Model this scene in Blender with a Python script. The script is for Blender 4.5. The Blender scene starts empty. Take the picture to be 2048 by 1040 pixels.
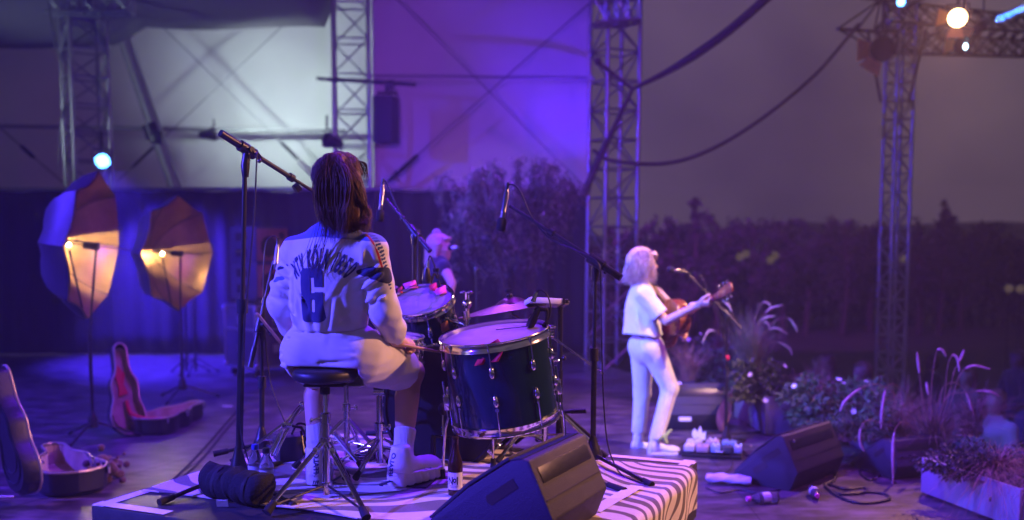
import bpy, bmesh, math, random
import numpy as np
from mathutils import Vector, Matrix, Quaternion
from mathutils.bvhtree import BVHTree
random.seed(7); NR = np.random.default_rng(7)
SC = bpy.context.scene; COL = SC.collection
R = math.radians; PI = math.pi

# ------------------------------------------------------------------ camera
CAM_H, FPX, TILT, CX, CY = 1.68, 1991.0, R(5.0), 1024.0, 654.0
cam = bpy.data.objects.new('camera', bpy.data.cameras.new('camera')); COL.objects.link(cam)
cam.location = (0, 0, CAM_H); cam.rotation_euler = (PI/2 - TILT, 0, 0)
cd = cam.data; cd.sensor_width = 36; cd.lens = 36*FPX/2048; cd.shift_y = (CY-520)/2048
cd.clip_end = 900; cd.clip_start = .05
cd.dof.use_dof = True; cd.dof.focus_distance = 4.1; cd.dof.aperture_fstop = 1.4
SC.camera = cam
def ray(px, py):                                   # direction of a photo pixel, scaled to y = 1
    x = (px-CX)/FPX; z = -(py-CY)/FPX
    c, s = math.cos(TILT), math.sin(TILT)
    y = c + z*s; zz = -s + z*c
    return Vector((x/y, 1, zz/y))
def at(px, py, Y):                                 # point at depth Y
    return Vector((0, 0, CAM_H)) + ray(px, py)*Y
def on(px, py, z):                                 # point on the plane of height z
    d = ray(px, py); return Vector((0, 0, CAM_H)) + d*((z-CAM_H)/d.z)

# ------------------------------------------------------------------ render, sky
SC.render.engine = 'CYCLES'
SC.cycles.use_denoising = True
SC.cycles.max_bounces = 8; SC.cycles.volume_bounces = 1; SC.cycles.transparent_max_bounces = 16
SC.cycles.sample_clamp_indirect = 4; SC.cycles.blur_glossy = 0.6
SC.cycles.caustics_reflective = False; SC.cycles.caustics_refractive = False
vs = SC.view_settings; vs.view_transform = 'Standard'; vs.look = 'None'; vs.exposure = 0; vs.gamma = 1
W = bpy.data.worlds.new('World'); SC.world = W; W.use_nodes = True
nt = W.node_tree; bg = nt.nodes['Background']
sky = nt.nodes.new('ShaderNodeTexSky'); sky.sky_type = 'NISHITA'; sky.sun_disc = False
sky.sun_elevation = R(-1.5); sky.sun_rotation = R(120); sky.altitude = 0; sky.air_density = 1; sky.dust_density = 3; sky.ozone_density = 2
# a thin evening cloud cover greys the clear twilight and breaks it into soft patches
tc = nt.nodes.new('ShaderNodeTexCoord'); cl = nt.nodes.new('ShaderNodeTexNoise'); cl.inputs['Scale'].default_value = 3.0; cl.inputs['Detail'].default_value = 4
rp = nt.nodes.new('ShaderNodeValToRGB'); rp.color_ramp.elements[0].position = .36; rp.color_ramp.elements[0].color = (.36, .26, .50, 1)
rp.color_ramp.elements[1].position = .64; rp.color_ramp.elements[1].color = (1.0, .70, .92, 1)
mx = nt.nodes.new('ShaderNodeMixRGB'); mx.inputs['Fac'].default_value = .8
nt.links.new(tc.outputs['Generated'], cl.inputs['Vector']); nt.links.new(cl.outputs['Fac'], rp.inputs['Fac'])
nt.links.new(sky.outputs[0], mx.inputs[1]); nt.links.new(rp.outputs[0], mx.inputs[2]); nt.links.new(mx.outputs[0], bg.inputs['Color'])
bg.inputs['Strength'].default_value = .135
sun = bpy.data.objects.new('sun', bpy.data.lights.new('sun', 'SUN')); COL.objects.link(sun)
sun.data.energy = .02; sun.data.angle = R(10); sun.data.color = (1, .8, .75); sun.rotation_euler = (R(80), 0, R(-60))

# ------------------------------------------------------------------ stage lamps and added spots (light only; housings of the visible ones follow)
def spot(pos, target, watts, color, deg, blend=.5, radius=.06):
    L = bpy.data.lights.new('stage_spot', 'SPOT'); o = bpy.data.objects.new('stage_spot', L); COL.objects.link(o)
    L.energy = watts; L.color = color; L.spot_size = R(deg); L.spot_blend = blend; L.shadow_soft_size = radius
    o.location = pos; o.rotation_euler = (Vector(target)-Vector(pos)).to_track_quat('-Z', 'Y').to_euler()
    return o
WARM = (1.0, .42, .26); COLD = (.74, .95, .98); HAZE = .0034
spot((-6.3, 2.0, 3.9), (-.5, 4.3, .9), 6500, (.070, .050, 1.0), 60, .7)         # blue wash, left wing, on the drums
spot((-4.5, .5, 1.7), (-.15, 3.25, .75), 1500, (.06, .010, 1.0), 22, .6)         # blue wash on the near side of the riser
spot((-8.6, 6.0, 4.4), (-2.4, 9.2, .3), 6500, (.06, .025, 1.0), 80, .7)        # blue wash from the left wing
spot((-5.0, 4.0, 5.0), (1.3, 7.9, 1.1), 3600, (.20, .42, 1.0), 18, .8)         # pale blue on the singer
spot((5.4, 4.4, 4.2), (-.4, 4.1, 1.0), 1700, WARM, 50, .6)                     # front truss, warm
spot(at(1915, 36, 10.2) + Vector((-.05, -.25, 0)), (0.2, 5.0, .9), 800, WARM, 60, .6)
spot((4.2, 5.2, 4.9), (1.2, 8.2, 1.1), 2100, (1.0, .58, .36), 30, .7)          # warm on the singer
spot((4.6, 3.6, 5.0), (.9, 9.5, .3), 700, (.55, .05, 1.0), 80, .8)             # violet wash across the stage
spot((.4, 6.6, 6.3), (.2, 6.4, .0), 2600, (.13, .006, 1.0), 115, .8)            # overhead violet wash
spot((-1.0, 11.5, 5.4), (.4, 8.5, .0), 2200, (.24, .05, 1.0), 80, .8)
spot((2.6, 15.0, 8.2), (4.5, 32, .3), 13000, (.40, .04, 1.0), 75, 1.0)           # added unseen violet spot tinting the haze and trees over the field
spot(at(440, 240, 16.1)+Vector((.2, .1, .05)), at(620, 150, 18.5), 260, (.74, .95, .93), 150, 1.0)                # white flood on the left tent wall
spot((.9, 13.6, 1.9), at(1128, 110, 15.3), 400, (.07, .01, 1.0), 60, 1.0)      # blue uplight on the middle tent wall
spot((-1.2, 9.0, 3.0), (-.9, 15.3, 4.6), 400, (.36, .07, 1.0), 90, 1.0)
spot(at(205, 322, 13.9)+Vector((.05, -.2, -.05)), (-4.6, 13.9, .5), 4500, (.05, .02, 1.0), 95, .8)
spot(at(1966, 52, 11.6)+Vector((.12, 0, .05)), at(2200, -50, 11.6), 9000000, (.04, .16, 1.0), 3.4, .1, .03)   # moving head beam
spot((-3.4, 9.6, 3.6), at(915, 420, 11.2), 1500, (.06, .06, 1.0), 34, .9)      # blue on the left of the potted tree
spot((.9, 8.6, 5.2), at(1050, 470, 11.2), 300, (.40, .10, 1.0), 44, .9)       # violet on the rest of the potted tree
spot((-4.8, 5.2, 4.6), (2.1, 8.0, .4), 4200, (.08, .06, 1.0), 34, .9)         # blue on the right monitor and the planters from the left wing
spot((-9.2, 13.2, 3.4), (-5.2, 16.4, 4.3), 170, COLD, 70, 1.0)                # added unseen cold spot to brighten the left tower and the mast
# ------------------------------------------------------------------ helpers: naming
def props(o, label=None, cat=None, group=None, kind=None):
    if label: o['label'] = label
    if cat: o['category'] = cat
    if group: o['group'] = group
    if kind: o['kind'] = kind
    return o
def thing(name, label, cat, loc=(0, 0, 0), rz=0.0, group=None):
    o = bpy.data.objects.new(name, None); COL.objects.link(o); o.empty_display_size = .1
    o.location = loc; o.rotation_euler = (0, 0, rz)
    return props(o, label, cat, group)
def dup(root, loc, rz=None, label=None, group=None, scale=None):
    r = root.copy(); COL.objects.link(r); r.location = loc
    if rz is not None: r.rotation_euler = (0, 0, rz)
    if scale: r.scale = (scale,)*3
    if label: r['label'] = label
    if group: r['group'] = group
    for ch in list(root.children):
        c = ch.copy(); COL.objects.link(c); c.parent = r
        for g in list(ch.children):
            d = g.copy(); COL.objects.link(d); d.parent = c
    return r

# ------------------------------------------------------------------ helpers: mesh building
def frame(d):
    d = Vector(d).normalized(); a = Vector((0, 0, 1)) if abs(d.z) < .9 else Vector((1, 0, 0))
    u = d.cross(a).normalized(); return u, d.cross(u).normalized(), d
class MB:
    def __init__(s): s.v = []; s.f = []; s.mi = []; s.cur = 0
    def _a(s, vs, fs):
        n = len(s.v); s.v += [tuple(v) for v in vs]; s.f += [tuple(i+n for i in f) for f in fs]; s.mi += [s.cur]*len(fs); return s
    def tube(s, pts, r, n=10, cap=True):
        pts = [Vector(p) for p in pts]; m = len(pts)
        rs = list(r) if hasattr(r, '__len__') else [r]*m
        vs = []; fs = []; u = None
        for i, p in enumerate(pts):
            d = (pts[min(i+1, m-1)]-pts[max(i-1, 0)])
            if d.length < 1e-9: d = Vector((0, 0, 1))
            d.normalize()
            if u is None: u = frame(d)[0]
            else:
                u = u - d*u.dot(d)
                u = u.normalized() if u.length > 1e-6 else frame(d)[0]
            w = d.cross(u)
            for k in range(n):
                a = 2*PI*k/n; vs.append(p + (u*math.cos(a)+w*math.sin(a))*rs[i])
        for i in range(m-1):
            for k in range(n):
                fs.append((i*n+k, i*n+(k+1) % n, (i+1)*n+(k+1) % n, (i+1)*n+k))
        if cap: fs.append(tuple(range(n-1, -1, -1))); fs.append(tuple((m-1)*n+k for k in range(n)))
        return s._a(vs, fs)
    def lathe(s, prof, M=None, n=32):                      # prof: (radius, height) list
        M = M or Matrix(); vs = []; fs = []; m = len(prof)
        for r, h in prof:
            for k in range(n):
                a = 2*PI*k/n; vs.append(M @ Vector((r*math.cos(a), r*math.sin(a), h)))
        for i in range(m-1):
            for k in range(n): fs.append((i*n+k, i*n+(k+1) % n, (i+1)*n+(k+1) % n, (i+1)*n+k))
        if prof[0][0] > 1e-5: fs.append(tuple(range(n-1, -1, -1)))
        if prof[-1][0] > 1e-5: fs.append(tuple((m-1)*n+k for k in range(n)))
        return s._a(vs, fs)
    def box(s, c, size, M=None, bev=0.0):
        bm = bmesh.new(); bmesh.ops.create_cube(bm, size=1)
        bmesh.ops.scale(bm, vec=size, verts=bm.verts)
        if bev: bmesh.ops.bevel(bm, geom=bm.edges[:], offset=bev, segments=2, affect='EDGES', profile=.5)
        bmesh.ops.translate(bm, vec=c, verts=bm.verts)
        return s.bm(bm, M)
    def ball(s, c, r, n=16, scale=(1, 1, 1), M=None):
        bm = bmesh.new(); bmesh.ops.create_uvsphere(bm, u_segments=n, v_segments=max(6, n*2//3), radius=r)
        bmesh.ops.scale(bm, vec=scale, verts=bm.verts); bmesh.ops.translate(bm, vec=c, verts=bm.verts)
        return s.bm(bm, M)
    def bm(s, bm, M=None):
        if M is not None: bmesh.ops.transform(bm, matrix=M, verts=bm.verts)
        bm.verts.index_update()
        s._a([v.co.copy() for v in bm.verts], [[v.index for v in f.verts] for f in bm.faces]); bm.free(); return s
    def prism(s, out, t, M=None, bev=0.0):                 # outline in xy, thickness along z (0..t)
        bm = bmesh.new(); vs = [bm.verts.new((x, y, 0)) for x, y in out]
        f = bm.faces.new(vs); r = bmesh.ops.extrude_face_region(bm, geom=[f])
        bmesh.ops.translate(bm, vec=(0, 0, t), verts=[e for e in r['geom'] if isinstance(e, bmesh.types.BMVert)])
        bmesh.ops.recalc_face_normals(bm, faces=bm.faces)
        if bev: bmesh.ops.bevel(bm, geom=bm.edges[:], offset=bev, segments=2, affect='EDGES', profile=.5)
        return s.bm(bm, M)
    def quad(s, a, b, c, d): return s._a([a, b, c, d], [(0, 1, 2, 3)])
    def build(s, name, mat, parent=None, smooth=40):
        me = bpy.data.meshes.new(name); me.from_pydata(s.v, [], s.f)
        for m in (mat if isinstance(mat, (list, tuple)) else [mat]): me.materials.append(m)
        if max(s.mi, default=0): me.polygons.foreach_set('material_index', s.mi)
        return link(name, me, parent, smooth)
def link(name, me, parent=None, smooth=40):
    if smooth:
        me.polygons.foreach_set('use_smooth', [True]*len(me.polygons))
        if smooth < 179: me.set_sharp_from_angle(angle=R(smooth))
    me.update(); o = bpy.data.objects.new(name, me); COL.objects.link(o)
    if parent is not None:
        o.parent = parent
        P = Matrix(); q = parent                           # vertices come in world space: undo the thing's own transform
        while q is not None: P = Matrix.LocRotScale(q.location, q.rotation_euler, q.scale) @ P; q = q.parent
        me.transform(P.inverted())
    return o
def npmesh(name, v, f, mats, parent=None, smooth=180, attrs=None):
    me = bpy.data.meshes.new(name); me.from_pydata(np.asarray(v, float).tolist(), [], np.asarray(f).tolist() if not isinstance(f, list) else f)
    for m in (mats if isinstance(mats, (list, tuple)) else [mats]): me.materials.append(m)
    for k, a in (attrs or {}).items():
        t = me.attributes.new(k, 'FLOAT', 'POINT'); t.data.foreach_set('value', np.asarray(a, np.float32))
    return link(name, me, parent, smooth)
def spline(pts, n=8):                                      # Catmull-Rom through the points
    P = [Vector(p) for p in pts]; P = [P[0]*2-P[1]] + P + [P[-1]*2-P[-2]]; out = []
    for i in range(1, len(P)-2):
        for k in range(n):
            t = k/n; a, b, c, d = P[i-1:i+3]
            out.append(.5*((2*b)+(c-a)*t+(2*a-5*b+4*c-d)*t*t+(3*b-a-3*c+d)*t**3))
    return out+[P[-2]]
def sag(a, b, s, n=14):
    a, b = Vector(a), Vector(b)
    return [a.lerp(b, i/n) - Vector((0, 0, s*4*(i/n)*(1-i/n))) for i in range(n+1)]
def axis(o, d, roll=None):                                 # matrix whose z axis runs along d from o
    d = Vector(d).normalized(); q = Vector((0, 0, 1)).rotation_difference(d)
    M = q.to_matrix().to_4x4()
    if roll: M = M @ Matrix.Rotation(roll, 4, 'Z')
    M.translation = o; return M

# ------------------------------------------------------------------ helpers: signed distance fields for cloth and bodies
def cap(P, a, b, ra, rb):
    a = np.array(a, np.float32); b = np.array(b, np.float32); ab = b-a
    t = np.clip((P-a) @ ab/max(float(ab @ ab), 1e-9), 0, 1)
    return np.linalg.norm(P-a-t[:, None]*ab, axis=1) - (ra+(rb-ra)*t)
def ecap(P, a, b, ra, rb, ax, k):                          # capsule flattened by k along unit axis ax
    ax = np.array(Vector(ax).normalized(), np.float32); s = (1/k-1)
    def st(q): return q + (q @ ax)[..., None]*ax*s
    return cap(st(P), st(np.array(a, np.float32)), st(np.array(b, np.float32)), ra, rb)*min(1, (k+1)/2)
def smin(a, b, k):
    h = np.clip(.5+.5*(b-a)/k, 0, 1); return b+(a-b)*h-k*h*(1-h)
def usm(k, *ds):
    r = ds[0]
    for d in ds[1:]: r = smin(r, d, k)
    return r
def chain(P, pts, rs, k=.02):
    r = None
    for i in range(len(pts)-1):
        d = cap(P, pts[i], pts[i+1], rs[i], rs[i+1]); r = d if r is None else np.minimum(r, d)
    return r
def folds(P, L):                                           # drapery: ridges (amp > 0) and creases along segments
    r = np.zeros(len(P), np.float32)
    for a, b, w, amp in L:
        a = np.array(a, np.float32); b = np.array(b, np.float32); ab = b-a
        t = np.clip((P-a) @ ab/max(float(ab @ ab), 1e-9), 0, 1)
        d2 = ((P-a-t[:, None]*ab)**2).sum(1); r += amp*np.exp(-d2/(w*w))*np.sin(PI*np.clip(t*.9+.05, 0, 1))
    return r
def surface(fn, lo, hi, h, relax=1):
    lo = np.array(lo, np.float32); hi = np.array(hi, np.float32); n = np.ceil((hi-lo)/h).astype(int)+1
    K = 4; nc = -(-n//K)+1                                 # coarse pass, then a fine pass only near the surface
    mg = lambda c, st: np.stack(np.meshgrid(*[lo[i]+st*np.arange(c[i], dtype=np.float32) for i in range(3)], indexing='ij'), -1).reshape(-1, 3)
    C = fn(mg(nc, h*K)).reshape(nc); near = np.abs(C) < h*K*1.9
    for ax in range(3):
        p = near.copy(); s0 = [slice(None)]*3; s1 = [slice(None)]*3; s0[ax] = slice(1, None); s1[ax] = slice(None, -1)
        p[tuple(s0)] |= near[tuple(s1)]; p[tuple(s1)] |= near[tuple(s0)]; near = p
    ix = [np.minimum((np.arange(n[i])+K//2)//K, nc[i]-1) for i in range(3)]; D = C[np.ix_(*ix)].astype(np.float32).copy(); msk = near[np.ix_(*ix)]
    g = np.stack(np.nonzero(msk), 1).astype(np.float32)*h+lo
    D[msk] = np.concatenate([fn(g[i:i+300000].astype(np.float32)) for i in range(0, len(g), 300000)]) if len(g) else 1
    D[0] = D[-1] = 1; D[:, 0] = D[:, -1] = 1; D[:, :, 0] = D[:, :, -1] = 1
    S = D < 0; m = n-1
    acc = np.zeros((*m, 3), np.float32); cnt = np.zeros(m, np.float32)
    for ax in range(3):
        o1, o2 = [i for i in range(3) if i != ax]
        for i in (0, 1):
            for j in (0, 1):
                sl = [slice(0, m[0]), slice(0, m[1]), slice(0, m[2])]; off = [0, 0, 0]; off[o1] = i; off[o2] = j
                s0 = tuple(slice(off[q], off[q]+m[q]) for q in range(3)); of2 = list(off); of2[ax] += 1
                s1 = tuple(slice(of2[q], of2[q]+m[q]) for q in range(3))
                d0, d1 = D[s0], D[s1]; c = (d0 < 0) != (d1 < 0)
                t = np.where(c, d0/np.where(c, d0-d1, 1), 0)
                for q in range(3): acc[..., q] += np.where(c, (t if q == ax else off[q]), 0)
                cnt += c
    act = cnt > 0; idx = -np.ones(m, int); idx[act] = np.arange(act.sum())
    ii = np.stack(np.nonzero(act), 1); V = lo+h*(ii+acc[act]/cnt[act][:, None])
    F = []
    for ax in range(3):
        o1, o2 = (ax+1) % 3, (ax+2) % 3
        a = [slice(1, m[q]) for q in range(3)]; a[ax] = slice(0, m[ax]); b = list(a); b[ax] = slice(1, m[ax]+1)
        S0, S1 = S[tuple(a)], S[tuple(b)]; c = np.stack(np.nonzero(S0 != S1), 1)
        if len(c) == 0: continue
        fl = S0[S0 != S1]; base = c.copy()
        for q in range(3):
            if q != ax: base[:, q] += 1
        def I(d1, d2):
            x = base.copy(); x[:, o1] += d1; x[:, o2] += d2; return idx[x[:, 0], x[:, 1], x[:, 2]]
        q = np.stack([I(-1, -1), I(0, -1), I(0, 0), I(-1, 0)], 1); q[~fl] = q[~fl][:, ::-1]; F.append(q)
    F = np.concatenate(F)
    for _ in range(relax):
        s = np.zeros_like(V); c = np.zeros(len(V), np.float32)
        for k in range(4):
            np.add.at(s, F[:, k], V[F[:, (k+1) % 4]]); np.add.at(s, F[:, k], V[F[:, k-1]]); np.add.at(c, F[:, k], 2)
        V = V*.5+s/c[:, None]*.5
    return V, F

# ------------------------------------------------------------------ helpers: materials
def mat(name, col, rough=.6, metal=0.0, var=.15, scale=8.0, bump=0.0, bscale=60.0, spec=.5, emit=None, es=0.0, trans=0.0, alpha=1.0, coat=0.0, sheen=0.0, sss=0.0):
    m = bpy.data.materials.new(name); m.use_nodes = True; t = m.node_tree; b = t.nodes['Principled BSDF']; I = b.inputs
    I['Base Color'].default_value = (*col, 1); I['Roughness'].default_value = rough; I['Metallic'].default_value = metal
    I['Specular IOR Level'].default_value = spec; I['Coat Weight'].default_value = coat; I['Sheen Weight'].default_value = sheen
    I['Transmission Weight'].default_value = trans; I['Alpha'].default_value = alpha
    if sss: I['Subsurface Weight'].default_value = sss; I['Subsurface Radius'].default_value = (.012, .005, .003)
    if emit: I['Emission Color'].default_value = (*emit, 1); I['Emission Strength'].default_value = es
    c = t.nodes.new('ShaderNodeTexCoord')
    if var:
        n = t.nodes.new('ShaderNodeTexNoise'); n.inputs['Scale'].default_value = scale; n.inputs['Detail'].default_value = 5
        r = t.nodes.new('ShaderNodeMapRange'); r.inputs['To Min'].default_value = 1-var; r.inputs['To Max'].default_value = 1+var
        x = t.nodes.new('ShaderNodeVectorMath'); x.operation = 'SCALE'; x.inputs[0].default_value = col
        t.links.new(c.outputs['Object'], n.inputs['Vector']); t.links.new(n.outputs['Fac'], r.inputs['Value'])
        t.links.new(r.outputs[0], x.inputs['Scale']); t.links.new(x.outputs[0], I['Base Color'])
        rr = t.nodes.new('ShaderNodeMapRange'); rr.inputs['To Min'].default_value = max(0, rough-.12*rough); rr.inputs['To Max'].default_value = min(1, rough+.25*rough)
        t.links.new(n.outputs['Fac'], rr.inputs['Value']); t.links.new(rr.outputs[0], I['Roughness'])
    if bump:
        n2 = t.nodes.new('ShaderNodeTexNoise'); n2.inputs['Scale'].default_value = bscale; n2.inputs['Detail'].default_value = 4
        bp = t.nodes.new('ShaderNodeBump'); bp.inputs['Strength'].default_value = bump; bp.inputs['Distance'].default_value = .01
        t.links.new(c.outputs['Object'], n2.inputs['Vector']); t.links.new(n2.outputs['Fac'], bp.inputs['Height']); t.links.new(bp.outputs[0], I['Normal'])
    return m
def attr_mix(m, layers):                                   # colour bands where a float attribute is positive
    t = m.node_tree; b = t.nodes['Principled BSDF']
    src = b.inputs['Base Color'].links[0].from_socket if b.inputs['Base Color'].links else None
    for nm, col in layers:
        a = t.nodes.new('ShaderNodeAttribute'); a.attribute_name = nm
        g = t.nodes.new('ShaderNodeMath'); g.operation = 'GREATER_THAN'; g.inputs[1].default_value = 0
        x = t.nodes.new('ShaderNodeMixRGB'); x.inputs[2].default_value = (*col, 1)
        t.links.new(a.outputs['Fac'], g.inputs[0]); t.links.new(g.outputs[0], x.inputs['Fac'])
        if src: t.links.new(src, x.inputs[1])
        src = x.outputs[0]
    t.links.new(src, b.inputs['Base Color']); return m
M = dict(
 black=mat('black_metal', (.028, .027, .028), .32, .3, .25, 30), rubber=mat('rubber', (.014, .014, .015), .75, 0, .2, 40),
 chrome=mat('chrome', (.80, .80, .82), .12, 1, .08, 20), alu=mat('aluminium', (.36, .36, .38), .42, 1, .15, 12, .05, 80),
 cable=mat('cable', (.012, .012, .014), .5, 0, .2, 30), wood=mat('maple', (.55, .34, .17), .5, 0, .2, 30),
 darkbox=mat('painted_box', (.026, .023, .032), .6, 0, .25, 14, .35, 260), grille=mat('grille', (.05, .048, .048), .7, 0, .25, 40, .6, 500),
 skin=mat('skin', (.62, .38, .28), .5, 0, .06, 14, .04, 220, sss=.15), white=mat('white_paint', (.78, .77, .74), .5, 0, .06),
 tape=mat('white_tape', (.80, .78, .76), .6, 0, .08, 25, .15, 90), red=mat('red_fabric', (.62, .02, .03), .6, 0, .2, 20, .2, 120),
 pink=mat('pink_tape', (.85, .12, .42), .5, 0, .15, 20), glass=mat('bottle_plastic', (.92, .94, .96), .08, 0, 0, trans=.92, spec=.5),
 lens=mat('dark_lens', (.05, .04, .035), .15, 0, .1),
)
# ================================================================== SETTING
def mix_noise(m, c1, c2, scale, lo, hi, detail=6, stretch=(1, 1, 1)):      # second colour in worn and other noise patches
    t = m.node_tree; b = t.nodes['Principled BSDF']; c = t.nodes.new('ShaderNodeTexCoord'); mp = t.nodes.new('ShaderNodeMapping')
    mp.inputs['Scale'].default_value = stretch
    n = t.nodes.new('ShaderNodeTexNoise'); n.inputs['Scale'].default_value = scale; n.inputs['Detail'].default_value = detail; n.inputs['Roughness'].default_value = .65
    r = t.nodes.new('ShaderNodeValToRGB'); e = r.color_ramp.elements; e[0].position = lo; e[0].color = (*c1, 1); e[1].position = hi; e[1].color = (*c2, 1)
    t.links.new(c.outputs['Object'], mp.inputs['Vector']); t.links.new(mp.outputs[0], n.inputs['Vector']); t.links.new(n.outputs['Fac'], r.inputs['Fac'])
    t.links.new(r.outputs[0], b.inputs['Base Color']); return m
m_floor = mix_noise(mat('stage_floor', (.05, .045, .045), .36, 0, .3, 3, .16, 25), (.030, .024, .026), (.165, .14, .14), 3.1, .43, .66, 12, (1, 2.6, 1))
def edge_x(Y): return 3.15 - .28*(Y-6.62)
b = MB()
pts = [(-14, -5), (edge_x(-5), -5), (edge_x(15.6), 15.6), (-14, 15.6)]
b.prism(pts, .18, Matrix.Translation((0, 0, -.18)))
props(b.build('stage_floor', m_floor, smooth=0), kind='structure')
m_joint = mat('floor_joint', (.008, .007, .007), .7, 0, .1)
b = MB()                                                    # joints between the floor sheets
ud = Vector((.40, .917, 0)).normalized(); wd = Vector((.917, -.40, 0)).normalized()
for k in range(-6, 8):
    p = Vector((-3, 7, .004)) + wd*k*1.22
    q0, q1 = p-ud*9, p+ud*9
    b.quad(q0-wd*.004, q0+wd*.004, q1+wd*.004, q1-wd*.004)
clipx = b
b.v = [(x, y, z) if x < edge_x(y)-.05 and -13.9 < x and -4.9 < y < 14.2 else (min(max(x, -13.9), edge_x(min(max(y, -4.9), 14.2))-.05), min(max(y, -4.9), 14.2), z) for x, y, z in b.v]
props(b.build('floor_joints', m_joint, smooth=0), kind='structure')
m_ground = mix_noise(mat('field', (.03, .035, .02), .95, 0, .3, 1), (.022, .026, .016), (.05, .045, .03), .6, .35, .7)
b = MB(); b.quad((-70, -40, -1.2), (170, -40, -1.2), (170, 150, -1.2), (-70, 150, -1.2)); props(b.build('ground', m_ground, smooth=0), kind='structure')
# far wooded ridge, flat topped
b = MB(); n = 60; vs = []; fs = []
for i in range(n+1):
    x = -40+190*i/n; top = at(1024, 462, 100).z + .8*math.sin(i*.31) + .5*math.sin(i*.9+1)
    for (y, z) in ((84, -1.25), (94, top*.7), (100, top), (130, top*1.02), (140, -1.25)): vs.append((x, y, z))
for i in range(n):
    for k in range(4): fs.append((i*5+k, i*5+5+k, i*5+6+k, i*5+k+1))
b._a(vs, fs); props(b.build('hills', mat('far_wood', (.018, .024, .014), .95, 0, .3, .5), smooth=60), kind='structure')

# ---- riser deck, tape
RZ = .64; RA = Vector((-1.65, 3.83, RZ))
def rs(a, w, z=0): return RA + ud*a + wd*w + Vector((0, 0, z))
RM = Matrix((( wd.x, ud.x, 0, RA.x), (wd.y, ud.y, 0, RA.y), (0, 0, 1, RZ), (0, 0, 0, 1)))   # local (w, a, z)
t = thing('drum_riser', 'low black drum riser with white tape at its corners, under the zebra rug', 'riser', (RA.x, RA.y, 0))
m_deck = mix_noise(mat('deck', (.03, .028, .03), .5, 0, .2, 6, .15, 40), (.026, .024, .026), (.06, .054, .055), 4, .45, .75)
b = MB(); b.box((1.0, .86, -.06), (2.0, 1.72, .12), RM, .004); b.build('deck', m_deck, t)
for (w, a) in ((.06, .06), (1.94, .06), (1.94, 1.66), (.06, 1.66)):
    b = MB(); b.box((w, a, -.38), (.06, .06, .52), RM, .004); b.build('leg', M['black'], t)
b = MB(); b.box((1.0, .004, -.19), (1.98, .012, .14), RM); b.box((1.996, .86, -.19), (.012, 1.70, .14), RM); b.box((.004, .86, -.19), (.012, 1.70, .14), RM); b.build('skirting', M['darkbox'], t)
def strip(a0, w0, a1, w1, wid, z=.003, n=8, bend=0.0):
    p, q = rs(a0, w0, z), rs(a1, w1, z); d = (q-p).normalized(); s = Vector((-d.y, d.x, 0))*wid/2; bb = MB()
    for i in range(n):
        c0, c1 = p.lerp(q, i/n), p.lerp(q, (i+1)/n); bb.quad(c0-s, c1-s, c1+s, c0+s)
    return bb
for (a0, w0, a1, w1, z) in ((.0, .03, .36, .03, .003), (.03, .0, .03, .36, .006), (1.68, 1.58, 1.68, 2.0, .003), (1.72, 1.965, 1.50, 1.965, .006)):
    strip(a0, w0, a1, w1, .055, z).build('corner_tape', M['tape'], t)

# ---- zebra rug, draped over the right hand edge
def zebra_phase(a, w):
    k_ = np.clip((w-1.15)/.8, 0, 1); ph = (44+22*k_*k_*(3-2*k_))*(a*.96+.10*w) + 4.2*np.sin(2.2*w+1.0) + 6.5*np.sin(1.5*w+2.6*a) + 3.2*np.sin(4.1*w-3.1*a+1.3) + 1.3*np.sin(8.3*w+9*a+.6) + .6*np.sin(17*w-15*a) + 2.2*np.sin(3.3*w*w-2*a)
    return ph
na, nw = 200, 290
A_, W_ = np.meshgrid(np.linspace(.24, 1.57, na), np.linspace(.02, 2.20, nw), indexing='ij')
edge_wob = .02*np.sin(W_*3.1)+.012*np.sin(W_*7.7)
A2 = A_ + edge_wob*np.clip(np.abs(A_-.9)/.67, 0, 1)
over = np.clip(W_-1.985, 0, None); rr = .045
ang = np.clip(over/rr, 0, PI/2)
Wx = np.minimum(W_, 1.985) + rr*np.sin(ang)
Zd = .009 - rr*(1-np.cos(ang)) - np.clip(over-rr*PI/2, 0, None)
Zd += .0035*np.sin(W_*9+A_*5)*np.clip((2.0-W_)*4, 0, 1) + .004*np.sin(W_*4.1-A_*8) * (over == 0)
Zd = np.where(over == 0, np.maximum(Zd, .0075), Zd)
Wx += np.where(over > 0, .012*np.sin(A_*16)*np.clip(over/.15, 0, 1)+.008, 0)
V = np.array(RA)[None] + A2.reshape(-1, 1)*np.array(ud) + Wx.reshape(-1, 1)*np.array(wd) + np.stack([0*A2.ravel(), 0*A2.ravel(), Zd.ravel()], 1)
F = [(i*nw+j, i*nw+j+1, (i+1)*nw+j+1, (i+1)*nw+j) for i in range(na-1) for j in range(nw-1)]
V2 = V - np.array((0, 0, .004)); V2[:, :] -= np.where(over.ravel() > .05, .004, 0)[:, None]*np.array(wd)
N0 = len(V)
rim = [(0, j, 0, j+1) for j in range(nw-1)] + [(na-1, j+1, na-1, j) for j in range(nw-1)] + [(i+1, 0, i, 0) for i in range(na-1)] + [(i, nw-1, i+1, nw-1) for i in range(na-1)]
F2 = [(q[3]+N0, q[2]+N0, q[1]+N0, q[0]+N0) for q in F] + [(i*nw+j+N0, k*nw+l+N0, k*nw+l, i*nw+j) for i, j, k, l in rim]
ph = zebra_phase(A_, W_).ravel()
zeb = np.sin(ph) - .22 + .50*np.sin(7*A_+4.3*W_).ravel()*np.sin(5.1*W_-9*A_).ravel() + .25*np.sin(19*A_-11*W_).ravel()
m_rug = attr_mix(mat('zebra_rug', (.80, .72, .64), .9, 0, .08, 40, .35, 350, sheen=.2), [('zebra', (.13, .10, .10))])
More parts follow.
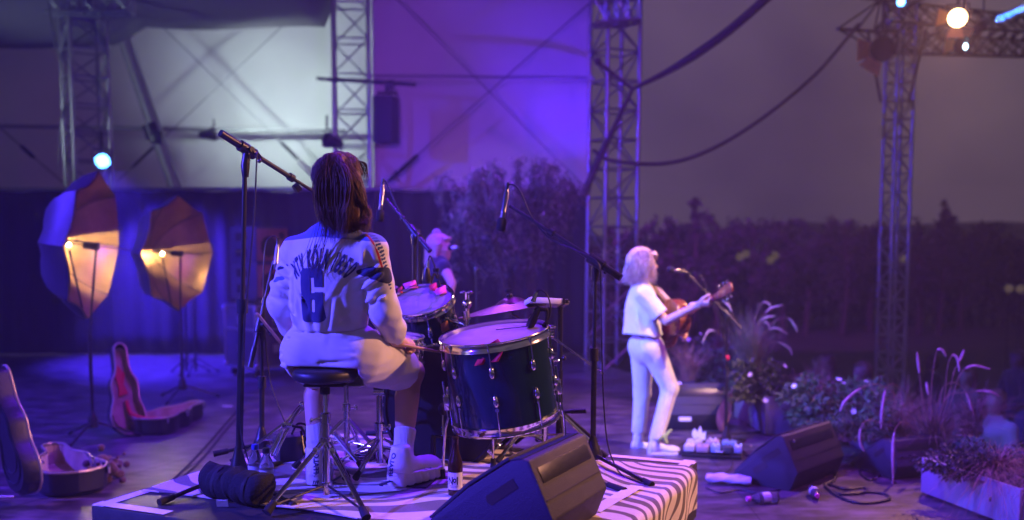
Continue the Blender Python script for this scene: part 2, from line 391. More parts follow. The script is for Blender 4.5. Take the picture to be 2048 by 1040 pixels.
npmesh('zebra_rug', np.concatenate([V, V2]), F+F2, m_rug, smooth=60, attrs={'zebra': np.concatenate([zeb, zeb])})
props(bpy.data.objects['zebra_rug'], 'black and cream zebra striped rug covering the drum riser', 'rug')
s_ = strip(.66, 1.85, 1.10, 1.89, .06, .018)
props(s_.build('tape_strip', M['tape']), 'pale tape strip stuck across the zebra rug near its draped edge', 'tape')

# ---- black curtain wall at the back
t = thing('back_curtain', 'long black molton curtain across the back of the stage', 'curtain', (-6, 14.5, 0))
top = at(1024, 381, 14.5).z; b = MB(); n = 420; vs = []; fs = []
for i in range(n+1):
    x = -13.5+(1.12+13.5)*i/n
    for k in range(9):
        z = .02+(top-.02)*k/8; fold = .035*math.sin(x*9+.8*math.sin(x*2.3))*(1-.55*k/8)+.02*math.sin(x*23)
        vs.append((x, 14.5+fold, z - (.02*math.sin(x*3.3)**2 if k == 8 else 0)))
for i in range(n):
    for k in range(8): fs.append((i*9+k, i*9+9+k, i*9+10+k, i*9+k+1))
b._a(vs, fs); c_ = b.build('cloth', mat('molton', (.020, .018, .022), .95, 0, .25, 5, .3, 300), t, 180)
md = c_.modifiers.new('thick', 'SOLIDIFY'); md.thickness = .006
b = MB(); b.tube([(-13.5, 14.56, top+.02), (1.15, 14.56, top+.02)], .03); b.build('top_rail', M['alu'], t)

# ---- tent membranes
def membrane(name, x0, x1, Y, z0, z1, belly, m, seed):
    nx, nz = 90, 60; vs = []; fs = []
    for i in range(nx+1):
        for k in range(nz+1):
            u, v = i/nx, k/nz; x = x0+(x1-x0)*u; z = z0+(z1-z0)*v
            y = Y + belly*math.sin(PI*u)*math.sin(PI*v) + .020*math.sin(z*9+.7*math.sin(x*1.3+seed)+seed)*(1-v)**2 + .012*math.sin(x*2.3+z*5+seed) + .02*math.sin(x*3.7-z*2.1+seed)*v
            vs.append((x, y, z))
    for i in range(nx):
        for k in range(nz): a = i*(nz+1)+k; fs.append((a, a+nz+1, a+nz+2, a+1))
    b = MB(); b._a(vs, fs); o = b.build(name, m, None, 180); md = o.modifiers.new('thick', 'SOLIDIFY'); md.thickness = .004; return o
m_pvc = mat('tent_pvc', (.62, .62, .60), .55, 0, .10, 1.5, .08, 6)
o = membrane('tent_wall', -14, -1.7, 18.2, 1.2, 8.6, .5, m_pvc, 1.0); props(o, 'pale tent wall on the left, lit white, behind the lattice towers', 'tent wall')
o = membrane('tent_wall', -2.10, 1.16, 15.3, 1.2, 7.5, .18, m_pvc, 2.2); props(o, 'taut tent wall in the middle, lit violet and blue', 'tent wall')
# roof skin above the stage
m_roof = mat('roof_skin', (.22, .20, .22), .6, 0, .1, 1)
def roof_z(x, y):
    t = min(max((x+2.98)/.6, 0), 1); t = t*t*(3-2*t)
    sc = .16*math.sin((x+6.4)*1.05)**2
    return (4.84 if x < -6.3 else 4.84+.30*min(1, (x+6.3)*3)) - sc*.35 + t*1.9 + (16.4-y)*(.16) + .05*math.sin(y*1.1)
vs = []; fs = []; nx, ny = 70, 40
for i in range(nx+1):
    x = -14+18.3*i/nx
    for k in range(ny+1): y = -4+20.4*k/ny; vs.append((x, y, roof_z(x, y)))
for i in range(nx):
    for k in range(ny): a = i*(ny+1)+k; fs.append((a, a+1, a+ny+2, a+ny+1))
b = MB(); b._a(vs, fs); o = b.build('tent_roof', m_roof, None, 180); props(o, 'dark sagging fabric roof over the stage', 'tent roof'); o.modifiers.new('thick', 'SOLIDIFY').thickness = .01

def pole(name, a, b_, r, m, label, cat, group=None):
    b = MB(); b.tube([a, b_], r, 14); o = b.build(name, m); return props(o, label, cat, group)
m_mast = mat('mast', (.30, .30, .30), .5, .4, .2, 8)
t = thing('tent_mast', 'thick slanting grey tent mast behind the left tower', 'mast', tuple(at(350, 375, 17.2)))
b = MB(); b.tube([at(240, 55, 17.2), at(352, 378, 17.2), at(420, 560, 17.2)], .115, 16); b.build('tube', m_mast, t)
b = MB(); q = at(306, 262, 17.2); dd = (at(352, 378, 17.2)-at(240, 55, 17.2)).normalized(); b.tube([q-dd*.12, q+dd*.12], .15, 16); b.box(tuple(q+Vector((.1, -.12, -.12))), (.2, .1, .22), None, .02); b.build('collar', M['black'], t)
pole('tent_rail', at(-60, 251, 17.6), at(690, 263, 17.6), .035, m_mast, 'horizontal grey rail across the white tent wall', 'rail')
pole('tent_rail', at(735, 152, 15.05), at(1190, 156, 15.05), .022, m_mast, 'thin horizontal rail across the violet tent wall', 'rail')
m_wire = mat('steel_wire', (.16, .16, .17), .5, .4, .1)
def wire(pts, r, label, group='bracing wires of the tent', name='bracing_wire', turn=None):
    t = thing(name, label, 'cable', tuple(pts[0]), 0, group)
    b = MB(); b.tube(pts, r*.75, 8); b.build('rope', m_wire, t)
    if turn:
        a, c = Vector(turn[0]), Vector(turn[1]); b = MB(); b.tube([a, a.lerp(c, .15), a.lerp(c, .85), c], [r, r*2.4, r*2.4, r], 8); b.build('turnbuckle', M['black'], t)
wire([at(285, 15, 17.3), at(590, 312, 17.3)], .012, 'wire falling to the right across the lit white tent wall', turn=(at(560, 283, 17.3), at(600, 322, 17.3)))
wire([at(620, 0, 17.4), at(235, 362, 17.4)], .012, 'wire rising to the right across the lit white tent wall', turn=(at(318, 284, 17.4), at(262, 337, 17.4)))
wire([at(-20, 238, 17.3), at(134, 372, 17.3)], .016, 'wire at far left running down to the lattice tower foot', turn=(at(40, 290, 17.3), at(70, 317, 17.3)))
wire([at(785, -10, 15.0), at(1180, 384, 15.0)], .012, 'wire falling to the right across the violet tent wall')
wire([at(1195, -8, 14.9), at(752, 384, 14.9)], .014, 'wire rising to the right across the violet tent wall', turn=(at(838, 309, 14.9), at(775, 364, 14.9)))
b = MB(); b.tube([at(598, 322, 17.0), at(648, 372, 17.0)], [.05, .06], 12); props(b.build('tensioner', M['white']), 'bright white tensioner tube behind the drummer\'s head', 'tensioner')

# ---- lattice towers and trusses
def truss(name, label, A, B, w, n, rot=0.0, cr=.026, br=.011, m=None, group=None, cat='truss', closed=True):
    A, B = Vector(A), Vector(B); d = (B-A).normalized(); u, v, _ = frame(d)
    q = Quaternion(d, rot); u = q @ u; v = q @ v; m = m or M['alu']
    t = thing(name, label, cat, tuple(A), 0, group); cs = [(u*i+v*j)*w/2 for i, j in ((1, 1), (-1, 1), (-1, -1), (1, -1))]
    for c in cs:
        b = MB(); b.tube([A+c, B+c], cr, 10); b.build('chord', m, t)
    b = MB(); L = (B-A).length/n
    for k in range(4):
        c0, c1 = cs[k], cs[(k+1) % 4]
        for i in range(n):
            p0 = A+d*L*i; p1 = A+d*L*(i+1)
            b.tube([p0+c0, p1+c1] if (i+k) % 2 else [p0+c1, p1+c0], br, 6)
            if closed: b.tube([p1+c0, p1+c1], br*1.1, 6)
    b.build('bracing', m, t); return t
def foot(px, Y, z=.0): p = at(px, 500, Y); return Vector((p.x, Y, z))
truss('lattice_tower', 'lattice tower on the left with the blue lamp, its foot behind the curtain', foot(183, 15.1), foot(183, 15.1, 5.3), .52, 13, R(38), .030, .013, cat='tower')
truss('lattice_tower', 'lattice tower carrying the hanging loudspeaker, in front of the tent wall seam', foot(708, 14.9), foot(708, 14.9, 5.6), .50, 11, R(8), .030, .013, cat='tower')
truss('lattice_tower', 'violet lit lattice tower at the edge of the open sky', foot(1222, 13.2, -.02), foot(1228, 13.2, 5.6), .47, 15, R(24), .026, .012, cat='tower')
truss('lattice_tower', 'slim lattice tower out in front of the stage below the warm lamp', foot(1788, 14.2, -1.2), foot(1788, 14.2, 5.4), .27, 26, R(14), .024, .010, cat='tower')
for (x0, y0, x1, y1, Y) in ((92, 14, 262, 6, 14.6), (92, 36, 262, 32, 14.6)): pass
truss('cross_truss', 'short cross truss at the head of the left lattice tower', at(95, 8, 14.6), at(262, 8, 14.6), .26, 5, 0, .026, .012)
truss('cross_truss', 'cross truss at the head of the tower beside the open sky', at(1188, 25, 12.7), at(1276, 18, 12.7), .30, 4, 0, .022, .012)
truss('roof_truss', 'dark roof truss running off to the right from the slim tower', Vector((at(1725, 60, 13.6).x, 13.6, at(1725, 50, 13.6).z)), at(2120, 78, 19.5), .5, 15, R(45), .026, .014, m=M['black'])
truss('roof_truss', 'near roof truss above the warm lamp, mostly out of view', Vector((5.15, 13.4, 5.0)), Vector((6.3, 3.0, 5.25)), .4, 20, R(45), .026, .012, m=M['black'])
for s0, s1, lb in (((1735, 60), (1762, 205), 'left'), ((1852, 60), (1817, 205), 'right')):
    pole('tower_brace', at(*s0, 14.0), at(*s1, 14.0), .02, M['black'], f'dark brace rod slanting down to the {lb} side of the slim tower', 'brace')
# pipe and hanging loudspeaker on the middle tower
t = thing('hanging_speaker', 'black loudspeaker hanging from a pipe on the middle tower', 'loudspeaker', tuple(at(772, 240, 14.4)))
c = at(772, 240, 14.4); b = MB(); b.box(tuple(c), (.30, .32, .66), Matrix.Translation(c) @ Matrix.Rotation(R(-12), 4, 'Z') @ Matrix.Translation(-c), .02); b.build('cabinet', M['darkbox'], t)
b = MB(); p0 = at(772, 165, 14.4); p1 = at(772, 185, 14.4); b.tube([p0, p1], .02); b.tube([at(754, 186, 14.4), at(793, 186, 14.4)], .022); b.tube([at(754, 186, 14.4), at(754, 215, 14.4)], .012); b.tube([at(793, 186, 14.4), at(793, 215, 14.4)], .012); b.box(tuple(at(781, 172, 14.4)), (.09, .08, .14), None, .01); b.build('bracket', M['black'], t)
pole('cross_pipe', at(634, 157, 14.45), at(832, 170, 14.45), .026, M['black'], 'black cross pipe clamped to the middle tower above the loudspeaker', 'pipe')
# ropes in the open side
m_rope = mat('rope', (.06, .04, .04), .8, 0, .2, 30)
def rope(pts, r, label, n=10):
    b = MB(); sp = spline(pts, n); b.tube(sp, r, 8); return props(b.build('tent_rope', m_rope), label, 'rope', 'ropes across the open side')
Yk = 12.2
t = thing('rigging_rope', 'thick forked rope rising to the right above the open sky', 'rope', tuple(at(1265, 178, Yk)), 0, 'ropes across the open side')
b = MB(); b.tube(spline([at(1265, 178, Yk), at(1330, 146, Yk), at(1390, 110, Yk-.3), (at(1462, 58, Yk-.6)), at(1545, -14, Yk-1)], 8), [.022+.030*min(1, i/16) for i in range(33)], 10); b.build('upper_rope', m_rope, t)
b = MB(); b.tube(spline([at(1265, 178, Yk), at(1212, 290, Yk), at(1180, 360, Yk), at(1166, 392, Yk)], 6), [.024+.03*i/18 for i in range(19)], 10); b.build('lower_rope', m_rope, t)
b = MB(); b.tube([at(1194, 122, Yk), at(1265, 178, Yk)], .022, 8); b.ball(tuple(at(1196, 123, Yk)), .05, 10); b.build('side_rope', m_rope, t)
rope([at(1185, 300, 12.6), at(1225, 322, 12.6), at(1330, 327, 12.6), at(1420, 300, 12.8), at(1520, 240, 13.1), at(1630, 150, 13.4), at(1718, 48, 13.6)], .024, 'slack rope sagging from the violet tower to the slim tower')
wire([at(95, -10, 14.3), at(110, 90, 14.3), at(132, 150, 14.4), at(122, 250, 14.5), at(116, 340, 14.5)], .013, 'loose dark cable hanging down the left side of the left tower', 'loose cables', 'loose_cable')
# ================================================================== DRUM KIT
m_shell = mat('drum_lacquer', (.006, .026, .036), .2, .1, .25, 20, .02, 60, coat=.6)
m_head = mix_noise(mat('drum_head', (.6, .58, .56), .45, 0, .1, 8), (.20, .19, .19), (.32, .31, .30), 9, .35, .7)
m_bass = mix_noise(mat('bass_head', (.05, .02, .03), .22, 0, .1, 8, coat=.4), (.020, .012, .03), (.10, .012, .02), 3.2, .45, .72)  # red reflections on the head painted in as reddish patches
m_cym = mat('bronze', (.17, .11, .055), .36, 1, .2, 40, .05, 90)
m_brown = mat('copper_badge', (.55, .22, .10), .4, .5, .1)
def drum(name, label, top, n, D, depth, lugs=8, shell=None, head=None, rot=0.0, badge=None, snare=False):
    t = thing(name, label, 'drum', tuple(top - Vector(n).normalized()*depth)); Mx = axis(top, n, rot); r = D/2
    b = MB(); b.lathe([(r-.006, -.012), (r, -.014), (r, -depth+.014), (r-.006, -depth+.012)], Mx, 56); b.build('shell', shell or m_shell, t, 30)
    b = MB(); b.lathe([(0, .0015), (r*.6, .001), (r-.012, .0), (r+.002, -.006), (r+.003, -.016)], Mx, 56); b.build('batter_head', head or m_head, t, 60)
    b = MB(); b.lathe([(r-.01, -depth-.004), (0, -depth-.004)], Mx, 40); b.build('resonant_head', m_head, t, 60)
    for zz, sg in ((-.012, 1), (-depth+.012, -1)):
        b = MB(); b.lathe([(r+.004, zz-.012*sg), (r+.013, zz-.012*sg), (r+.011, zz-.006*sg), (r+.006, zz+.004*sg), (r+.007, zz+.018*sg), (r+.012, zz+.022*sg), (r+.010, zz+.026*sg), (r+.003, zz+.024*sg), (r+.002, zz)], Mx, 64); b.build('hoop', M['chrome'], t, 35)
    for k in range(lugs):
        a = 2*PI*(k+.5)/lugs
        for sg in (1, -1):
            z0 = -.02 if sg > 0 else -depth+.02; z1 = z0 - sg*(.085 if depth > .2 else .05)
            Q = Mx @ Matrix.Rotation(a, 4, 'Z')
            b = MB(); b.tube([Q @ Vector((r+.010, 0, z0+.016*sg)), Q @ Vector((r+.010, 0, z1))], .0032, 8)
            b.tube([Q @ Vector((r+.010, 0, z0+.016*sg)), Q @ Vector((r+.010, 0, z0+.026*sg))], .0055, 6)
            b.lathe([(.001, 0), (.009, .006), (.013, .02), (.010, .04), (.005, .05), (.001, .052)], Q @ axis(Vector((r+.006, 0, z1-.02*sg+(-.01))), (0, 0, 1)), 12)
            b.tube([Q @ Vector((r-.002, 0, z1)), Q @ Vector((r+.008, 0, z1))], .009, 10)
            b.build('lug', M['chrome'], t)
    if badge is not None:
        Q = Mx @ Matrix.Rotation(badge, 4, 'Z'); b = MB(); b.box((r+.001, 0, -depth*.42), (.004, .045, .05), Q, .001); b.build('badge', m_brown, t)
    return t, Mx
ft_top = at(988, 669, 4.18); ft_n = Vector((-.135, -.115, 1)).normalized(); ft_D = .448
ft, ftM = drum('floor_tom', 'dark floor tom with chrome hoops in front of the stool', ft_top, ft_n, ft_D, .37, 8, rot=.30)
b = MB()
for k, a in enumerate((-.12, 1.5, 2.75)):
    Q = ftM @ Matrix.Rotation(a, 4, 'Z'); p = Q @ Vector((ft_D/2+.022, 0, -.18)); q = Q @ Vector((ft_D/2+.022, 0, -.34)); e = Vector((q.x+.03*math.cos(a), q.y, RZ+.02))
    b = MB(); b.tube([p, q, q.lerp(e, .2)+Vector((.01*math.cos(a), 0, 0)), e], .006, 8); b.build('leg', M['chrome'], ft)
    b = MB(); b.box((ft_D/2+.016, 0, -.27), (.03, .045, .07), Q, .006); b.build('leg_bracket', M['chrome'], ft)
    b = MB(); b.tube([e+Vector((0, 0, .03)), e-Vector((0, 0, .018))], [.012, .015], 10); b.build('rubber_foot', M['rubber'], ft)
b = MB(); b.box((.03, .085, .002), (.14, .05, .004), ftM @ Matrix.Rotation(-.4, 4, 'Z') @ Matrix.Translation((.04, .02, 0))); b.build('damper', M['black'], ft)
rt_top = at(842, 602, 4.95); rt_n = Vector((-.16, -.42, .92)).normalized()
rt, rtM = drum('rack_tom', 'rack tom with red and pink tape on its tilted head', rt_top, rt_n, .315, .24, 6, rot=.2, badge=-1.05)
def scrap(name, label, Mx, pts, m, lift=.003, fold=.02):   # small folded cloth or tape scrap
    b = MB(); n = len(pts); vs = [Mx @ Vector((x, y, lift+fold*z)) for x, y, z in pts]; b._a(vs, [tuple(range(n))]) if n <= 4 else b._a(vs, [(0, i, i+1) for i in range(1, n-1)])
    o = b.build(name, m, None, 60); o.modifiers.new('thick', 'SOLIDIFY').thickness = .0025; return props(o, label, 'tape')
rtI = rtM.inverted()
def onhead(px, py, Mx, top, n):
    d = ray(px, py); o = Vector((0, 0, CAM_H)); k = (top-o).dot(n)/d.dot(n); return Mx.inverted() @ (o+d*k)
def headscrap(name, label, quadpx, m, lift=.004, fold=.012):
    pts = []
    for i, (x, y) in enumerate(quadpx):
        q = onhead(x, y, rtM, rt_top, rt_n); pts.append((q.x, q.y, (i % 2)*1.0))
    return scrap(name, label, rtM, pts, m, lift, fold)
headscrap('tape_scrap', 'pink tape piece at the far left of the rack tom head', [(806, 570), (832, 566), (836, 577), (812, 583)], M['pink'])
headscrap('tape_scrap', 'red tape piece at the left rim of the rack tom head', [(796, 580), (806, 578), (806, 588), (797, 590)], M['red'])
headscrap('tape_scrap', 'red tape piece at the far right of the rack tom head', [(858, 573), (874, 571), (876, 583), (862, 586)], M['red'])
headscrap('tape_scrap', 'pink tape piece nearest the right rim of the rack tom head', [(866, 584), (892, 576), (894, 587), (876, 596)], M['pink'])
# red cloth hung over the floor tom hoop
c = at(978, 702, 4.0)
b = MB(); vs = []; fs = []; n1, n2 = 12, 10
for i in range(n1+1):
    for k in range(n2+1):
        u, v = i/n1, k/n2; x = -.048+.096*u + .012*math.sin(v*4); z = .028-.085*v*(1-.25*u) + .045*max(0, u-.45)*(1-v); y = -.012-.02*v+.011*math.sin(u*9+v*3)+.012*math.sin(u*4)
        x = x*(1.0-.55*abs(v-.42) if v < .42 else 1.0)
        vs.append(c+Vector((x, y-.005, z)))
for i in range(n1):
    for k in range(n2): a = i*(n2+1)+k; fs.append((a, a+n2+1, a+n2+2, a+1))
b._a(vs, fs); o = b.build('red_cloth', M['red'], None, 35); o.modifiers.new('thick', 'SOLIDIFY').thickness = .003; props(o, 'crumpled red cloth scrap hanging over the floor tom hoop', 'cloth')
# bass drum
bd_n = Vector((-.28, -.96, .0)).normalized(); bd_c = at(886, 818, 4.62)
t = thing('bass_drum', 'dark bass drum with red reflections painted on its head standing behind the floor tom', 'drum', (bd_c.x, bd_c.y, RZ)); bx = axis(bd_c, bd_n); r = .285
b = MB(); b.lathe([(r, -.02), (r, -.42)], bx, 64); b.build('shell', m_shell, t, 30)
b = MB(); b.lathe([(0, .004), (r*.7, .003), (r-.01, 0), (r, -.01)], bx, 64); b.build('batter_head', m_bass, t, 60)
b = MB(); b.lathe([(r-.01, -.43), (0, -.43)], bx, 48); b.build('resonant_head', m_bass, t, 60)
for z in (.004, -.424):
    b = MB(); b.lathe([(r-.008, z-.018), (r+.016, z-.018), (r+.018, z), (r+.014, z+.02), (r-.002, z+.022), (r-.008, z+.012)], bx, 72); b.build('hoop', m_shell if z < 0 else M['black'], t, 30)
for k in range(10):
    a = 2*PI*(k+.5)/10; Q = bx @ Matrix.Rotation(a, 4, 'Z'); b = MB(); b.tube([Q @ Vector((r+.02, 0, .02)), Q @ Vector((r+.02, 0, -.11))], .004, 8); b.box((r+.018, 0, .018), (.03, .02, .02), Q, .003); b.box((r+.012, 0, -.12), (.024, .02, .05), Q, .004); b.build('lug', M['chrome'], t)
for sg in (-1, 1):
    side = bd_n.cross(Vector((0, 0, 1)))*sg; p = bd_c - bd_n*.34 + side*.25 - Vector((0, 0, .12)); e = p + side*.16 - bd_n*.08; e.z = RZ+.02
    b = MB(); b.tube([p, e], .009, 8); b.ball(tuple(e), .014, 8); b.build('spur', M['chrome'], t)
# snare drum
drum('snare_drum', 'chrome snare drum half hidden behind the drummer', at(764, 676, 4.42), Vector((.04, -.03, 1)), .36, .13, 8, shell=M['chrome'])

def cymbal(name, label, c, n, r, bell=.075, m=None):
    t = thing(name, label, 'cymbal', tuple(c)); Mx = axis(c, n)
    b = MB(); b.lathe([(.006, .030), (bell*.35, .028), (bell*.75, .017), (bell, .004), (bell*1.1, .001), (r*.6, -.012), (r, -.030), (r, -.0325), (r*.6, -.0145), (bell, .001), (.006, .026)], Mx, 72); b.build('plate', m or m_cym, t, 25)
    b = MB(); b.tube([Mx @ Vector((0, 0, -.10)), Mx @ Vector((0, 0, .075))], .004, 8); b.lathe([(.016, .03), (.018, .034), (.016, .044), (.004, .046)], Mx, 14); b.ball((0, 0, .064), .010, 10, (2.0, .6, 1.0), Mx); b.build('wing_nut', M['black'], t); return t
rc = at(1021, 606, 5.0)
cymbal('ride_cymbal', 'wide bronze ride cymbal hanging edge on behind the floor tom', rc, (-.17, .035, 1), .27)
cymbal('crash_cymbal', 'thin bronze cymbal peeping out beside the drummer\'s arm', at(722, 562, 5.2), (.02, -.04, 1), .195)

def tripod(name, label, base, H, spread, azs, colr=.0125, legz=.30, m=None, foot=.016, extra=None, group=None, lower=.10, double=True, cat='stand'):
    m = m or M['chrome']; base = Vector(base); t = thing(name, label, cat, tuple(base), 0, group)
    b = MB(); b.tube([base+Vector((0, 0, lower*.35)), base+Vector((0, 0, legz+.06))], colr*1.25, 14); b.tube([base+Vector((0, 0, legz)), base+Vector((0, 0, H))], colr, 14)
    b.lathe([(colr*1.3, 0), (colr*1.75, .004), (colr*1.75, .034), (colr*1.2, .04)], axis(base+Vector((0, 0, legz+.04)), (0, 0, 1)), 16); b.build('column', m, t)
    b = MB(); b.tube([base+Vector((colr, 0, legz+.058)), base+Vector((colr+.028, -.006, legz+.058))], .004, 8); b.ball(tuple(base+Vector((colr+.034, -.007, legz+.058))), .011, 8, (.7, .5, 1.4)); b.build('wing_screw', m, t)
    for a in azs:
        d = Vector((math.cos(a), math.sin(a), 0)); s = Vector((-d.y, d.x, 0))
        p = base + d*colr*1.6 + Vector((0, 0, legz)); e = base + d*spread + Vector((0, 0, foot)); b = MB()
        for k in ((-1, 1) if double else (0,)): b.tube([p+s*k*.008, p.lerp(e, .5)+s*k*.008, e+s*k*.004], .0058, 8)
        mid = p.lerp(e, .60); b.tube([base+d*colr+Vector((0, 0, lower)), mid], .0048, 8); lg = b.build('leg', m, t)
        b = MB(); dd = (e-p).normalized(); b.tube([e-dd*.035, e+dd*.004], [foot*.7, foot], 10); b.build('rubber_foot', M['rubber'], lg)
    if extra: extra(t, base, m)
    return t
def rb(px, py, Y): p = at(px, py, Y); return Vector((p.x, Y, RZ+.009))
def az(p, q): return math.atan2(q[1]-p[1], q[0]-p[0])
# hi hat stand left of the stool, its leg catching the light; cymbals hidden in front of the drummer
hb = rb(622, 900, 4.62)
tripod('hi_hat_stand', 'chrome hi hat stand beside the drummer\'s left foot', hb, .62, .36, (R(200), R(75), R(-40)), .011, .25)
t = thing('hi_hat', 'pair of bronze hi hat cymbals hidden in front of the drummer', 'cymbal', tuple(hb+Vector((0, 0, .66))))
for z, s in ((.0, -1), (.03, 1)):
    b = MB(); b.lathe([(.006, .028), (.03, .026), (.045, .006), (.165, -.010), (.165, -.012), (.045, .004), (.006, .025)], axis(hb+Vector((0, 0, .64+z)), (0, 0, s)), 48); b.build('plate', m_cym, t, 25)
# leaning chrome leg and pedal board
t = thing('folded_stand', 'folded chrome stand leaning left of the drummer\'s leg', 'stand', tuple(rb(540, 925, 4.35)))
p0, p1, p2 = at(604, 809, 4.52), at(574, 850, 4.45), at(543, 912, 4.38); b = MB()
for s in (-.012, .012): b.tube([p0+Vector((s*.4, 0, 0)), p1+Vector((s, 0, 0)), p2+Vector((s*1.4, 0, 0))], .006, 8)
b.ball(tuple(p0), .014, 10); b.box(tuple(p1), (.05, .03, .02), None, .004); b.build('leg', M['chrome'], t)
b = MB(); Mx = axis((p1+p2)/2+Vector((0, -.005, 0)), p2-p1); b.box((0, 0, .01), (.05, .012, .13), Mx, .004); b.build('foot_plate', M['chrome'], t)
b = MB(); p3 = rb(612, 938, 4.42); b.tube([p1, p1+Vector((.06, .02, -.015)), at(612, 870, 4.5)], .007, 8); b.tube([at(602, 862, 4.5), p3], .006, 8); b.build('brace', M['black'], t)
t = thing('black_box', 'small black box on the rug behind the water bottles', 'box', tuple(rb(582, 920, 4.62))); c = rb(584, 920, 4.62)+Vector((0, 0, .06))
b = MB(); b.box(tuple(c), (.15, .12, .12), Matrix.Translation(c) @ Matrix.Rotation(.5, 4, 'Z') @ Matrix.Translation(-c), .008); b.build('case', M['darkbox'], t)
b = MB(); b.tube(spline([c+Vector((0, 0, .06)), c+Vector((.03, 0, .11)), c+Vector((.07, .01, .10)), c+Vector((.06, .02, .062))], 6), .005, 8); b.build('handle', M['rubber'], t)
# snare stand and second stand
def basket(t, base, m):
    for a in (.3, 2.4, 4.5):
        b = MB(); d = Vector((math.cos(a), math.sin(a), 0)); top = base+Vector((0, 0, .42)); b.tube([top-Vector((0, 0, .02)), top+d*.12+Vector((0, 0, .01)), top+d*.165+Vector((0, 0, .045))], .0055, 8); b.build('basket_arm', m, t)
snb = rb(694, 900, 4.55); tripod('snare_stand', 'chrome snare stand with arched legs between the drummer\'s feet', snb, .44, .26, (R(215), R(330), R(85)), .011, .20, extra=basket)
def hinge(t, base, m):
    top = base+Vector((0, 0, .36)); b = MB(); b.tube([top+Vector((-.022, 0, 0)), top+Vector((.026, 0, 0))], .024, 16); b.tube([top, top+Vector((-.03, .02, .05)), top+Vector((-.05, .04, .12))], .010, 10); b.ball(tuple(top+Vector((-.055, .0, .03))), .012, 8, (2, .6, 1)); b.build('tilter', m, t)
tripod('cymbal_stand', 'chrome stand with a round tilter beside the drummer\'s right shin', rb(760, 965, 4.40), .36, .22, (R(160), R(250), R(20)), .013, .14, extra=hinge)
# right hand cymbal stand with its boom rod
csb = rb(1090, 915, 4.72)
def boom(t, base, m):
    top = at(1096, 668, 4.72); b = MB(); b.tube([at(1030, 560, 4.95)*0+top, at(1208, 748, 4.60)], [.0055, .0045], 10); b.ball(tuple(at(1202, 744, 4.60)), .008, 8); b.build('boom_rod', m, t)
    b = MB(); b.tube([top, rc-Vector((-.01, 0, .06))], .006, 10); b.build('boom_arm', m, t)
    b = MB(); b.tube([top+Vector((-.03, 0, 0)), top+Vector((.03, -.01, .0))], .020, 14); b.ball(tuple(top+Vector((.012, -.012, .035))), .014, 10, (1.9, .8, .7)); b.tube([top-Vector((0, 0, .06)), top+Vector((0, 0, .02))], .017, 12); b.build('tilter', m, t)
    b = MB(); q = at(1095, 722, 4.72); b.tube([q-Vector((0, 0, .025)), q+Vector((0, 0, .02))], .021, 14); b.ball(tuple(q+Vector((.035, -.01, .005))), .012, 8, (1.9, .7, .8)); b.build('height_clamp', m, t)
tripod('cymbal_stand', 'chrome boom cymbal stand to the right of the floor tom', csb, .60, .30, (R(222), R(-20), R(95)), .0125, .26, extra=boom)
# tom post on the bass drum
t = thing('tom_holder', 'chrome tom holder post with a wing nut between the toms', 'holder', tuple(at(934, 690, 4.85)))
b = MB(); b.tube([at(934, 725, 4.85), at(934, 590, 4.85)], .011, 12); b.ball(tuple(at(934, 608, 4.84)), .024, 14); b.tube([at(934, 640, 4.85), at(931, 622, 4.85)], .018, 12); b.build('post', M['chrome'], t)
b = MB(); b.ball(tuple(at(926, 585, 4.84)), .012, 10, (1.5, .8, .7)); b.ball(tuple(at(940, 585, 4.84)), .012, 10, (1.5, .8, .7)); b.tube([at(933, 585, 4.84), at(933, 602, 4.84)], .007, 8); b.build('wing_nut', M['chrome'], t)
b = MB(); b.tube([at(926, 651, 4.85), at(990, 650, 4.85)], .010, 10); b.box(tuple(at(975, 650, 4.84)), (.03, .03, .026), None, .004); b.tube([at(934, 650, 4.85), at(900, 640, 4.9)], .009, 10); b.build('arm', M['chrome'], t)
# bass drum pedal
t = thing('bass_pedal', 'bass drum pedal under the drummer\'s right shoe', 'pedal', tuple(rb(850, 985, 4.2)))
pa, pb = rb(832, 995, 4.08), rb(886, 940, 4.48); b = MB(); Mx = axis(pa, pb-pa); dr = (pb-pa).normalized(); sd = Vector((-dr.y, dr.x, 0))*.045; up = Vector((0, 0, .006))
b._a([pa-sd, pa+sd, pb+sd, pb-sd, pa-sd+up, pa+sd+up, pb+sd+up, pb-sd+up], [(3, 2, 1, 0), (4, 5, 6, 7), (0, 1, 5, 4), (1, 2, 6, 5), (2, 3, 7, 6), (3, 0, 4, 7)]); b.build('base_plate', M['black'], t)
b = MB()
for s in (-1, 1): b.box(tuple(pb+sd*s*1.0+Vector((0, 0, .07))), (.022, .03, .14), None, .004)
b.tube([pb-sd*1.2+Vector((0, 0, .135)), pb+sd*1.2+Vector((0, 0, .135))], .007, 10); b.build('frame', M['black'], t)
b = MB(); bt = bd_c+bd_n*.08+Vector((0, 0, .0)); b.tube([pb+Vector((0, 0, .135)), at(886, 826, 4.50)], .0045, 8); b.build('beater_rod', M['chrome'], t)
b = MB(); b.ball(tuple(at(886, 818, 4.50)), .026, 14, (.9, 1.1, 1.1)); b.build('beater', M['rubber'], t)
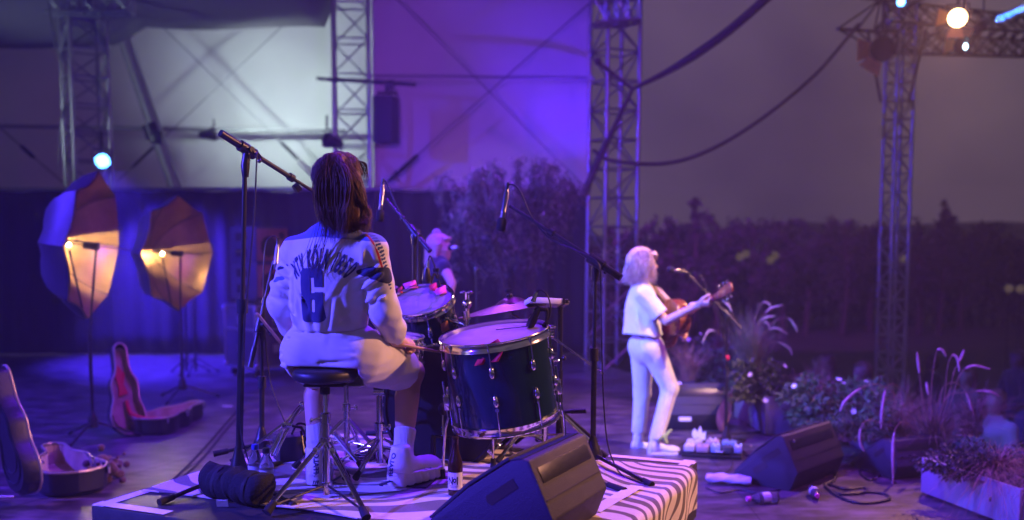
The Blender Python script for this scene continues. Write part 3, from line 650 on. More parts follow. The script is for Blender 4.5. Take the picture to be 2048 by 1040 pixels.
# stool
sb = rb(654, 1012, 3.93)
t = thing('drum_stool', 'round black drum stool on a chrome tripod under the drummer', 'stool', tuple(sb)); sz = at(655, 738, 3.93).z
b = MB(); b.lathe([(0, -.055), (.10, -.048), (.120, -.042), (.127, -.032), (.127, -.012), (.120, -.002), (.10, .004), (0, .006)], axis(Vector((sb.x, sb.y, sz)), (0, 0, 1)), 48); b.build('seat', mat('vinyl', (.018, .017, .018), .42, 0, .2, 30, .1, 200), t, 50)
b = MB(); prof = [(.0085, 0)] 
b.tube([sb+Vector((0, 0, .34)), Vector((sb.x, sb.y, sz-.05))], .0085, 12)
for k in range(22):
    z = .345+(sz-.06-sb.z-.345)*k/22; b.lathe([(.0085, 0), (.0105, .002), (.0085, .004)], axis(sb+Vector((0, 0, z)), (0, 0, 1)), 12)
b.build('threaded_rod', M['chrome'], t)
b = MB(); b.tube([sb+Vector((0, 0, .012)), sb+Vector((0, 0, .34))], .0155, 16); b.lathe([(.016, 0), (.021, .003), (.021, .04), (.016, .045)], axis(sb+Vector((0, 0, .30)), (0, 0, 1)), 18); b.lathe([(.016, 0), (.022, .003), (.022, .035), (.016, .04)], axis(sb+Vector((0, 0, .205)), (0, 0, 1)), 18); b.lathe([(.016, 0), (.024, .003), (.024, .02), (.016, .023)], axis(sb+Vector((0, 0, .04)), (0, 0, 1)), 18); b.build('column', M['chrome'], t)
b = MB(); b.tube([sb+Vector((-.018, -.01, .325)), sb+Vector((-.05, -.02, .315))], .004, 8); b.ball(tuple(sb+Vector((-.055, -.02, .314))), .009, 8, (.6, 1, 1.6)); b.build('wing_screw', M['chrome'], t)
b = MB(); b.box((sb.x, sb.y, sz-.062), (.16, .07, .012), None, .003); b.tube([Vector((sb.x, sb.y, sz-.06)), Vector((sb.x, sb.y, sz-.10))], .02, 14); b.build('seat_mount', M['black'], t)
for q in (on(533, 1030, RZ+.012), on(733, 1040, RZ+.012), Vector((sb.x+.03, sb.y+.29, RZ+.012))):
    d = (q-sb); d.z = 0; d.normalize(); s = Vector((-d.y, d.x, 0)); p = sb+d*.022+Vector((0, 0, .225)); b = MB()
    b.tube([p+s*.009, q+s*.004+Vector((0, 0, .02))], .0055, 8); b.tube([p-s*.009, q-s*.004+Vector((0, 0, .02))], .0055, 8); b.box(tuple(p.lerp(q, .12)), (.022, .022, .03), None, .003); lg = b.build('leg', M['chrome'], t)
    b = MB(); b.tube([sb+d*.02+Vector((0, 0, .05)), q+Vector((0, 0, .028))-d*.02], .005, 8); b.build('brace', M['black'], t)
    b = MB(); dd = (q-p).normalized(); b.tube([q-dd*.05+Vector((0, 0, .01)), q-dd*.0+Vector((0, 0, .008))], [.014, .019], 12); b.build('rubber_foot', M['rubber'], lg)

# ================================================================== MICROPHONES AND STANDS
def cable(pts, label, r=.0035, grp='microphone cables', name='microphone_cable', n=8, m=None):
    b = MB(); b.tube(spline(pts, n), r, 8); return props(b.build(name, m or M['cable']), label, 'cable', grp)
def mic_stand(name, label, base, top, boom0, boom1, feet, thick=.0105, colr=.0105, m=None, base_hub=.07):
    m = m or M['black']; base = Vector(base); t = thing(name, label, 'microphone stand', tuple(base), 0, 'microphone stands')
    b = MB(); mid = base.lerp(Vector(top), .55); b.tube([base+Vector((0, 0, base_hub*.5)), mid], colr*1.25, 12); b.tube([mid, top], colr*.8, 12); b.build('column', m, t)
    b = MB(); b.tube([mid-Vector((0, 0, .03)), mid+Vector((0, 0, .03))], colr*1.9, 12); b.build('height_clutch', M['rubber'], t)
    d = (Vector(boom1)-Vector(boom0)).normalized(); top = Vector(top)
    k = (top-Vector(boom0)).dot(d); jb = Vector(boom0)+d*k
    b = MB(); b.tube([boom0, Vector(boom0)+d*.10], thick*1.25, 12); b.tube([Vector(boom0)+d*.10, Vector(boom0).lerp(Vector(boom1), .62)], thick*.85, 12); b.tube([Vector(boom0).lerp(Vector(boom1), .62), boom1], thick*.6, 12)
    b.tube([Vector(boom0).lerp(Vector(boom1), .60), Vector(boom0).lerp(Vector(boom1), .64)], thick*1.4, 12); b.build('boom', m, t)
    b = MB(); b.tube([jb-d*.04, jb+d*.04], thick*1.9, 12); b.tube([top-Vector((0, 0, .075)), top-Vector((0, 0, .03)), jb], [colr*1.1, .019, .016], 12); sdv = d.cross(Vector((0, 0, 1))).normalized(); b.tube([jb, jb+sdv*.035], .012, 12); b.build('boom_joint', m, t)
    b = MB(); b.tube([jb+sdv*.03, jb+sdv*.03+Vector((.03, 0, -.045))], .0035, 8); b.ball(tuple(jb+sdv*.03+Vector((.032, 0, -.048))), .009, 8); b.build('wing_screw', m, t)
    b = MB(); b.lathe([(.042, -base_hub*.62), (.044, -base_hub*.35), (.030, base_hub*.1), (.018, base_hub*.65), (.013, base_hub*.9)], axis(base+Vector((0, 0, base_hub*.9)), (0, 0, 1)), 20); b.build('hub', m, t)
    for f in feet:
        f = Vector(f); p = base+Vector((0, 0, base_hub*.55)); dd = (f-p).normalized(); b = MB(); b.tube([p+dd*.02, f], .0095, 10); lg = b.build('leg', m, t)
        b = MB(); b.tube([f-dd*.07, f], [.013, .015], 10); b.build('rubber_foot', M['rubber'], lg)
    return t
def pencil(label, a, bb, r=.0105, foam=True):
    a, bb = Vector(a), Vector(bb); t = thing('microphone', label, 'microphone', tuple(a), 0, 'microphones'); d = (bb-a); L = d.length; d.normalize()
    b = MB(); b.lathe([(r*.55, -.03), (r*.8, 0), (r, .004), (r, L*.50), (r*1.06, L*.51), (r*1.06, L*.54), (r, L*.55), (r, L*.66), (r*.9, L*.68)], axis(a, d), 18); b.build('body', mat('satin_nickel', (.34, .34, .36), .3, 1, .1, 30), t, 35)
    b = MB(); b.tube([a-d*.045, a-d*.005], [r*.55, r*.75], 12); b.build('plug', M['black'], t)
    if foam:
        b = MB(); b.lathe([(r*.9, L*.66), (r*1.7, L*.70), (r*1.9, L*.80), (r*1.8, L*.95), (r*1.2, L), (.001, L*1.01)], axis(a, d), 18); b.build('foam_cap', mat('foam', (.02, .02, .022), .95, 0, .2, 60, .5, 600), t, 60)
    return t
def on_rs(px, py): return on(px, py, RZ+.012)
A0 = on_rs(478, 962)
mic_stand('microphone_stand', 'tall black boom stand at left, its boom reaching behind the drummer\'s head', A0, at(490, 318, A0.y), at(441, 266, A0.y-.08), at(660, 404, A0.y+.36), [on_rs(318, 1005), on_rs(588, 1012), Vector((A0.x+.10, A0.y+.33, RZ+.012))], .0125, .0125, base_hub=.085)
b = MB(); c = at(594, 376, A0.y+.2); b.lathe([(.017, -.012), (.021, -.012), (.021, .012), (.017, .012), (.017, -.012)], axis(c, (.6, .3, .5)), 16); props(b.build('cable_clip', M['black']), 'small black ring clip under the tall boom', 'clip')
cable([at(633, 388, A0.y+.30), at(580, 352, A0.y+.20), at(528, 318, A0.y+.08), at(514, 305, A0.y+.0), at(513, 330, A0.y-.02), at(508, 430, A0.y-.02), at(497, 560, A0.y-.02), at(485, 700, A0.y-.02), at(481, 850, A0.y-.03), at(492, 905, A0.y-.03), on_rs(500, 930)], 'cable hanging down along the tall left boom stand')
B0 = rb(524, 905, 4.80)
mic_stand('microphone_stand', 'short black stand behind the water bottles holding a raised microphone', B0, at(524, 650, 4.80), at(500, 735, 4.74), at(547, 522, 4.88), [B0+Vector((.2, -.16, 0)), B0+Vector((-.22, -.06, 0)), B0+Vector((.04, .26, 0))])
pencil('slim silver microphone just left of the drummer\'s sleeve', at(555, 494, 4.88), at(549, 560, 4.86), .011, False)
cable([at(555, 482, 4.88), at(552, 473, 4.88), at(542, 474, 4.87), at(532, 488, 4.86), at(528, 530, 4.84), at(527, 590, 4.82), at(531, 680, 4.8), at(540, 760, 4.78), at(556, 810, 4.74), at(572, 850, 4.7)], 'looped cable of the slim microphone left of the drummer')
C0 = rb(828, 880, 5.15)
mic_stand('microphone_stand', 'black boom stand behind the rack tom', C0, at(828, 462, 5.15), at(860, 502, 5.08), at(773, 398, 5.30), [C0+Vector((.2, .2, 0)), C0+Vector((-.26, .1, 0)), C0+Vector((.04, -.28, 0))])
b = MB(); b.tube([at(838, 480, 5.2), at(838, 640, 5.2)], .006, 8); props(b.build('stand_rod', M['black']), 'thin upright rod right behind the rack tom microphone stand', 'rod')
pencil('silver microphone with dark foam pointing down right beside the drummer\'s head', at(765, 374, 5.28), at(759, 443, 5.26), .0115)
cable([at(766, 364, 5.28), at(770, 362, 5.28), at(778, 376, 5.27), at(792, 408, 5.22), at(808, 438, 5.18), at(824, 456, 5.12), at(836, 470, 5.1), at(836, 520, 5.1), at(834, 640, 5.08)], 'cable running down from the microphone beside the drummer\'s head')
D0 = rb(1186, 900, 4.56)
mic_stand('microphone_stand', 'black boom stand at right, its boom slanting up to the left', D0, at(1190, 530, 4.56), at(1242, 556, 4.50), at(1020, 412, 4.72), [on_rs(1304, 970), D0+Vector((-.30, -.10, 0)), D0+Vector((.05, .33, 0))], .0135, base_hub=.07)
pencil('silver microphone with dark foam pointing down above the ride cymbal', at(1013, 384, 4.72), at(1001, 462, 4.70), .012)
cable([at(1014, 374, 4.72), at(1019, 369, 4.72), at(1030, 371, 4.71), at(1044, 390, 4.70), at(1058, 424, 4.68), at(1076, 452, 4.66), at(1104, 480, 4.62), at(1150, 500, 4.56), at(1182, 515, 4.52), at(1198, 530, 4.50), at(1201, 560, 4.50), at(1203, 650, 4.50), at(1206, 780, 4.48), at(1214, 880, 4.45), at(1230, 930, 4.40), on_rs(1248, 952), on_rs(1290, 968)], 'cable looping from the right hand microphone and hanging to the rug', n=9)
t = thing('spare_stand', 'black folded stand lying behind the near monitor, one leg end poking out', 'stand', tuple(on_rs(1196, 965)))
b = MB(); q0, q1 = on_rs(1170, 955), on_rs(1250, 982); b.tube([q0, q1-(q1-q0)*.35], .010, 10); b.build('leg', M['black'], t)
b = MB(); b.tube([q0.lerp(q1, .6), q1], .015, 12); b.build('rubber_foot', M['rubber'], t)
# plain black stand with a white device on top
E0 = rb(1118, 890, 4.85); t = thing('pad_stand', 'plain black stand beside the floor tom under a white device', 'stand', tuple(E0))
b = MB(); b.tube([E0, at(1119, 740, 4.85)], .0165, 12); b.tube([at(1119, 740, 4.85), at(1121, 614, 4.85)], .0125, 12); b.build('column', M['black'], t)
b = MB(); b.tube([at(1120, 824, 4.84), at(1172, 822, 4.80)], .009, 10); b.tube([at(1142, 823, 4.82), at(1172, 822, 4.80)], .012, 10); b.ball(tuple(at(1128, 716, 4.83)), .012, 8); b.build('side_arm', M['black'], t)
for a in (.6, 2.7, 4.8):
    b = MB(); d = Vector((math.cos(a), math.sin(a), 0)); b.tube([E0+Vector((0, 0, .20)), E0+d*.24+Vector((0, 0, .01))], .009, 8); b.build('leg', M['black'], t)
t = thing('white_device', 'flat white electronic device lying on the plain black stand', 'device', tuple(at(1094, 612, 4.8)))
p0, p1 = at(1053, 603, 4.80), at(1133, 607, 4.84); Mx = axis(p0, p1-p0); L = (p1-p0).length
b = MB(); b.box((0, 0, L*.42), (.030, .12, L*.84), Mx, .008); b.build('body', M['white'], t)
b = MB(); b.box((0, 0, L*.92), (.026, .115, L*.155), Mx, .008); b.build('end_cap', M['white'], t)
b = MB(); b.box((0, -.004, L*.855), (.028, .118, L*.05), Mx); b.box((0, -.062, L*.93), (.020, .004, L*.09), Mx, .001); b.build('dark_band', M['black'], t)
# tom microphones
t = thing('microphone', 'black clip microphone on the far rim of the rack tom', 'microphone', tuple(at(858, 565, 4.95)), 0, 'microphones')
b = MB(); b.lathe([(.012, -.005), (.020, .0), (.023, .02), (.016, .06), (.012, .075)], axis(at(853, 566, 4.88), (.02, -.02, 1)), 16); b.build('body', M['black'], t)
b = MB(); b.tube([at(855, 534, 4.88), at(856, 521, 4.88)], [.0105, .007], 12); b.build('plug', M['chrome'], t)
b = MB(); b.tube(spline([at(862, 566, 4.90), at(868, 548, 4.92), at(874, 556, 4.95), at(880, 572, 4.95)], 6), .006, 8); b.box(tuple(at(872, 540, 4.92)), (.03, .02, .02), None, .004); b.build('clip', M['rubber'], t)
cable([at(856, 521, 4.88), at(860, 512, 4.88), at(866, 524, 4.9), at(872, 540, 4.92), at(878, 556, 4.94), at(874, 562, 4.95)], 'short looped cable of the rack tom microphone')
t = thing('microphone', 'black clip microphone on the right rim of the floor tom', 'microphone', tuple(at(1062, 650, 4.2)), 0, 'microphones')
b = MB(); b.lathe([(.011, 0), (.017, .003), (.020, .03), (.014, .08), (.010, .10)], axis(at(1058, 655, 4.22), (.05, 0, .1)), 16); b.build('body', M['black'], t)
b = MB(); b.tube([at(1066, 603, 4.24), at(1073, 585, 4.25)], [.0105, .007], 12); b.build('plug', M['chrome'], t)
b = MB(); b.tube(spline([at(1062, 632, 4.22), at(1078, 620, 4.22), at(1094, 620, 4.22), at(1092, 645, 4.22), at(1084, 660, 4.22)], 6), .0065, 8); b.box(tuple(at(1080, 619, 4.22)), (.05, .02, .016), None, .004); b.build('clip', M['rubber'], t)
cable([at(1073, 586, 4.25), at(1080, 579, 4.25), at(1094, 590, 4.24), at(1101, 612, 4.23), at(1098, 636, 4.22), at(1086, 650, 4.21), at(1090, 668, 4.21), at(1104, 720, 4.3), at(1114, 780, 4.45), at(1120, 830, 4.7), at(1122, 880, 4.78)], 'looped cable of the floor tom microphone hanging beside the drum')
# ================================================================== PEOPLE
def n3(v): v = Vector(v); return v.normalized()
def lm(P, o, X, Y_, Z): q = P-np.array(o, np.float32); return np.stack([q @ np.array(X, np.float32), q @ np.array(Y_, np.float32), q @ np.array(Z, np.float32)], 1)
def ell(q, c, r):                                           # ellipsoid in local coordinates (approximate distance)
    c = np.array(c, np.float32); r = np.array(r, np.float32); k = np.linalg.norm((q-c)/r, axis=1); k2 = np.linalg.norm((q-c)/(r*r), axis=1)
    return k*(k-1)/np.maximum(k2, 1e-6)
def head_sdf(P, c, f, up, s=1.0):                           # c: centre of the skull, f: where the face looks
    f = n3(f); up = n3(Vector(up)-f*Vector(up).dot(f)); x = f.cross(up); q = lm(P, c, x, f, up)/s; ax = np.abs(q[:, 0:1]); qa = np.concatenate([ax, q[:, 1:]], 1)
    d = usm(.03, ell(q, (0, -.012, .018), (.075, .094, .088)), ell(q, (0, .030, -.045), (.056, .060, .072)), ell(q, (0, .058, -.088), (.026, .026, .022)))
    d = smin(d, ell(qa, (.036, .062, -.025), (.022, .022, .022)), .02)                           # cheeks
    d = smin(d, cap(q, (0, .084, .008), (0, .108, -.030), .008, .013), .012)                      # nose
    d = smin(d, ell(qa, (.028, .080, .016), (.026, .012, .008)), .014)                           # brow
    d = -smin(-d, ell(qa, (.030, .098, -.002), (.016, .014, .010)), .010)                        # eye sockets
    d = smin(d, ell(q, (0, .086, -.058), (.022, .010, .005)), .006); d = smin(d, ell(q, (0, .084, -.068), (.019, .010, .006)), .006)
    d = smin(d, ell(qa, (.077, -.006, -.012), (.008, .018, .030)), .006)                         # ears
    return d*s
def eyes(t, c, f, up, s, name='eye'):
    f = n3(f); up = n3(Vector(up)-f*Vector(up).dot(f)); x = f.cross(up)
    for sg in (-1, 1):
        o = Vector(c)+(x*.030*sg+f*.079-up*.002)*s; b = MB(); b.ball(tuple(o), .0118*s, 12); e = b.build(name, M_eye, t)
        b = MB(); b.ball(tuple(o+f*.0075*s), .0055*s, 10); b.build('iris', M['lens'], e)
M_eye = mat('eye_white', (.75, .72, .70), .2, 0, .05)
def hand_fn(w, d, pn, side, curl=(.5, .6, .5), s=1.0, thumb=.6):      # w wrist, d fingers run, pn palm faces, side +1 when the thumb lies along d x pn
    d = n3(d); pn = n3(Vector(pn)-d*Vector(pn).dot(d)); x = d.cross(pn)*side; w = Vector(w); prim = []
    k = w+d*.085*s
    fing = []
    for i, (off, L) in enumerate(((.030, .070), (.010, .078), (-.010, .072), (-.028, .056))):
        p = k+x*off*s - d*abs(off-.01)*.25*s; dd = d.copy(); pp = pn.copy(); seg = [p]; ang = 0
        for j, fr in enumerate((.46, .30, .24)):
            ang += curl[j]*(1+.08*i); v = d*math.cos(ang)+pn*math.sin(ang); seg.append(seg[-1]+v*L*fr*s)
        fing.append(seg)
    tb = w+d*.030*s+x*.028*s+pn*.008*s; v1 = n3(d*.72+x*.62+pn*.35); v2 = n3(d*.75-x*.15*thumb+pn*.75*thumb)
    th = [tb, tb+v1*.038*s, tb+v1*.038*s+n3(v1+v2)*.032*s, tb+v1*.038*s+n3(v1+v2)*.032*s+v2*.026*s]
    def fn(P):
        q = ecap(P, w+d*.02*s+x*.008*s, k-d*.012*s+x*.004*s, .030*s, .036*s, pn, .48)
        q = smin(q, cap(P, w-d*.05*s, w+d*.015*s, .024*s, .025*s), .02*s)
        q = smin(q, cap(P, tb, th[1], .016*s, .013*s), .014*s)
        for seg in fing:
            f = chain(P, seg, (.0098*s, .0090*s, .0082*s, .0072*s)); f = np.minimum(f, cap(P, seg[1], seg[1], .0100*s, .0100*s)); q = smin(q, f, .004*s)
        f = chain(P, th, (.013*s, .0115*s, .0105*s, .0085*s)); return smin(q, f, .005*s)
    allp = [w-d*.07*s] + [p for sg in fing for p in sg] + th
    lo = [min(p[i] for p in allp)-.045*s for i in range(3)]; hi = [max(p[i] for p in allp)+.045*s for i in range(3)]
    return fn, lo, hi
def hand_mesh(*a, h=.0034, **k): fn, lo, hi = hand_fn(*a, **k); return surface(fn, lo, hi, h)
def joinvf(L):
    V = []; F = []; n = 0
    for v, f in L: V.append(v); F.append(f+n); n += len(v)
    return np.concatenate(V), np.concatenate(F)
def bounds(pts, m): return [min(p[i] for p in pts)-m for i in range(3)], [max(p[i] for p in pts)+m for i in range(3)]
def shoe(name, heel, toe, t, mu, ms, s=1.0, chunky=0.0, h=.006, z0=None, high=.10):
    heel, toe = Vector(heel), Vector(toe); d = toe-heel; d.z = 0; L = d.length; d.normalize(); x = Vector((-d.y, d.x, 0)); z0 = heel.z if z0 is None else z0
    o = Vector((heel.x, heel.y, z0)); k = L/.27
    def up(P):
        q = lm(P, o, x, d, (0, 0, 1))
        a = usm(.03*k, ell(q, (0, .05*k, .055*k), (.036*k, .052*k, .060*k)), ell(q, (0, .205*k, .042*k), (.044*k, .062*k, .038*k)), cap(q, (0, .06*k, .075*k), (0, .19*k, .045*k), .036*k, .030*k), cap(q, (0, .052*k, .06*k), (0, .055*k, high*k), .036*k, .038*k))
        a = np.maximum(a, q[:, 2]-high*k*1.15); a += .0018*np.sin(q[:, 1]*90)*np.clip((q[:, 2]-.06)*20, 0, 1)
        return np.maximum(a, .022*k-q[:, 2])
    def so(P):
        q = lm(P, o, x, d, (0, 0, 1)); w = .040*k+.010*k*np.sin(np.clip(q[:, 1]/(.27*k), 0, 1)*PI*1.2-.6) + chunky*.004
        e = np.abs(q[:, 0])-w; lo_ = np.maximum(-q[:, 1]-.004, q[:, 1]-.262*k); r = np.sqrt(np.maximum(e+.035*k, 0)**2+np.maximum(lo_+.035*k, 0)**2)-.035*k
        top = .030*k+chunky*(.012+.014*np.clip(1-q[:, 1]/(.2*k), 0, 1)); tz = np.maximum(q[:, 2]-top, -q[:, 2]+.012*np.clip((q[:, 1]-.2*k)/.07, 0, 1)**2)
        dd = np.maximum(r, tz)
        if chunky: dd += .0035*np.maximum(0, np.sin(q[:, 1]*150+q[:, 2]*40))*(q[:, 2] < top*.8)
        return dd
    pts = [o-d*.03+x*.07, o-d*.03-x*.07, o+d*(L+.03)+x*.07, o+d*(L+.03)-x*.07]; lo, hi = bounds(pts, .01); lo[2] = z0-.008; hi[2] = z0+.16*k
    v, f = surface(up, lo, hi, h); o1 = npmesh(name, v, f, mu, t)
    v, f = surface(so, lo, hi, h); npmesh('sole', v, f, ms, o1, 40); return o1
def cloth(name, col, bump=.25, sc=420, rough=.85, sheen=.25, var=.06):        # weave plus a crumple of small creases
    m = mat(name, col, rough, 0, var, 12, bump, sc, sheen=sheen); t = m.node_tree; bp = [n for n in t.nodes if n.type == 'BUMP'][0]; c = t.nodes.new('ShaderNodeTexCoord'); n = t.nodes.new('ShaderNodeTexNoise')
    n.noise_type = 'RIDGED_MULTIFRACTAL'; n.inputs['Scale'].default_value = 7; n.inputs['Detail'].default_value = 3; n.inputs['Distortion'].default_value = 1.2; b2 = t.nodes.new('ShaderNodeBump'); b2.inputs['Strength'].default_value = .5; b2.inputs['Distance'].default_value = .012
    t.links.new(c.outputs['Object'], n.inputs['Vector']); t.links.new(n.outputs['Fac'], b2.inputs['Height']); t.links.new(b2.outputs[0], bp.inputs['Normal']); return m
def strands(name, paths, m, t, r=.0013, n=4):
    b = MB()
    for p in paths:
        k = len(p); b.tube(p, [r*(.75+.25*math.sin(PI*i/k))*(1-.8*(i/(k-1))**4) for i in range(k)], n, False)
    return b.build(name, m, t, 180)
def hair_mat(name, col, tip, var=.5):
    m = mat(name, col, .52, 0, 0, spec=.4); tt = m.node_tree; bs = tt.nodes['Principled BSDF']; c = tt.nodes.new('ShaderNodeTexCoord'); mp = tt.nodes.new('ShaderNodeMapping'); mp.inputs['Scale'].default_value = (1, 1, .06)
    nn = tt.nodes.new('ShaderNodeTexNoise'); nn.inputs['Scale'].default_value = 170; nn.inputs['Detail'].default_value = 3; rr = tt.nodes.new('ShaderNodeValToRGB'); e = rr.color_ramp.elements
    e[0].position = .3; e[0].color = (*col, 1); e[1].position = .72; e[1].color = (*tip, 1)
    tt.links.new(c.outputs['Object'], mp.inputs[0]); tt.links.new(mp.outputs[0], nn.inputs['Vector']); tt.links.new(nn.outputs['Fac'], rr.inputs[0]); tt.links.new(rr.outputs[0], bs.inputs['Base Color'])
    bp = tt.nodes.new('ShaderNodeBump'); bp.inputs['Strength'].default_value = .6; bp.inputs['Distance'].default_value = .004; tt.links.new(nn.outputs['Fac'], bp.inputs['Height']); tt.links.new(bp.outputs[0], bs.inputs['Normal']); return m

# ------------------------------------------------------------------ the drummer
yw = R(25); DF = Vector((math.sin(yw), math.cos(yw), 0)); DR = Vector((math.cos(yw), -math.sin(yw), 0)); UP = Vector((0, 0, 1))
dr = thing('person', 'person drumming seen from behind in a white sports top and shorts, long dark ponytail', 'person', (sb.x, sb.y+.02, RZ+.009))
S0, S1, S2, S3 = at(660, 655, 4.00), at(660, 602, 3.985), at(662, 545, 3.975), at(668, 500, 3.985)
Ls, Rs = at(597, 506, 4.04), at(741, 503, 3.90); Nk = at(681, 468, 3.99); Hd = at(681, 371, 4.00)
Le, Lw = at(566, 608, 4.07), at(592, 674, 4.28); Re, Rw = at(768, 622, 3.92), at(797, 682, 4.08)
HL, HR = at(620, 706, 4.02), at(714, 712, 3.98); KL, KR = at(637, 742, 4.36), at(822, 744, 4.33); AL, AR = at(632, 905, 4.20), at(806, 905, 4.17)
stoolS = lambda P: np.maximum(np.linalg.norm(P[:, :2]-np.array((sb.x, sb.y), np.float32), axis=1)-.155, np.abs(P[:, 2]-(sz-.03))-.042)
FD = n3((.40, .915, -.06))                                   # she looks over to the right
def bodyD(P):
    d = usm(.05, ecap(P, S0, S2, .125, .130, DF, .7), ecap(P, S2, S3, .130, .10, DF, .7), cap(P, Ls, Rs, .05, .05), cap(P, HL, HR, .09, .09))
    d = smin(d, cap(P, S3, Nk, .06, .052), .04); d = smin(d, cap(P, Nk, Hd-UP*.05, .050, .046), .03)
    for a in ((Ls, Le, Lw), (Rs, Re, Rw)): d = smin(d, chain(P, a, (.045, .036, .026)), .02)
    for h_, k_, a_ in ((HL, KL, AL), (HR, KR, AR)):
        ca = k_.lerp(a_, .30) - DF*.022
        d = smin(d, cap(P, h_, k_, .085, .060), .03); d = smin(d, cap(P, k_, a_, .050, .034), .02); d = smin(d, cap(P, ca, ca.lerp(a_, .45), .048, .036), .03)
        d = smin(d, cap(P, a_, a_-UP*.07+DF*.02, .036, .036), .02)
    d = smin(d, head_sdf(P, Hd, FD, UP, 1.0), .015)
    return np.maximum(d, -stoolS(P)-.006)
v1 = surface(bodyD, *bounds([S0, S3, Ls, Rs, HL, HR, KL, KR, AL-UP*.1, AR-UP*.1, Hd+UP*.13, Le, Re, Rw, Lw], .11), .0095)
st1 = n3(at(882, 703, 4.19)-at(800, 690, 4.10)); st0 = n3(at(572, 700, 4.33)-at(515, 628, 4.12))
h1 = hand_mesh(Rw+Vector((.0, .01, -.002)), n3(Vector((.20, .40, -.08))), (-.45, .05, -.9), 1, (.75, 1.15, .8), 1.0)
h2 = hand_mesh(Lw, n3(Vector((.0, .5, -.02))), (.4, 0, -.9), -1, (.75, 1.15, .8), 1.0)
V, F = joinvf([v1, h1, h2]); npmesh('body', V, F, M['skin'], dr); eyes(dr, Hd, FD, UP, 1.0)
# the top
rf = random.Random(3)
JF = []
def fold(p, q, w, a): JF.append((p, q, w*.8, a))
bk = -DF*.115
for i in range(9):                                          # pulled folds from the armpits to the hem, bunching over the waist
    u = -.13+.26*i/8; x = S0+DR*u+bk; fold(x+UP*(.10+.04*rf.random())+DR*rf.uniform(-.03, .03), x-UP*.02+DR*rf.uniform(-.03, .03), .014+.01*rf.random(), (.011 if i % 2 else -.010)*(.6+.7*rf.random()))
for sg, s_, e_ in ((1, Rs, Re), (-1, Ls, Le)):
    for i in range(7):
        c = s_.lerp(e_, .28+.10*i); dz = n3(e_-s_); o = DR*sg*.0
        fold(c-DF*.075+DR*sg*-.05+dz*.02, c-DF*.045+DR*sg*.07-dz*.035+UP*rf.uniform(-.03, .03), .013, (.010 if i % 2 else -.010)*(.7+.6*rf.random()))
    for i in range(4):
        fold(s_+DR*sg*-.035-UP*.07+bk*.8, S1+DR*(sg*.10-.05*sg*i)+UP*(.03-.035*i)+bk, .013, (.010 if i % 2 else -.011))
for i in range(5): z = .015+.022*i; fold(S0+DR*-.16+UP*z+bk*.75, S0+DR*.17+UP*(z+rf.uniform(-.02, .03))+bk*.75, .010, (.006 if i % 2 else -.007))
fold(at(735, 500, 3.83), at(745, 600, 3.82), .016, -.014); fold(at(725, 505, 3.82), at(720, 640, 3.83), .018, .010); fold(at(705, 640, 3.84), at(775, 560, 3.83), .016, -.012)
fold(at(690, 655, 3.85), at(740, 600, 3.84), .016, .012); fold(at(587, 520, 3.95), at(590, 640, 3.95), .013, -.013)
def jack(P, thin=0.0):
    d = usm(.045, ecap(P, S0-UP*.0, S1, .150, .160, DF, .74), ecap(P, S1, S2, .160, .156, DF, .74), ecap(P, S2, S3, .156, .128, DF, .74))
    d = smin(d, cap(P, Ls, Rs, .072, .072), .05); d = smin(d, cap(P, S3+UP*.01, Nk+UP*.006, .085, .064), .035)
    for (s_, e_, w_) in ((Ls, Le, Lw), (Rs, Re, Rw)):
        wq = w_-n3(w_-e_)*.035; d = smin(d, smin(cap(P, s_, e_, .069, .060), cap(P, e_, e_.lerp(wq, .7), .060, .053), .03), .011); d = smin(d, cap(P, e_.lerp(wq, .7), wq, .054, .036), .02)
    d -= folds(P, JF)*2.3; d += .0022*np.sin(P[:, 0]*70+P[:, 2]*37)*np.sin(P[:, 2]*61-P[:, 1]*33)
    hem = S0.z-.004+.008*np.sin(P[:, 0]*9); d = np.maximum(d, np.where(np.abs(lm(P, S0, DR, DF, UP)[:, 0]) < .185, hem-P[:, 2], -1)*1.0)
    d = smin(d, np.maximum(np.abs(ecap(P, S0+UP*.018, S0+UP*.018, .150, .150, DF, .72))-.010, np.abs(P[:, 2]-S0.z-.014)-.016), .012)
    neck = cap(P, Nk+UP*.0, Nk+UP*.12, .052, .06); return np.maximum(d, -neck)
lo, hi = bounds([S0-UP*.03, S3, Ls, Rs, Le, Re, Lw, Rw, Nk], .13)
V, F = surface(jack, lo, hi, .0062)
Vf = V.astype(np.float32); q = lm(Vf, S3, DR, DF, UP)
yoke = q[:, 2] - (.052 - .012*np.abs(q[:, 0])/.15) ; yoke = np.where(q[:, 1] > .13, -1, yoke)
bvh = BVHTree.FromPolygons([Vector(x) for x in V.tolist()], F.tolist())
def hit(px, py): o = Vector((0, 0, CAM_H)); h_ = bvh.ray_cast(o, ray(px, py).normalized())[0]; return h_ or at(px, py, 3.87)
def seam(pts, rads):                                         # signed distance to a band sewn along points on the cloth
    best = np.full(len(Vf), -9., np.float32); arc = np.zeros(len(Vf), np.float32); L = 0
    for i in range(len(pts)-1):
        a_, b_ = np.array(pts[i], np.float32), np.array(pts[i+1], np.float32); ab = b_-a_; l = float(np.linalg.norm(ab)); tt = np.clip((Vf-a_) @ ab/(l*l+1e-9), 0, 1)
        d = rads[i]+(rads[i+1]-rads[i])*tt-np.linalg.norm(Vf-a_-tt[:, None]*ab, axis=1); up_ = d > best; best = np.where(up_, d, best); arc = np.where(up_, L+tt*l, arc); L += l
    return best, arc
band = np.maximum(seam([hit(717, 544), hit(738, 545), hit(774, 551)], [.009, .024, .032])[0], seam([hit(558, 536), hit(575, 530)], [.010, .006])[0])
red = seam([hit(712, 452), hit(728, 464), hit(744, 482), hit(756, 508), hit(764, 535)], [.005]*5)[0]
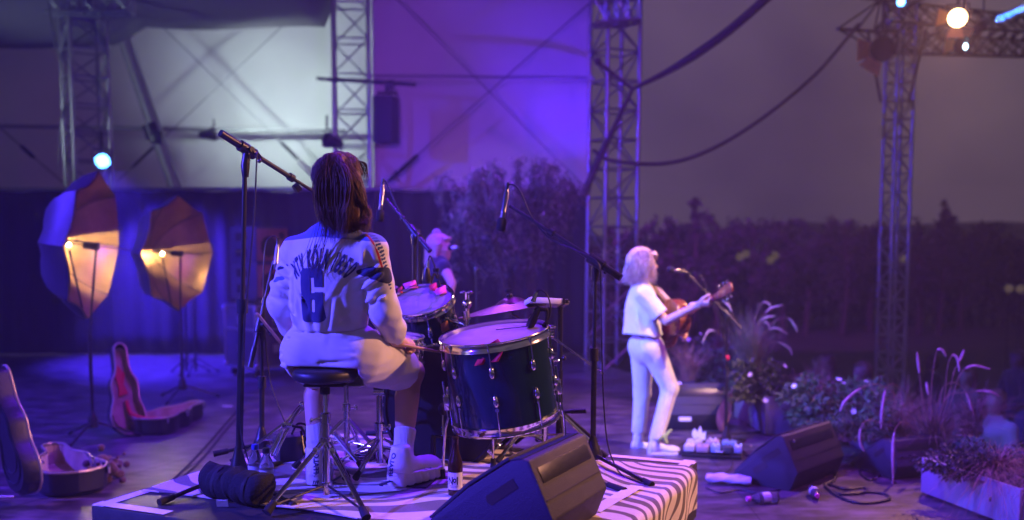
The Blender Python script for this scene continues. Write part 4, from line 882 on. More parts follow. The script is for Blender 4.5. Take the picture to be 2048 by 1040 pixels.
sd_, arc = seam([hit(722, 455), hit(738, 466), hit(753, 484), hit(764, 508), hit(773, 540), hit(781, 575)], [.012, .014, .015, .014, .013, .008]); st = np.minimum(sd_, .006*np.sin(arc*420)+.001)
blu = seam([hit(552, 560), hit(566, 556)], [.012, .008])[0]; yoke = np.maximum(yoke, blu); st = np.minimum(st, -red-.001)
m_top = attr_mix(cloth('sports_top', (.74, .73, .72), .22, 520), [('yoke', (.10, .17, .58)), ('stripe', (.03, .06, .26)), ('piping', (.55, .03, .04)), ('band', (.012, .020, .085))])
top = npmesh('sports_top', V, F, m_top, dr, attrs={'yoke': yoke, 'band': band, 'piping': red, 'stripe': st})
# lettering on the back
def glyphs(txt, size, bold=.0, narrow=1.0):
    cu = bpy.data.curves.new('lettering', 'FONT'); cu.body = txt; cu.size = size; cu.align_x = 'CENTER'; cu.offset = bold; cu.resolution_u = 5
    o = bpy.data.objects.new('lettering', cu); COL.objects.link(o); bpy.context.view_layer.update(); me = bpy.data.meshes.new_from_object(o.evaluated_get(bpy.context.evaluated_depsgraph_get()))
    bpy.data.objects.remove(o); bpy.data.curves.remove(cu); bm = bmesh.new(); bm.from_mesh(me); bpy.data.meshes.remove(me); bmesh.ops.triangulate(bm, faces=bm.faces)
    for _ in range(5):
        e = [e for e in bm.edges if e.calc_length() > size*.16]
        if not e: break
        bmesh.ops.subdivide_edges(bm, edges=e, cuts=1); bmesh.ops.triangulate(bm, faces=bm.faces)
    for v in bm.verts: v.co.x *= narrow
    return bm
def wrap(bm, f, name, m, parent, lift=.0032, tree=None, dirv=None):      # lay flat lettering onto the cloth below it
    tree = tree or bvh; vs = []
    for v in bm.verts:
        o = f(v.co.x, v.co.y); h_ = tree.ray_cast(o-dirv*.3, dirv)[0]; vs.append((h_ if h_ else o)-dirv*lift)
    fs = [[x.index for x in fc.verts] for fc in bm.faces]; bm.free(); b = MB(); b._a(vs, fs); return b.build(name, m, parent, 180)
m_let = cloth('print', (.025, .030, .12), .15, 500)
O6 = at(623, 645, 3.86); dirv = n3(DF*.75+Vector((0, 1, 0))*.25); RX = n3(DR+UP*.02)
def six(x, y):                                               # blocky numeral, unit width 53 by height 107
    def rr_(x0, y0, x1, y1, r):
        dx = max(x0+r-x, x-x1+r, 0); dy = max(y0+r-y, y-y1+r, 0); return (x0 <= x <= x1 and y0 <= y <= y1) and dx*dx+dy*dy <= r*r
    if not rr_(0, 0, 53, 107, 11): return False
    if rr_(24, 20, 34, 45, 3): return False
    if 24 <= x <= 34 and 58 < y <= 88: return False
    return not (x > 33 and 60 < y < 70)
bm = bmesh.new(); cs = .84; gv = {}
for i in range(64):
    for j in range(128):
        if six((i+.5)*cs, (j+.5)*cs): bm.faces.new([gv.setdefault(k, None) or gv.__setitem__(k, bm.verts.new((k[0]*cs*.00198-.0525, k[1]*cs*.00198, 0))) or gv[k] for k in ((i, j), (i+1, j), (i+1, j+1), (i, j+1))])
bm.verts.index_update(); wrap(bm, lambda x, y: O6+RX*x+UP*y, 'lettering', m_let, top, dirv=dirv)
mid = at(637, 535, 3.86); rad = .158
words = 'MTV KÖLN 1850'; wd_ = {'M': 1.25, 'T': .95, 'V': 1.0, ' ': .62, 'K': 1.05, 'Ö': 1.15, 'L': .9, 'N': 1.1, '1': .75, '8': .95, '5': .95, '0': .95}
tot = sum(wd_[c] for c in words); step = .256/tot; pos = -.128
for ch in words:
    w_ = wd_[ch]*step; s_ = pos+w_/2; pos += w_
    if ch == ' ': continue
    a = s_/rad*.95
    def f(x, y, a=a): rr_ = rad+y; return mid+RX*(rr_*math.sin(a)+x*math.cos(a))+UP*((rr_*math.cos(a)-x*math.sin(a))-rad)
    wrap(glyphs(ch, .104, .0036, .30), f, 'lettering', m_let, top, dirv=dirv)
# shorts
SF = []
for i in range(13):
    z = -.02+.015*i; SF.append((HL+DR*-.12-DF*.10+UP*(z-.07+rf.uniform(-.01, .01)), HR+DR*rf.uniform(-.04, .12)-DF*.11+UP*(z-.06+rf.uniform(-.02, .02)), .0085, (.009 if i % 2 else -.009)*(.5+rf.random())))
for i in range(8):
    c = HR.lerp(KR, .1+.10*i); SF.append((c+UP*.10-DF*.03+DR*rf.uniform(-.02, .02), c-UP*.07-DF*.06+DR*(.05+rf.uniform(-.02, .03)), .013, (.009 if i % 2 else -.009)*(.6+.6*rf.random())))
SF.append((at(652, 662, 3.86), at(652, 735, 3.86), .006, -.008))
def shorts(P):
    d = usm(.05, cap(P, HL+DR*.012, HR+UP*.0, .098, .108), ecap(P, S0-UP*.05, S0+UP*.02, .150, .138, DF, .78))
    for h_, k_ in ((HL, KL), (HR, KR)):
        e = h_.lerp(k_, .86); d = smin(d, cap(P, h_, e, .118, .092), .045)
    d -= folds(P, SF)*2.2; d += .0022*np.sin(P[:, 0]*55+P[:, 2]*47)*np.sin(P[:, 2]*71-P[:, 1]*43)
    for h_, k_, in ((HL, KL), (HR, KR)):
        ax = n3(k_-h_+UP*.02); e = h_.lerp(k_, .82); tt = (P-np.array(e, np.float32)) @ np.array(ax, np.float32); near = np.linalg.norm(P-np.array(e, np.float32), axis=1) < .2
        d = np.where(near, np.maximum(d, tt), d)
        inner = cap(P, e-ax*.02, e+ax*.1, .072, .074); d = np.maximum(d, -inner)
    d = np.maximum(d, P[:, 2]-S0.z-.045); return np.maximum(d, -stoolS(P)-.002)
V, F = surface(shorts, *bounds([HL, HR, S0+UP*.0, KL, KR], .15), .0066)
npmesh('shorts', V, F, cloth('jersey', (.72, .70, .68), .25, 480), dr)
# socks and shoes
m_sock = mat('sock', (.72, .71, .70), .9, 0, .06, 20); tt = m_sock.node_tree; wv = tt.nodes.new('ShaderNodeTexWave'); wv.inputs['Scale'].default_value = 55; c_ = tt.nodes.new('ShaderNodeTexCoord'); bp = tt.nodes.new('ShaderNodeBump'); bp.inputs['Strength'].default_value = .5; bp.inputs['Distance'].default_value = .006
tt.links.new(c_.outputs['Object'], wv.inputs['Vector']); tt.links.new(wv.outputs['Fac'], bp.inputs['Height']); tt.links.new(bp.outputs[0], tt.nodes['Principled BSDF'].inputs['Normal'])
for k_, a_, tp in ((KL, AL, .62), (KR, AR, .74)):
    s0 = k_.lerp(a_, tp-.03); ax = n3(a_-k_)
    def sock(P):
        d = usm(.02, cap(P, s0, a_, .0475, .040), cap(P, a_, a_-UP*.06+DF*.01, .040, .042)); 
        tz = (P-np.array(s0, np.float32)) @ np.array(ax, np.float32); r_ = (tz-.10)*60; d -= .003*np.sin(np.clip(tz, .08, .2)*190)*np.clip((tz-.07)*15, 0, 1)
        return np.maximum(d, -tz)
    V, F = surface(sock, *bounds([s0, a_-UP*.07], .06), .005); npmesh('sock', V, F, m_sock, dr)
m_shoe = mat('shoe_leather', (.74, .73, .71), .5, 0, .06, 20, .1, 120); m_sole = mat('shoe_sole', (.70, .68, .66), .6, 0, .08, 20); m_cam = mix_noise(mat('shoe_pattern', (.6, .6, .6), .5), (.70, .70, .68), (.16, .34, .30), 22, .48, .52, 1)
gR = RZ+.018; hR, tR = at(783, 990, 4.06), at(878, 960, 4.31); hR.z = tR.z = gR
hL = at(633, 985, 4.10); hL.z = gR-.007; tL = hL+Vector((-.03, .29, 0))
sR = shoe('shoe', hR, tR, dr, m_shoe, m_sole, chunky=1.0, z0=gR, high=.125, h=.005); sL = shoe('shoe', hL, tL, dr, m_shoe, m_sole, chunky=1.0, z0=gR-.007, high=.125, h=.005)
for sh, hp, tp in ((sR, hR, tR), (sL, hL, tL)):
    d = n3(tp-hp); x = Vector((-d.y, d.x, 0)); 
    for k in range(6):                                       # coloured patches over the toe
        for sg in (-1, 1):
            b = MB(); c = hp+d*(.165+.016*k)+x*sg*(.049-.003*k)+UP*(.048+.006*(k % 2)); b.ball(tuple(c), .009, 8, (1, 1, .9)); b.build('toe_patch', m_cam, sh) if k in (0, 2, 4) else None
    tree = BVHTree.FromPolygons([v.co+Vector(dr.location) for v in sh.data.vertices], [tuple(p.vertices) for p in sh.data.polygons])
    wrap(glyphs('BUFFALO', .030, .0012), lambda xx, yy, hp=hp, x=x, d=d: hp-d*.06-x*(yy-.010)+UP*(.078+xx), 'lettering', m_let, sh, dirv=d, tree=tree, lift=.0015)
# hair
m_hair = hair_mat('dark_hair', (.030, .013, .008), (.20, .080, .038))
f_ = FD; xh = f_.cross(UP).normalized(); tie = at(676, 322, 3.93)
def hairbase(P):
    q = lm(P, Hd, xh, f_, UP); d = ell(q, (0, -.018, .030), (.084, .103, .097)); face = np.maximum(.052-q[:, 1], -(q[:, 2]-.055)); d = np.maximum(d, np.minimum(q[:, 1]-.074, .064-q[:, 2])*1.0)
    d = smin(d, cap(P, tie, tie+Vector((-.008, -.02, -.02)), .035, .034), .02)
    d = smin(d, chain(P, [tie+Vector((-.010, -.022, -.01)), at(660, 375, 3.885), at(664, 415, 3.87), at(670, 440, 3.86), at(674, 456, 3.85)], (.036, .047, .042, .028, .012)), .02)
    d = smin(d, chain(P, [Hd-f_*.03+Vector((.025, -.02, .01)), at(704, 418, 3.95), at(711, 440, 3.92), at(715, 456, 3.90)], (.078, .060, .044, .014)), .025)
    return d + .002 + .0016*np.sin(q[:, 0]*330+q[:, 2]*40)
V, F = surface(hairbase, *bounds([Hd+UP*.1, Hd+f_*.12, Hd-f_*.12, at(620, 520, 3.84), at(745, 520, 3.84), tie+UP*.03], .05), .006)
hair = npmesh('hair', V, F, m_hair, dr)
def drape(paths):                                          # keep the hair outside the head and the top
    A = np.array([tuple(p) for pa in paths for p in pa], np.float32); low = A[:, 2] < Hd.z-.05
    for _ in range(3):
        d = np.minimum(jack(A), head_sdf(A, Hd, FD, UP, 1.0)); k = low & (d < .005); A[k] -= np.array(DF, np.float32)*(.006-d[k])[:, None]
    out = []; i = 0
    for pa in paths: out.append([Vector(x) for x in A[i:i+len(pa)].tolist()]); i += len(pa)
    return out
paths = []; hr = random.Random(5)
def sweep(pts, jit, n=3):
    e = Vector((hr.gauss(0, 1), hr.gauss(0, .8), hr.gauss(0, .4))); m_ = len(pts)-1
    pp = [Vector(p)+e*jit*(.35+.8*i/m_)+Vector((hr.gauss(0, 1), hr.gauss(0, .6), 0))*jit*.25*i/m_ for i, p in enumerate(pts)]; sp = spline(pp, n); w1, w2, p1 = hr.uniform(.6, 1.3), hr.uniform(0, 6), .0015*hr.random(); return [p+Vector((math.sin(i*w1+w2), math.cos(i*w1*.8+w2)*.6, 0))*p1*min(1, i/6) for i, p in enumerate(sp)]
for i in range(1500):                                        # the tied part: rises over the tie and falls down the back
    u = hr.random(); a = hr.uniform(-1, 1)
    x1 = 632+70*hr.random(); yl = 432+hr.random()**2.4*56; xe = x1*.62+672*.38+hr.uniform(-10, 10)
    yy = 3.865-.03*hr.random()
    paths.append(sweep([tie+Vector((a*.012, .01, .012*hr.random())), tie+Vector((-.012+a*.022, -.028-.01*u, .016+.008*hr.random())), at(x1+8*a*.2, 355+10*u, yy-.005), at(x1, 405, yy), at(.5*x1+.5*xe, 425, yy-.008), at(xe, yl, 3.835)], .0065))
for i in range(1300):                                        # loose hair falling from the back and right side of the head
    th = hr.uniform(-1.7, 1.25); el_ = hr.uniform(-.1, .75); d0 = n3((-f_)*math.cos(th)+xh*math.sin(th)); r0 = Hd+d0*.104*math.cos(el_)+UP*(.03+.10*math.sin(el_))-f_*.018
    x1 = 655+(th+1.7)/2.95*82; x1 = 664+72*hr.random()
    paths.append(sweep([r0, r0.lerp(at(x1, 400, 3.92), .5)+d0*.025, at(x1, 410+20*hr.random(), 3.915), at(x1+hr.uniform(-4, 6), 435, 3.895), at(x1+hr.uniform(-8, 14)-4, 446+hr.random()**2*26, 3.86)], .0065))
for i in range(600):                                        # pulled up to the tie
    th = hr.uniform(-PI, PI); el_ = hr.uniform(.15, 1.1); d0 = n3((-f_)*math.cos(th)+xh*math.sin(th)); r0 = Hd-f_*.018+UP*(.03+.101*math.sin(el_))+d0*.101*math.cos(el_)
    m0 = (r0+tie)/2; m1 = m0-(Hd+UP*.03); m0 = Hd+UP*.03+m1.normalized()*max(.104, m1.length); paths.append(sweep([r0, m0, tie+Vector((0, -.005, .008))], .003, 4))
for i in range(70):                                         # fringe over the right cheek
    a = hr.random(); r0 = Hd+UP*(.112-.01*a)+f_*.035+xh*(.07*a-.01); paths.append(sweep([r0, r0+f_*.045-UP*.006+xh*.012*a, Hd+f_*.086+UP*(.072-.012*a)+xh*(.02+.055*a), Hd+f_*(.094-.02*a)+UP*(.02+.035*hr.random())+xh*(.025+.06*a)], .003, 4))
for i in range(14):                                         # stray ends over the collar
    x0 = hr.uniform(615, 660); paths.append(sweep([at(x0+10, 420, 3.86), at(x0, 470, 3.84), at(x0-hr.uniform(0, 22), 520, 3.83), at(x0-hr.uniform(-12, 40), 540+hr.random()*22, 3.83)], .006, 5))
paths = drape(paths)
strands('strands', paths, m_hair, hair, .0011, 3)
b = MB(); b.tube([tie+Vector((-.004, -.012, -.006)), tie+Vector((-.012, -.022, .004))], .030, 16); b.build('hair_tie', M['rubber'], hair)
# drum sticks
for lb, p, q in (('wooden drumstick in the right hand resting on the floor tom', at(776, 684, 4.03), at(884, 705, 4.20)), ('wooden drumstick sticking out to the left of the drummer', at(514, 627, 4.12), at(640, 782, 4.50))):
    b = MB(); d = (q-p); b.tube([p, p+d*.02, p+d*.7, p+d*.93, p+d*.955, p+d*.985, q], [.0055, .0068, .0068, .0045, .0042, .0055, .003], 12); props(b.build('drumstick', M['wood']), lb, 'drumstick', 'drumsticks')
# ------------------------------------------------------------------ generic dressed figure
M['skin_dim'] = mat('crowd_skin_shaded', (.10, .06, .05), .6, 0, .1)  # skin colour darkened so the crowd looks out of the light
def figure(label, J, facev, col, h=.011, cat='person', group=None, sleeve='short', hair=None, hl=.16, crop=0.0, pants='trousers', s=1.0, hands=True, features=True, look=None, shoes=True, hairvar=None, flare=0.0, hemfold=1.0, sock=None, hem=.012, wild=0.0):
    Fv = n3((facev[0], facev[1], 0)); Rv = n3(Fv.cross(UP)); look = n3(look) if look else Fv
    P_ = {k: Vector(v) for k, v in J.items() if k not in ('hl', 'hr', 'toe')}; pel, che, nk, hd = P_['pelvis'], P_['chest'], P_['neck'], P_['head']
    sl, sr = P_.get('sl', che-Rv*.165*s+UP*.05*s), P_.get('sr', che+Rv*.165*s+UP*.05*s); hl_, hr_ = pel-Rv*.085*s, pel+Rv*.085*s
    t = thing('person', label, cat, (pel.x, pel.y, min(P_['al'].z, P_['ar'].z)-.07*s), 0, group)
    arms = ((sl, P_['el'], P_['wl']), (sr, P_['er'], P_['wr'])); legs = ((hl_, P_['kl'], P_['al']), (hr_, P_['kr'], P_['ar']))
    def body(P):
        d = usm(.05, ecap(P, pel, che, .120*s, .125*s, Fv, .70), ecap(P, che, che+UP*.06*s, .125*s, .10*s, Fv, .7), cap(P, sl, sr, .048*s, .048*s), cap(P, hl_, hr_, .085*s, .085*s))
        d = smin(d, cap(P, che+UP*.05*s, nk, .07*s, .050*s), .04*s); d = smin(d, cap(P, nk, hd-UP*.05*s, .050*s, .045*s), .03*s)
        for a in arms: d = smin(d, chain(P, a, (.045*s, .036*s, .025*s)), .02*s)
        for a, k, e in legs:
            d = smin(d, cap(P, a, k, .080*s, .046*s), .03*s); d = smin(d, cap(P, k, e, .042*s, .034*s), .02*s); c = k.lerp(e, .28)-Fv*.015*s; d = smin(d, cap(P, c, c.lerp(e, .4), .040*s, .034*s), .03*s); d = smin(d, cap(P, e, e-UP*.05*s+Fv*.02*s, .034*s, .034*s), .02*s)
        return smin(d, head_sdf(P, hd, look, UP, s), .015*s)
    parts = [surface(body, *bounds([pel, che, sl, sr, hd+UP*.04*s] + [x for a in arms+legs for x in a], .13*s), h)]
    if hands:
        for (a, side, key) in ((arms[0], -1, 'hl'), (arms[1], 1, 'hr')):
            dv, pn, cu = J.get(key, (a[2]-a[1], -Fv if side < 0 else -Fv, (.25, .35, .3))); parts.append(hand_mesh(a[2], n3(dv), pn, side, cu, s, h=.0036 if h < .012 else .006))
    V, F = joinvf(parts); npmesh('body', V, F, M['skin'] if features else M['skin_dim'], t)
    if features: eyes(t, hd, look, UP, s)
    FL = []; rr = random.Random(int(pel.x*1000) & 255)
    for i in range(8): u = -.12+.24*i/7; FL.append((che+Rv*u*s-Fv*.11*s*(1 if i % 2 else -1)-UP*.02, pel+Rv*(u*1.1+rr.uniform(-.03, .03))*s-Fv*.12*s*(1 if i % 2 else -1)+UP*.12*s, .018*s, (.010 if i % 2 else -.010)*hemfold))
    for a, k, e in legs:
        for i in range(7):
            c = a.lerp(k, .15+.12*i) if i < 4 else k.lerp(e, (i-4)*.22); FL.append((c-Rv*.07*s+UP*.02-Fv*.03*s, c+Rv*.07*s-UP*.03-Fv*.03*s, .014*s, (.007 if i % 2 else -.007)*rr.uniform(.6, 1.4)))
    z0 = pel.z+crop*s
    def shirt(P):
        hemr = (.140+flare)*s
        d = usm(.05, ecap(P, Vector((pel.x, pel.y, z0))-Fv*flare*.7, che, hemr, .150*s, Fv, .74), ecap(P, che, che+UP*.06*s, .15*s, .11*s, Fv, .74)); d = smin(d, cap(P, sl, sr, .064*s, .064*s), .045*s); d = smin(d, cap(P, che+UP*.06*s, nk, .085*s, .062*s), .03*s)
        for a, e, w in arms:
            if sleeve == 'none': continue
            k = e if sleeve == 'long' else a.lerp(e, .78); q = cap(P, a, k, .064*s, .066*s)
            if sleeve == 'long': q = smin(q, cap(P, e, e.lerp(w, .93), .058*s, .040*s), .02*s)
            else: ax = n3(e-a); q = np.maximum(q, (P-np.array(k, np.float32)) @ np.array(ax, np.float32)); q = np.maximum(q, -cap(P, k-ax*.03*s, k+ax*.1, .050*s, .054*s))
            d = smin(d, q, .03*s)
        d -= folds(P, FL)*1.8; d += .0018*np.sin(P[:, 0]*60+P[:, 2]*37)*np.sin(P[:, 2]*57-P[:, 1]*43)
        hz = z0+.01*np.sin(P[:, 0]*22+P[:, 1]*17); arm_free = np.minimum(*[chain(P, a, (.07*s,)*3) for a in arms]); d = np.where((arm_free < .0) & (P[:, 2] > che.z-.35*s), d, np.maximum(d, hz-P[:, 2])); d = np.maximum(d, -cap(P, nk, nk+UP*.12*s, .051*s, .06*s))
        core = ecap(P, Vector((pel.x, pel.y, z0-.06))-Fv*flare*.7, Vector((pel.x, pel.y, z0+.10*s)), hemr-.012, .125*s, Fv, .74); return np.maximum(d, -core) if flare else d
    V, F = surface(shirt, *bounds([pel, che, sl, sr, nk]+[x for a in arms for x in a], .15*s), h*.9); npmesh('shirt', V, F, col['shirt'], t)
    def trousers(P):
        d = usm(.05, ecap(P, pel-UP*.0, pel+UP*.09*s, .140*s, .120*s, Fv, .76), cap(P, hl_-Fv*.02*s, hr_-Fv*.02*s, .098*s, .098*s))
        for a, k, e in legs:
            end = e if pants == 'trousers' else a.lerp(k, .75); d = smin(d, cap(P, a, k, .102*s, .068*s), .03*s)
            if pants == 'trousers': d = smin(d, cap(P, k, e.lerp(k, .05), .066*s, .056*s), .03*s); d = np.maximum(d, (e.z+hem*s)-P[:, 2])
            else: d = np.where(P[:, 2] < end.z+.0, np.maximum(d, end.z-P[:, 2]), d)
        d -= folds(P, FL)*1.9; return np.maximum(d, P[:, 2]-pel.z-.115*s)
    V, F = surface(trousers, *bounds([pel+UP*.1]+[x for a in legs for x in a], .14*s), h*.9); npmesh('trousers' if pants == 'trousers' else 'shorts', V, F, col['pants'], t)
    if shoes:
        for a, k, e in legs:
            f2 = J.get('toe', Fv); shoe('shoe', e-n3(f2)*.055*s-UP*.0, e+n3(f2)*.205*s, t, col['shoe'], col.get('sole', m_sole), z0=e.z-.085*s, h=h*.75)
    if sock:
        for a, k, e in legs:
            b = MB(); b.tube([e-UP*.05*s+Fv*.01, e, e+UP*.04*s, e+(k-e)*.25], [.040*s, .041*s, .042*s, .045*s], 18); b.build('sock', sock, t, 180)
    if hair:
        x = look.cross(UP).normalized()
        def hb_(P):
            q = lm(P, hd, x, look, UP)/s; d = ell(q, (0, -.018, .028), (.090, .106, .098)); d = np.maximum(d, np.minimum(q[:, 1]-.045, .060-q[:, 2]))
            d = smin(d, chain(P, [hd-look*.05*s, hd-look*.075*s-UP*hl*.6*s, hd-look*.07*s-UP*hl*s], (.080*s, .068*s, .034*s)), .03*s)
            d = smin(d, np.minimum(cap(P, hd+x*.070*s+UP*.02, hd+x*.066*s-look*.03-UP*hl*.7*s, .030*s, .018*s), cap(P, hd-x*.070*s+UP*.02, hd-x*.066*s-look*.03-UP*hl*.7*s, .030*s, .018*s)), .02*s)
            d = smin(d, ell(np.concatenate([np.abs(q[:, 0:1]), q[:, 1:]], 1), (.03, .070, .070), (.045, .028, .022))*s, .012); return d + .005 - wild*.010 + (.003+.004*wild)*np.sin(q[:, 0]*150+q[:, 1]*130+np.sin(q[:, 2]*30))
        V, F = surface(hb_, *bounds([hd+UP*.13*s, hd-UP*(hl+.06)*s, hd+look*.12*s, hd-look*.15*s, hd+x*.12*s, hd-x*.12*s], .05), h*.8); ho = npmesh('hair', V, F, hair, t)
        if h < .012:
            pa = []; q = random.Random(2)
            for i in range(900):
                th = q.uniform(-2.35, 2.35); d0 = -look*math.cos(th)+x*math.sin(th); e_ = q.uniform(.1, 1.35); r0 = hd-look*.018+UP*(.028+.100*math.sin(e_))+d0*.100*math.cos(e_)
                r1 = hd-look*.018+UP*.005+d0*(.112+q.uniform(0, .012)); r2 = hd-look*.02-UP*hl*q.uniform(.45, .75)+d0*(.100+.016*wild+q.gauss(0, .012+.006*wild)); r3 = hd-look*.025-UP*hl*q.uniform(.75, 1.15)+d0*(.098+.024*wild+q.gauss(0, .02+.010*wild))
                pa.append(spline([r0, r1, r2, r3] if e_ < 1.0 else [r0, (r0+r1)/2+d0*.012+UP*.022, r1, r2], 3))
            for i in range(90):
                a = q.uniform(-1, 1); pa.append(spline([hd+UP*.118+x*.02*a, hd+UP*.105+look*.06+x*.045*a, hd+look*.098+UP*.06+x*.05*a, hd+look*.098+UP*q.uniform(.02, .045)+x*.055*a], 3))
            strands('strands', pa, hairvar or hair, ho, .0015, 3)
    return t
# the singer with the guitar
YS = 7.87
m_wh = cloth('white_cotton', (.76, .75, .73), .2, 380); m_jean = cloth('cream_denim', (.74, .71, .66), .3, 420)
m_blond = hair_mat('blond_hair', (.42, .26, .17), (.74, .58, .44)); m_blond2 = hair_mat('blond_streak', (.20, .10, .07), (.80, .62, .50))
JS = dict(pelvis=at(1294, 694, YS), chest=at(1284, 607, YS), neck=at(1282, 566, YS), head=at(1287, 527, YS),
 sr=at(1287, 588, 7.70), er=at(1332, 642, 7.64), wr=at(1396, 610, 7.52), sl=at(1277, 588, 8.03), el=at(1312, 650, 8.10), wl=at(1358, 664, 7.96),
 kl=at(1284, 785, 8.01), al=at(1276, 886, 7.99), kr=at(1340, 776, 7.80), ar=at(1309, 889, 7.74),
 hr=((.16, -.10, .02), (.3, .5, .8), (.8, .9, .6)), hl=((.05, -.09, -.03), (-.9, -.2, 0), (.4, .5, .4)), toe=(.96, -.1, 0))
singer = figure('person in white tee and trousers singing and playing an acoustic guitar', JS, (.95, .30), dict(shirt=m_wh, pants=m_jean, shoe=m_shoe), .0095, sleeve='short', hair=m_blond, hairvar=m_blond2, hl=.15, crop=.10, flare=.06, look=(.985, .17, .02), sock=m_wh, hem=.045, wild=1.0)
b = MB()
for i in range(5): b.tube(spline([at(1318+3*i, 880-2*i, 7.70), at(1326+4*i, 872-3*i, 7.66), at(1335-2*i, 886-2*i, 7.66)], 5), .007, 6)
b.build('laces', mat('neon_laces', (.62, .75, .10), .6), singer)
# guitar
gF = n3((.93, .36, .06)); gN = n3(at(1440, 584, 7.42)-at(1352, 636, 7.88)); gF = n3(gF-gN*gF.dot(gN)); gX = gN.cross(gF)
gB = at(1350, 640, 7.88); t = thing('acoustic_guitar', 'reddish acoustic guitar with a tan strap held by the singer', 'guitar', tuple(gB))
GM = Matrix(((gX.x, gN.x, gF.x, gB.x), (gX.y, gN.y, gF.y, gB.y), (gX.z, gN.z, gF.z, gB.z), (0, 0, 0, 1)))
def gout(n=48, k=1.0):
    pts = []
    for i in range(n):
        u = i/n*2*PI; y = -.06+.245*math.cos(u); tt = (y+.305)/.49; w = .195*math.sqrt(max(0, 1-((tt-.30)/.42)**2)) if tt < .30 else None
        lower = .195*math.sqrt(max(0, 1-((tt-.32)/.34)**2)); upper = .145*math.sqrt(max(0, 1-((tt-.78)/.24)**2)); waist = .118*math.exp(-((tt-.56)/.2)**2); w = max(lower, upper, waist if .2 < tt < .9 else 0)
        pts.append((k*(w if u < PI else -w), y*k+(k-1)*.06))
    return pts
m_gbody = mat('mahogany', (.20, .045, .020), .25, 0, .25, 20, .03, 60, coat=.5); m_gtop = mat('spruce', (.40, .19, .08), .3, 0, .15, 30, coat=.4)
b = MB(); b.prism(gout(), .105, GM @ Matrix.Translation((0, 0, -.10)), .006); b.build('body', m_gbody, t, 30)
b = MB(); b.prism(gout(48, .985), .003, GM @ Matrix.Translation((0, 0, .006))); b.build('soundboard', m_gtop, t, 30)
b = MB(); b.lathe([(0, .0102), (.048, .0102)], GM @ Matrix.Translation((0, .05, 0)), 30); b.box((0, -.12, .013), (.15, .028, .008), GM, .002); b.build('soundhole', M['black'], t)
b = MB(); b.box((0, .34, .014), (.048, .42, .020), GM, .006); b.build('neck', m_gbody, t)
b = MB(); b.box((0, .28, .0265), (.046, .42, .005), GM); b.build('fretboard', M['black'], t)
b = MB(); b.prism([(-.030, .545), (.030, .545), (.040, .72), (.012, .735), (-.012, .735), (-.040, .72)], .016, GM @ Matrix.Rotation(-.10, 4, 'X') @ Matrix.Translation((0, 0, .06)), .003); b.build('headstock', m_gbody, t)
for i in range(6):
    sg = 1 if i < 3 else -1; b = MB(); y = .585+.048*(i % 3); b.tube([GM @ Vector((sg*.036, y, .012)), GM @ Vector((sg*.056, y, .012))], .004, 8); b.ball(tuple(GM @ Vector((sg*.062, y, .012))), .011, 8); b.build('tuning_peg', M['chrome'], t)
b = MB()
for i in range(6): b.tube([GM @ Vector((-.018+.0072*i, -.12, .020)), GM @ Vector((-.016+.0064*i, .55, .032))], .0008, 4)
b.build('strings', M['chrome'], t)
sp = spline([at(1268, 606, 7.99), at(1278, 585, 8.0), at(1292, 572, 7.93), at(1312, 580, 7.86), at(1334, 602, 7.83), at(1350, 618, 7.85)], 6); vs = []; fs = []
for i, p in enumerate(sp): d = (sp[min(i+1, len(sp)-1)]-sp[max(i-1, 0)]).normalized(); s_ = d.cross(Vector((-.5, .6, .6))).normalized()*.024; o_ = Vector((.3, -.5, .8)).normalized()*.01; vs += [p-s_+o_, p+s_+o_]
for i in range(len(sp)-1): fs.append((2*i, 2*i+1, 2*i+3, 2*i+2))
b = MB(); b._a(vs, fs); o = b.build('strap', mat('strap_leather', (.58, .42, .26), .6, 0, .1), t, 180); o.modifiers.new('thick', 'SOLIDIFY').thickness = .004
# second musician at the back
m_sandy = hair_mat('sandy_hair', (.20, .11, .07), (.42, .28, .20)); m_dark = cloth('dark_cloth', (.025, .022, .035)); m_tan = cloth('bare_leg_tights', (.50, .32, .24), .05)
YM = 8.35
JM = dict(pelvis=at(876, 612, YM), chest=at(876, 548, YM), neck=at(877, 522, YM), head=at(880, 494, YM), sr=at(888, 536, 8.2), er=at(904, 566, 8.1), wr=at(900, 596, 7.98), sl=at(866, 536, 8.48), el=at(862, 580, 8.46), wl=at(884, 606, 8.36),
 kl=at(868, 712, YM+.1), al=at(866, 808, YM+.1), kr=at(886, 712, YM-.1), ar=at(888, 812, YM-.1))
mus = figure('person in a dark top with a pale scrunchie singing behind the rack tom', JM, (.80, .3), dict(shirt=m_dark, pants=m_tan, shoe=M['rubber']), .012, sleeve='none', hair=m_blond, hl=.22, crop=.02, look=(.93, -.2, 0))
b = MB(); 
for i in range(10): a = 2*PI*i/10; b.ball((at(873, 466, YM)+Vector((math.cos(a)*.022, 0, math.sin(a)*.02))).to_tuple(), .016, 8)
b.build('scrunchie', mat('scrunchie', (.55, .5, .48), .8), mus)
G0 = on(985, 815, .0); G0 = Vector((at(958, 700, 7.9).x, 7.9, .012))
mic_stand('microphone_stand', 'thin boom stand in front of the musician at the back', G0, at(952, 532, 7.9), at(974, 552, 7.9), at(914, 496, 7.95), [G0+Vector((.28, -.1, 0)), G0+Vector((-.25, -.15, 0)), G0+Vector((0, .3, 0))])
pencil('small microphone at the mouth of the musician at the back', at(912, 495, 7.95), at(899, 495, 8.0), .014)
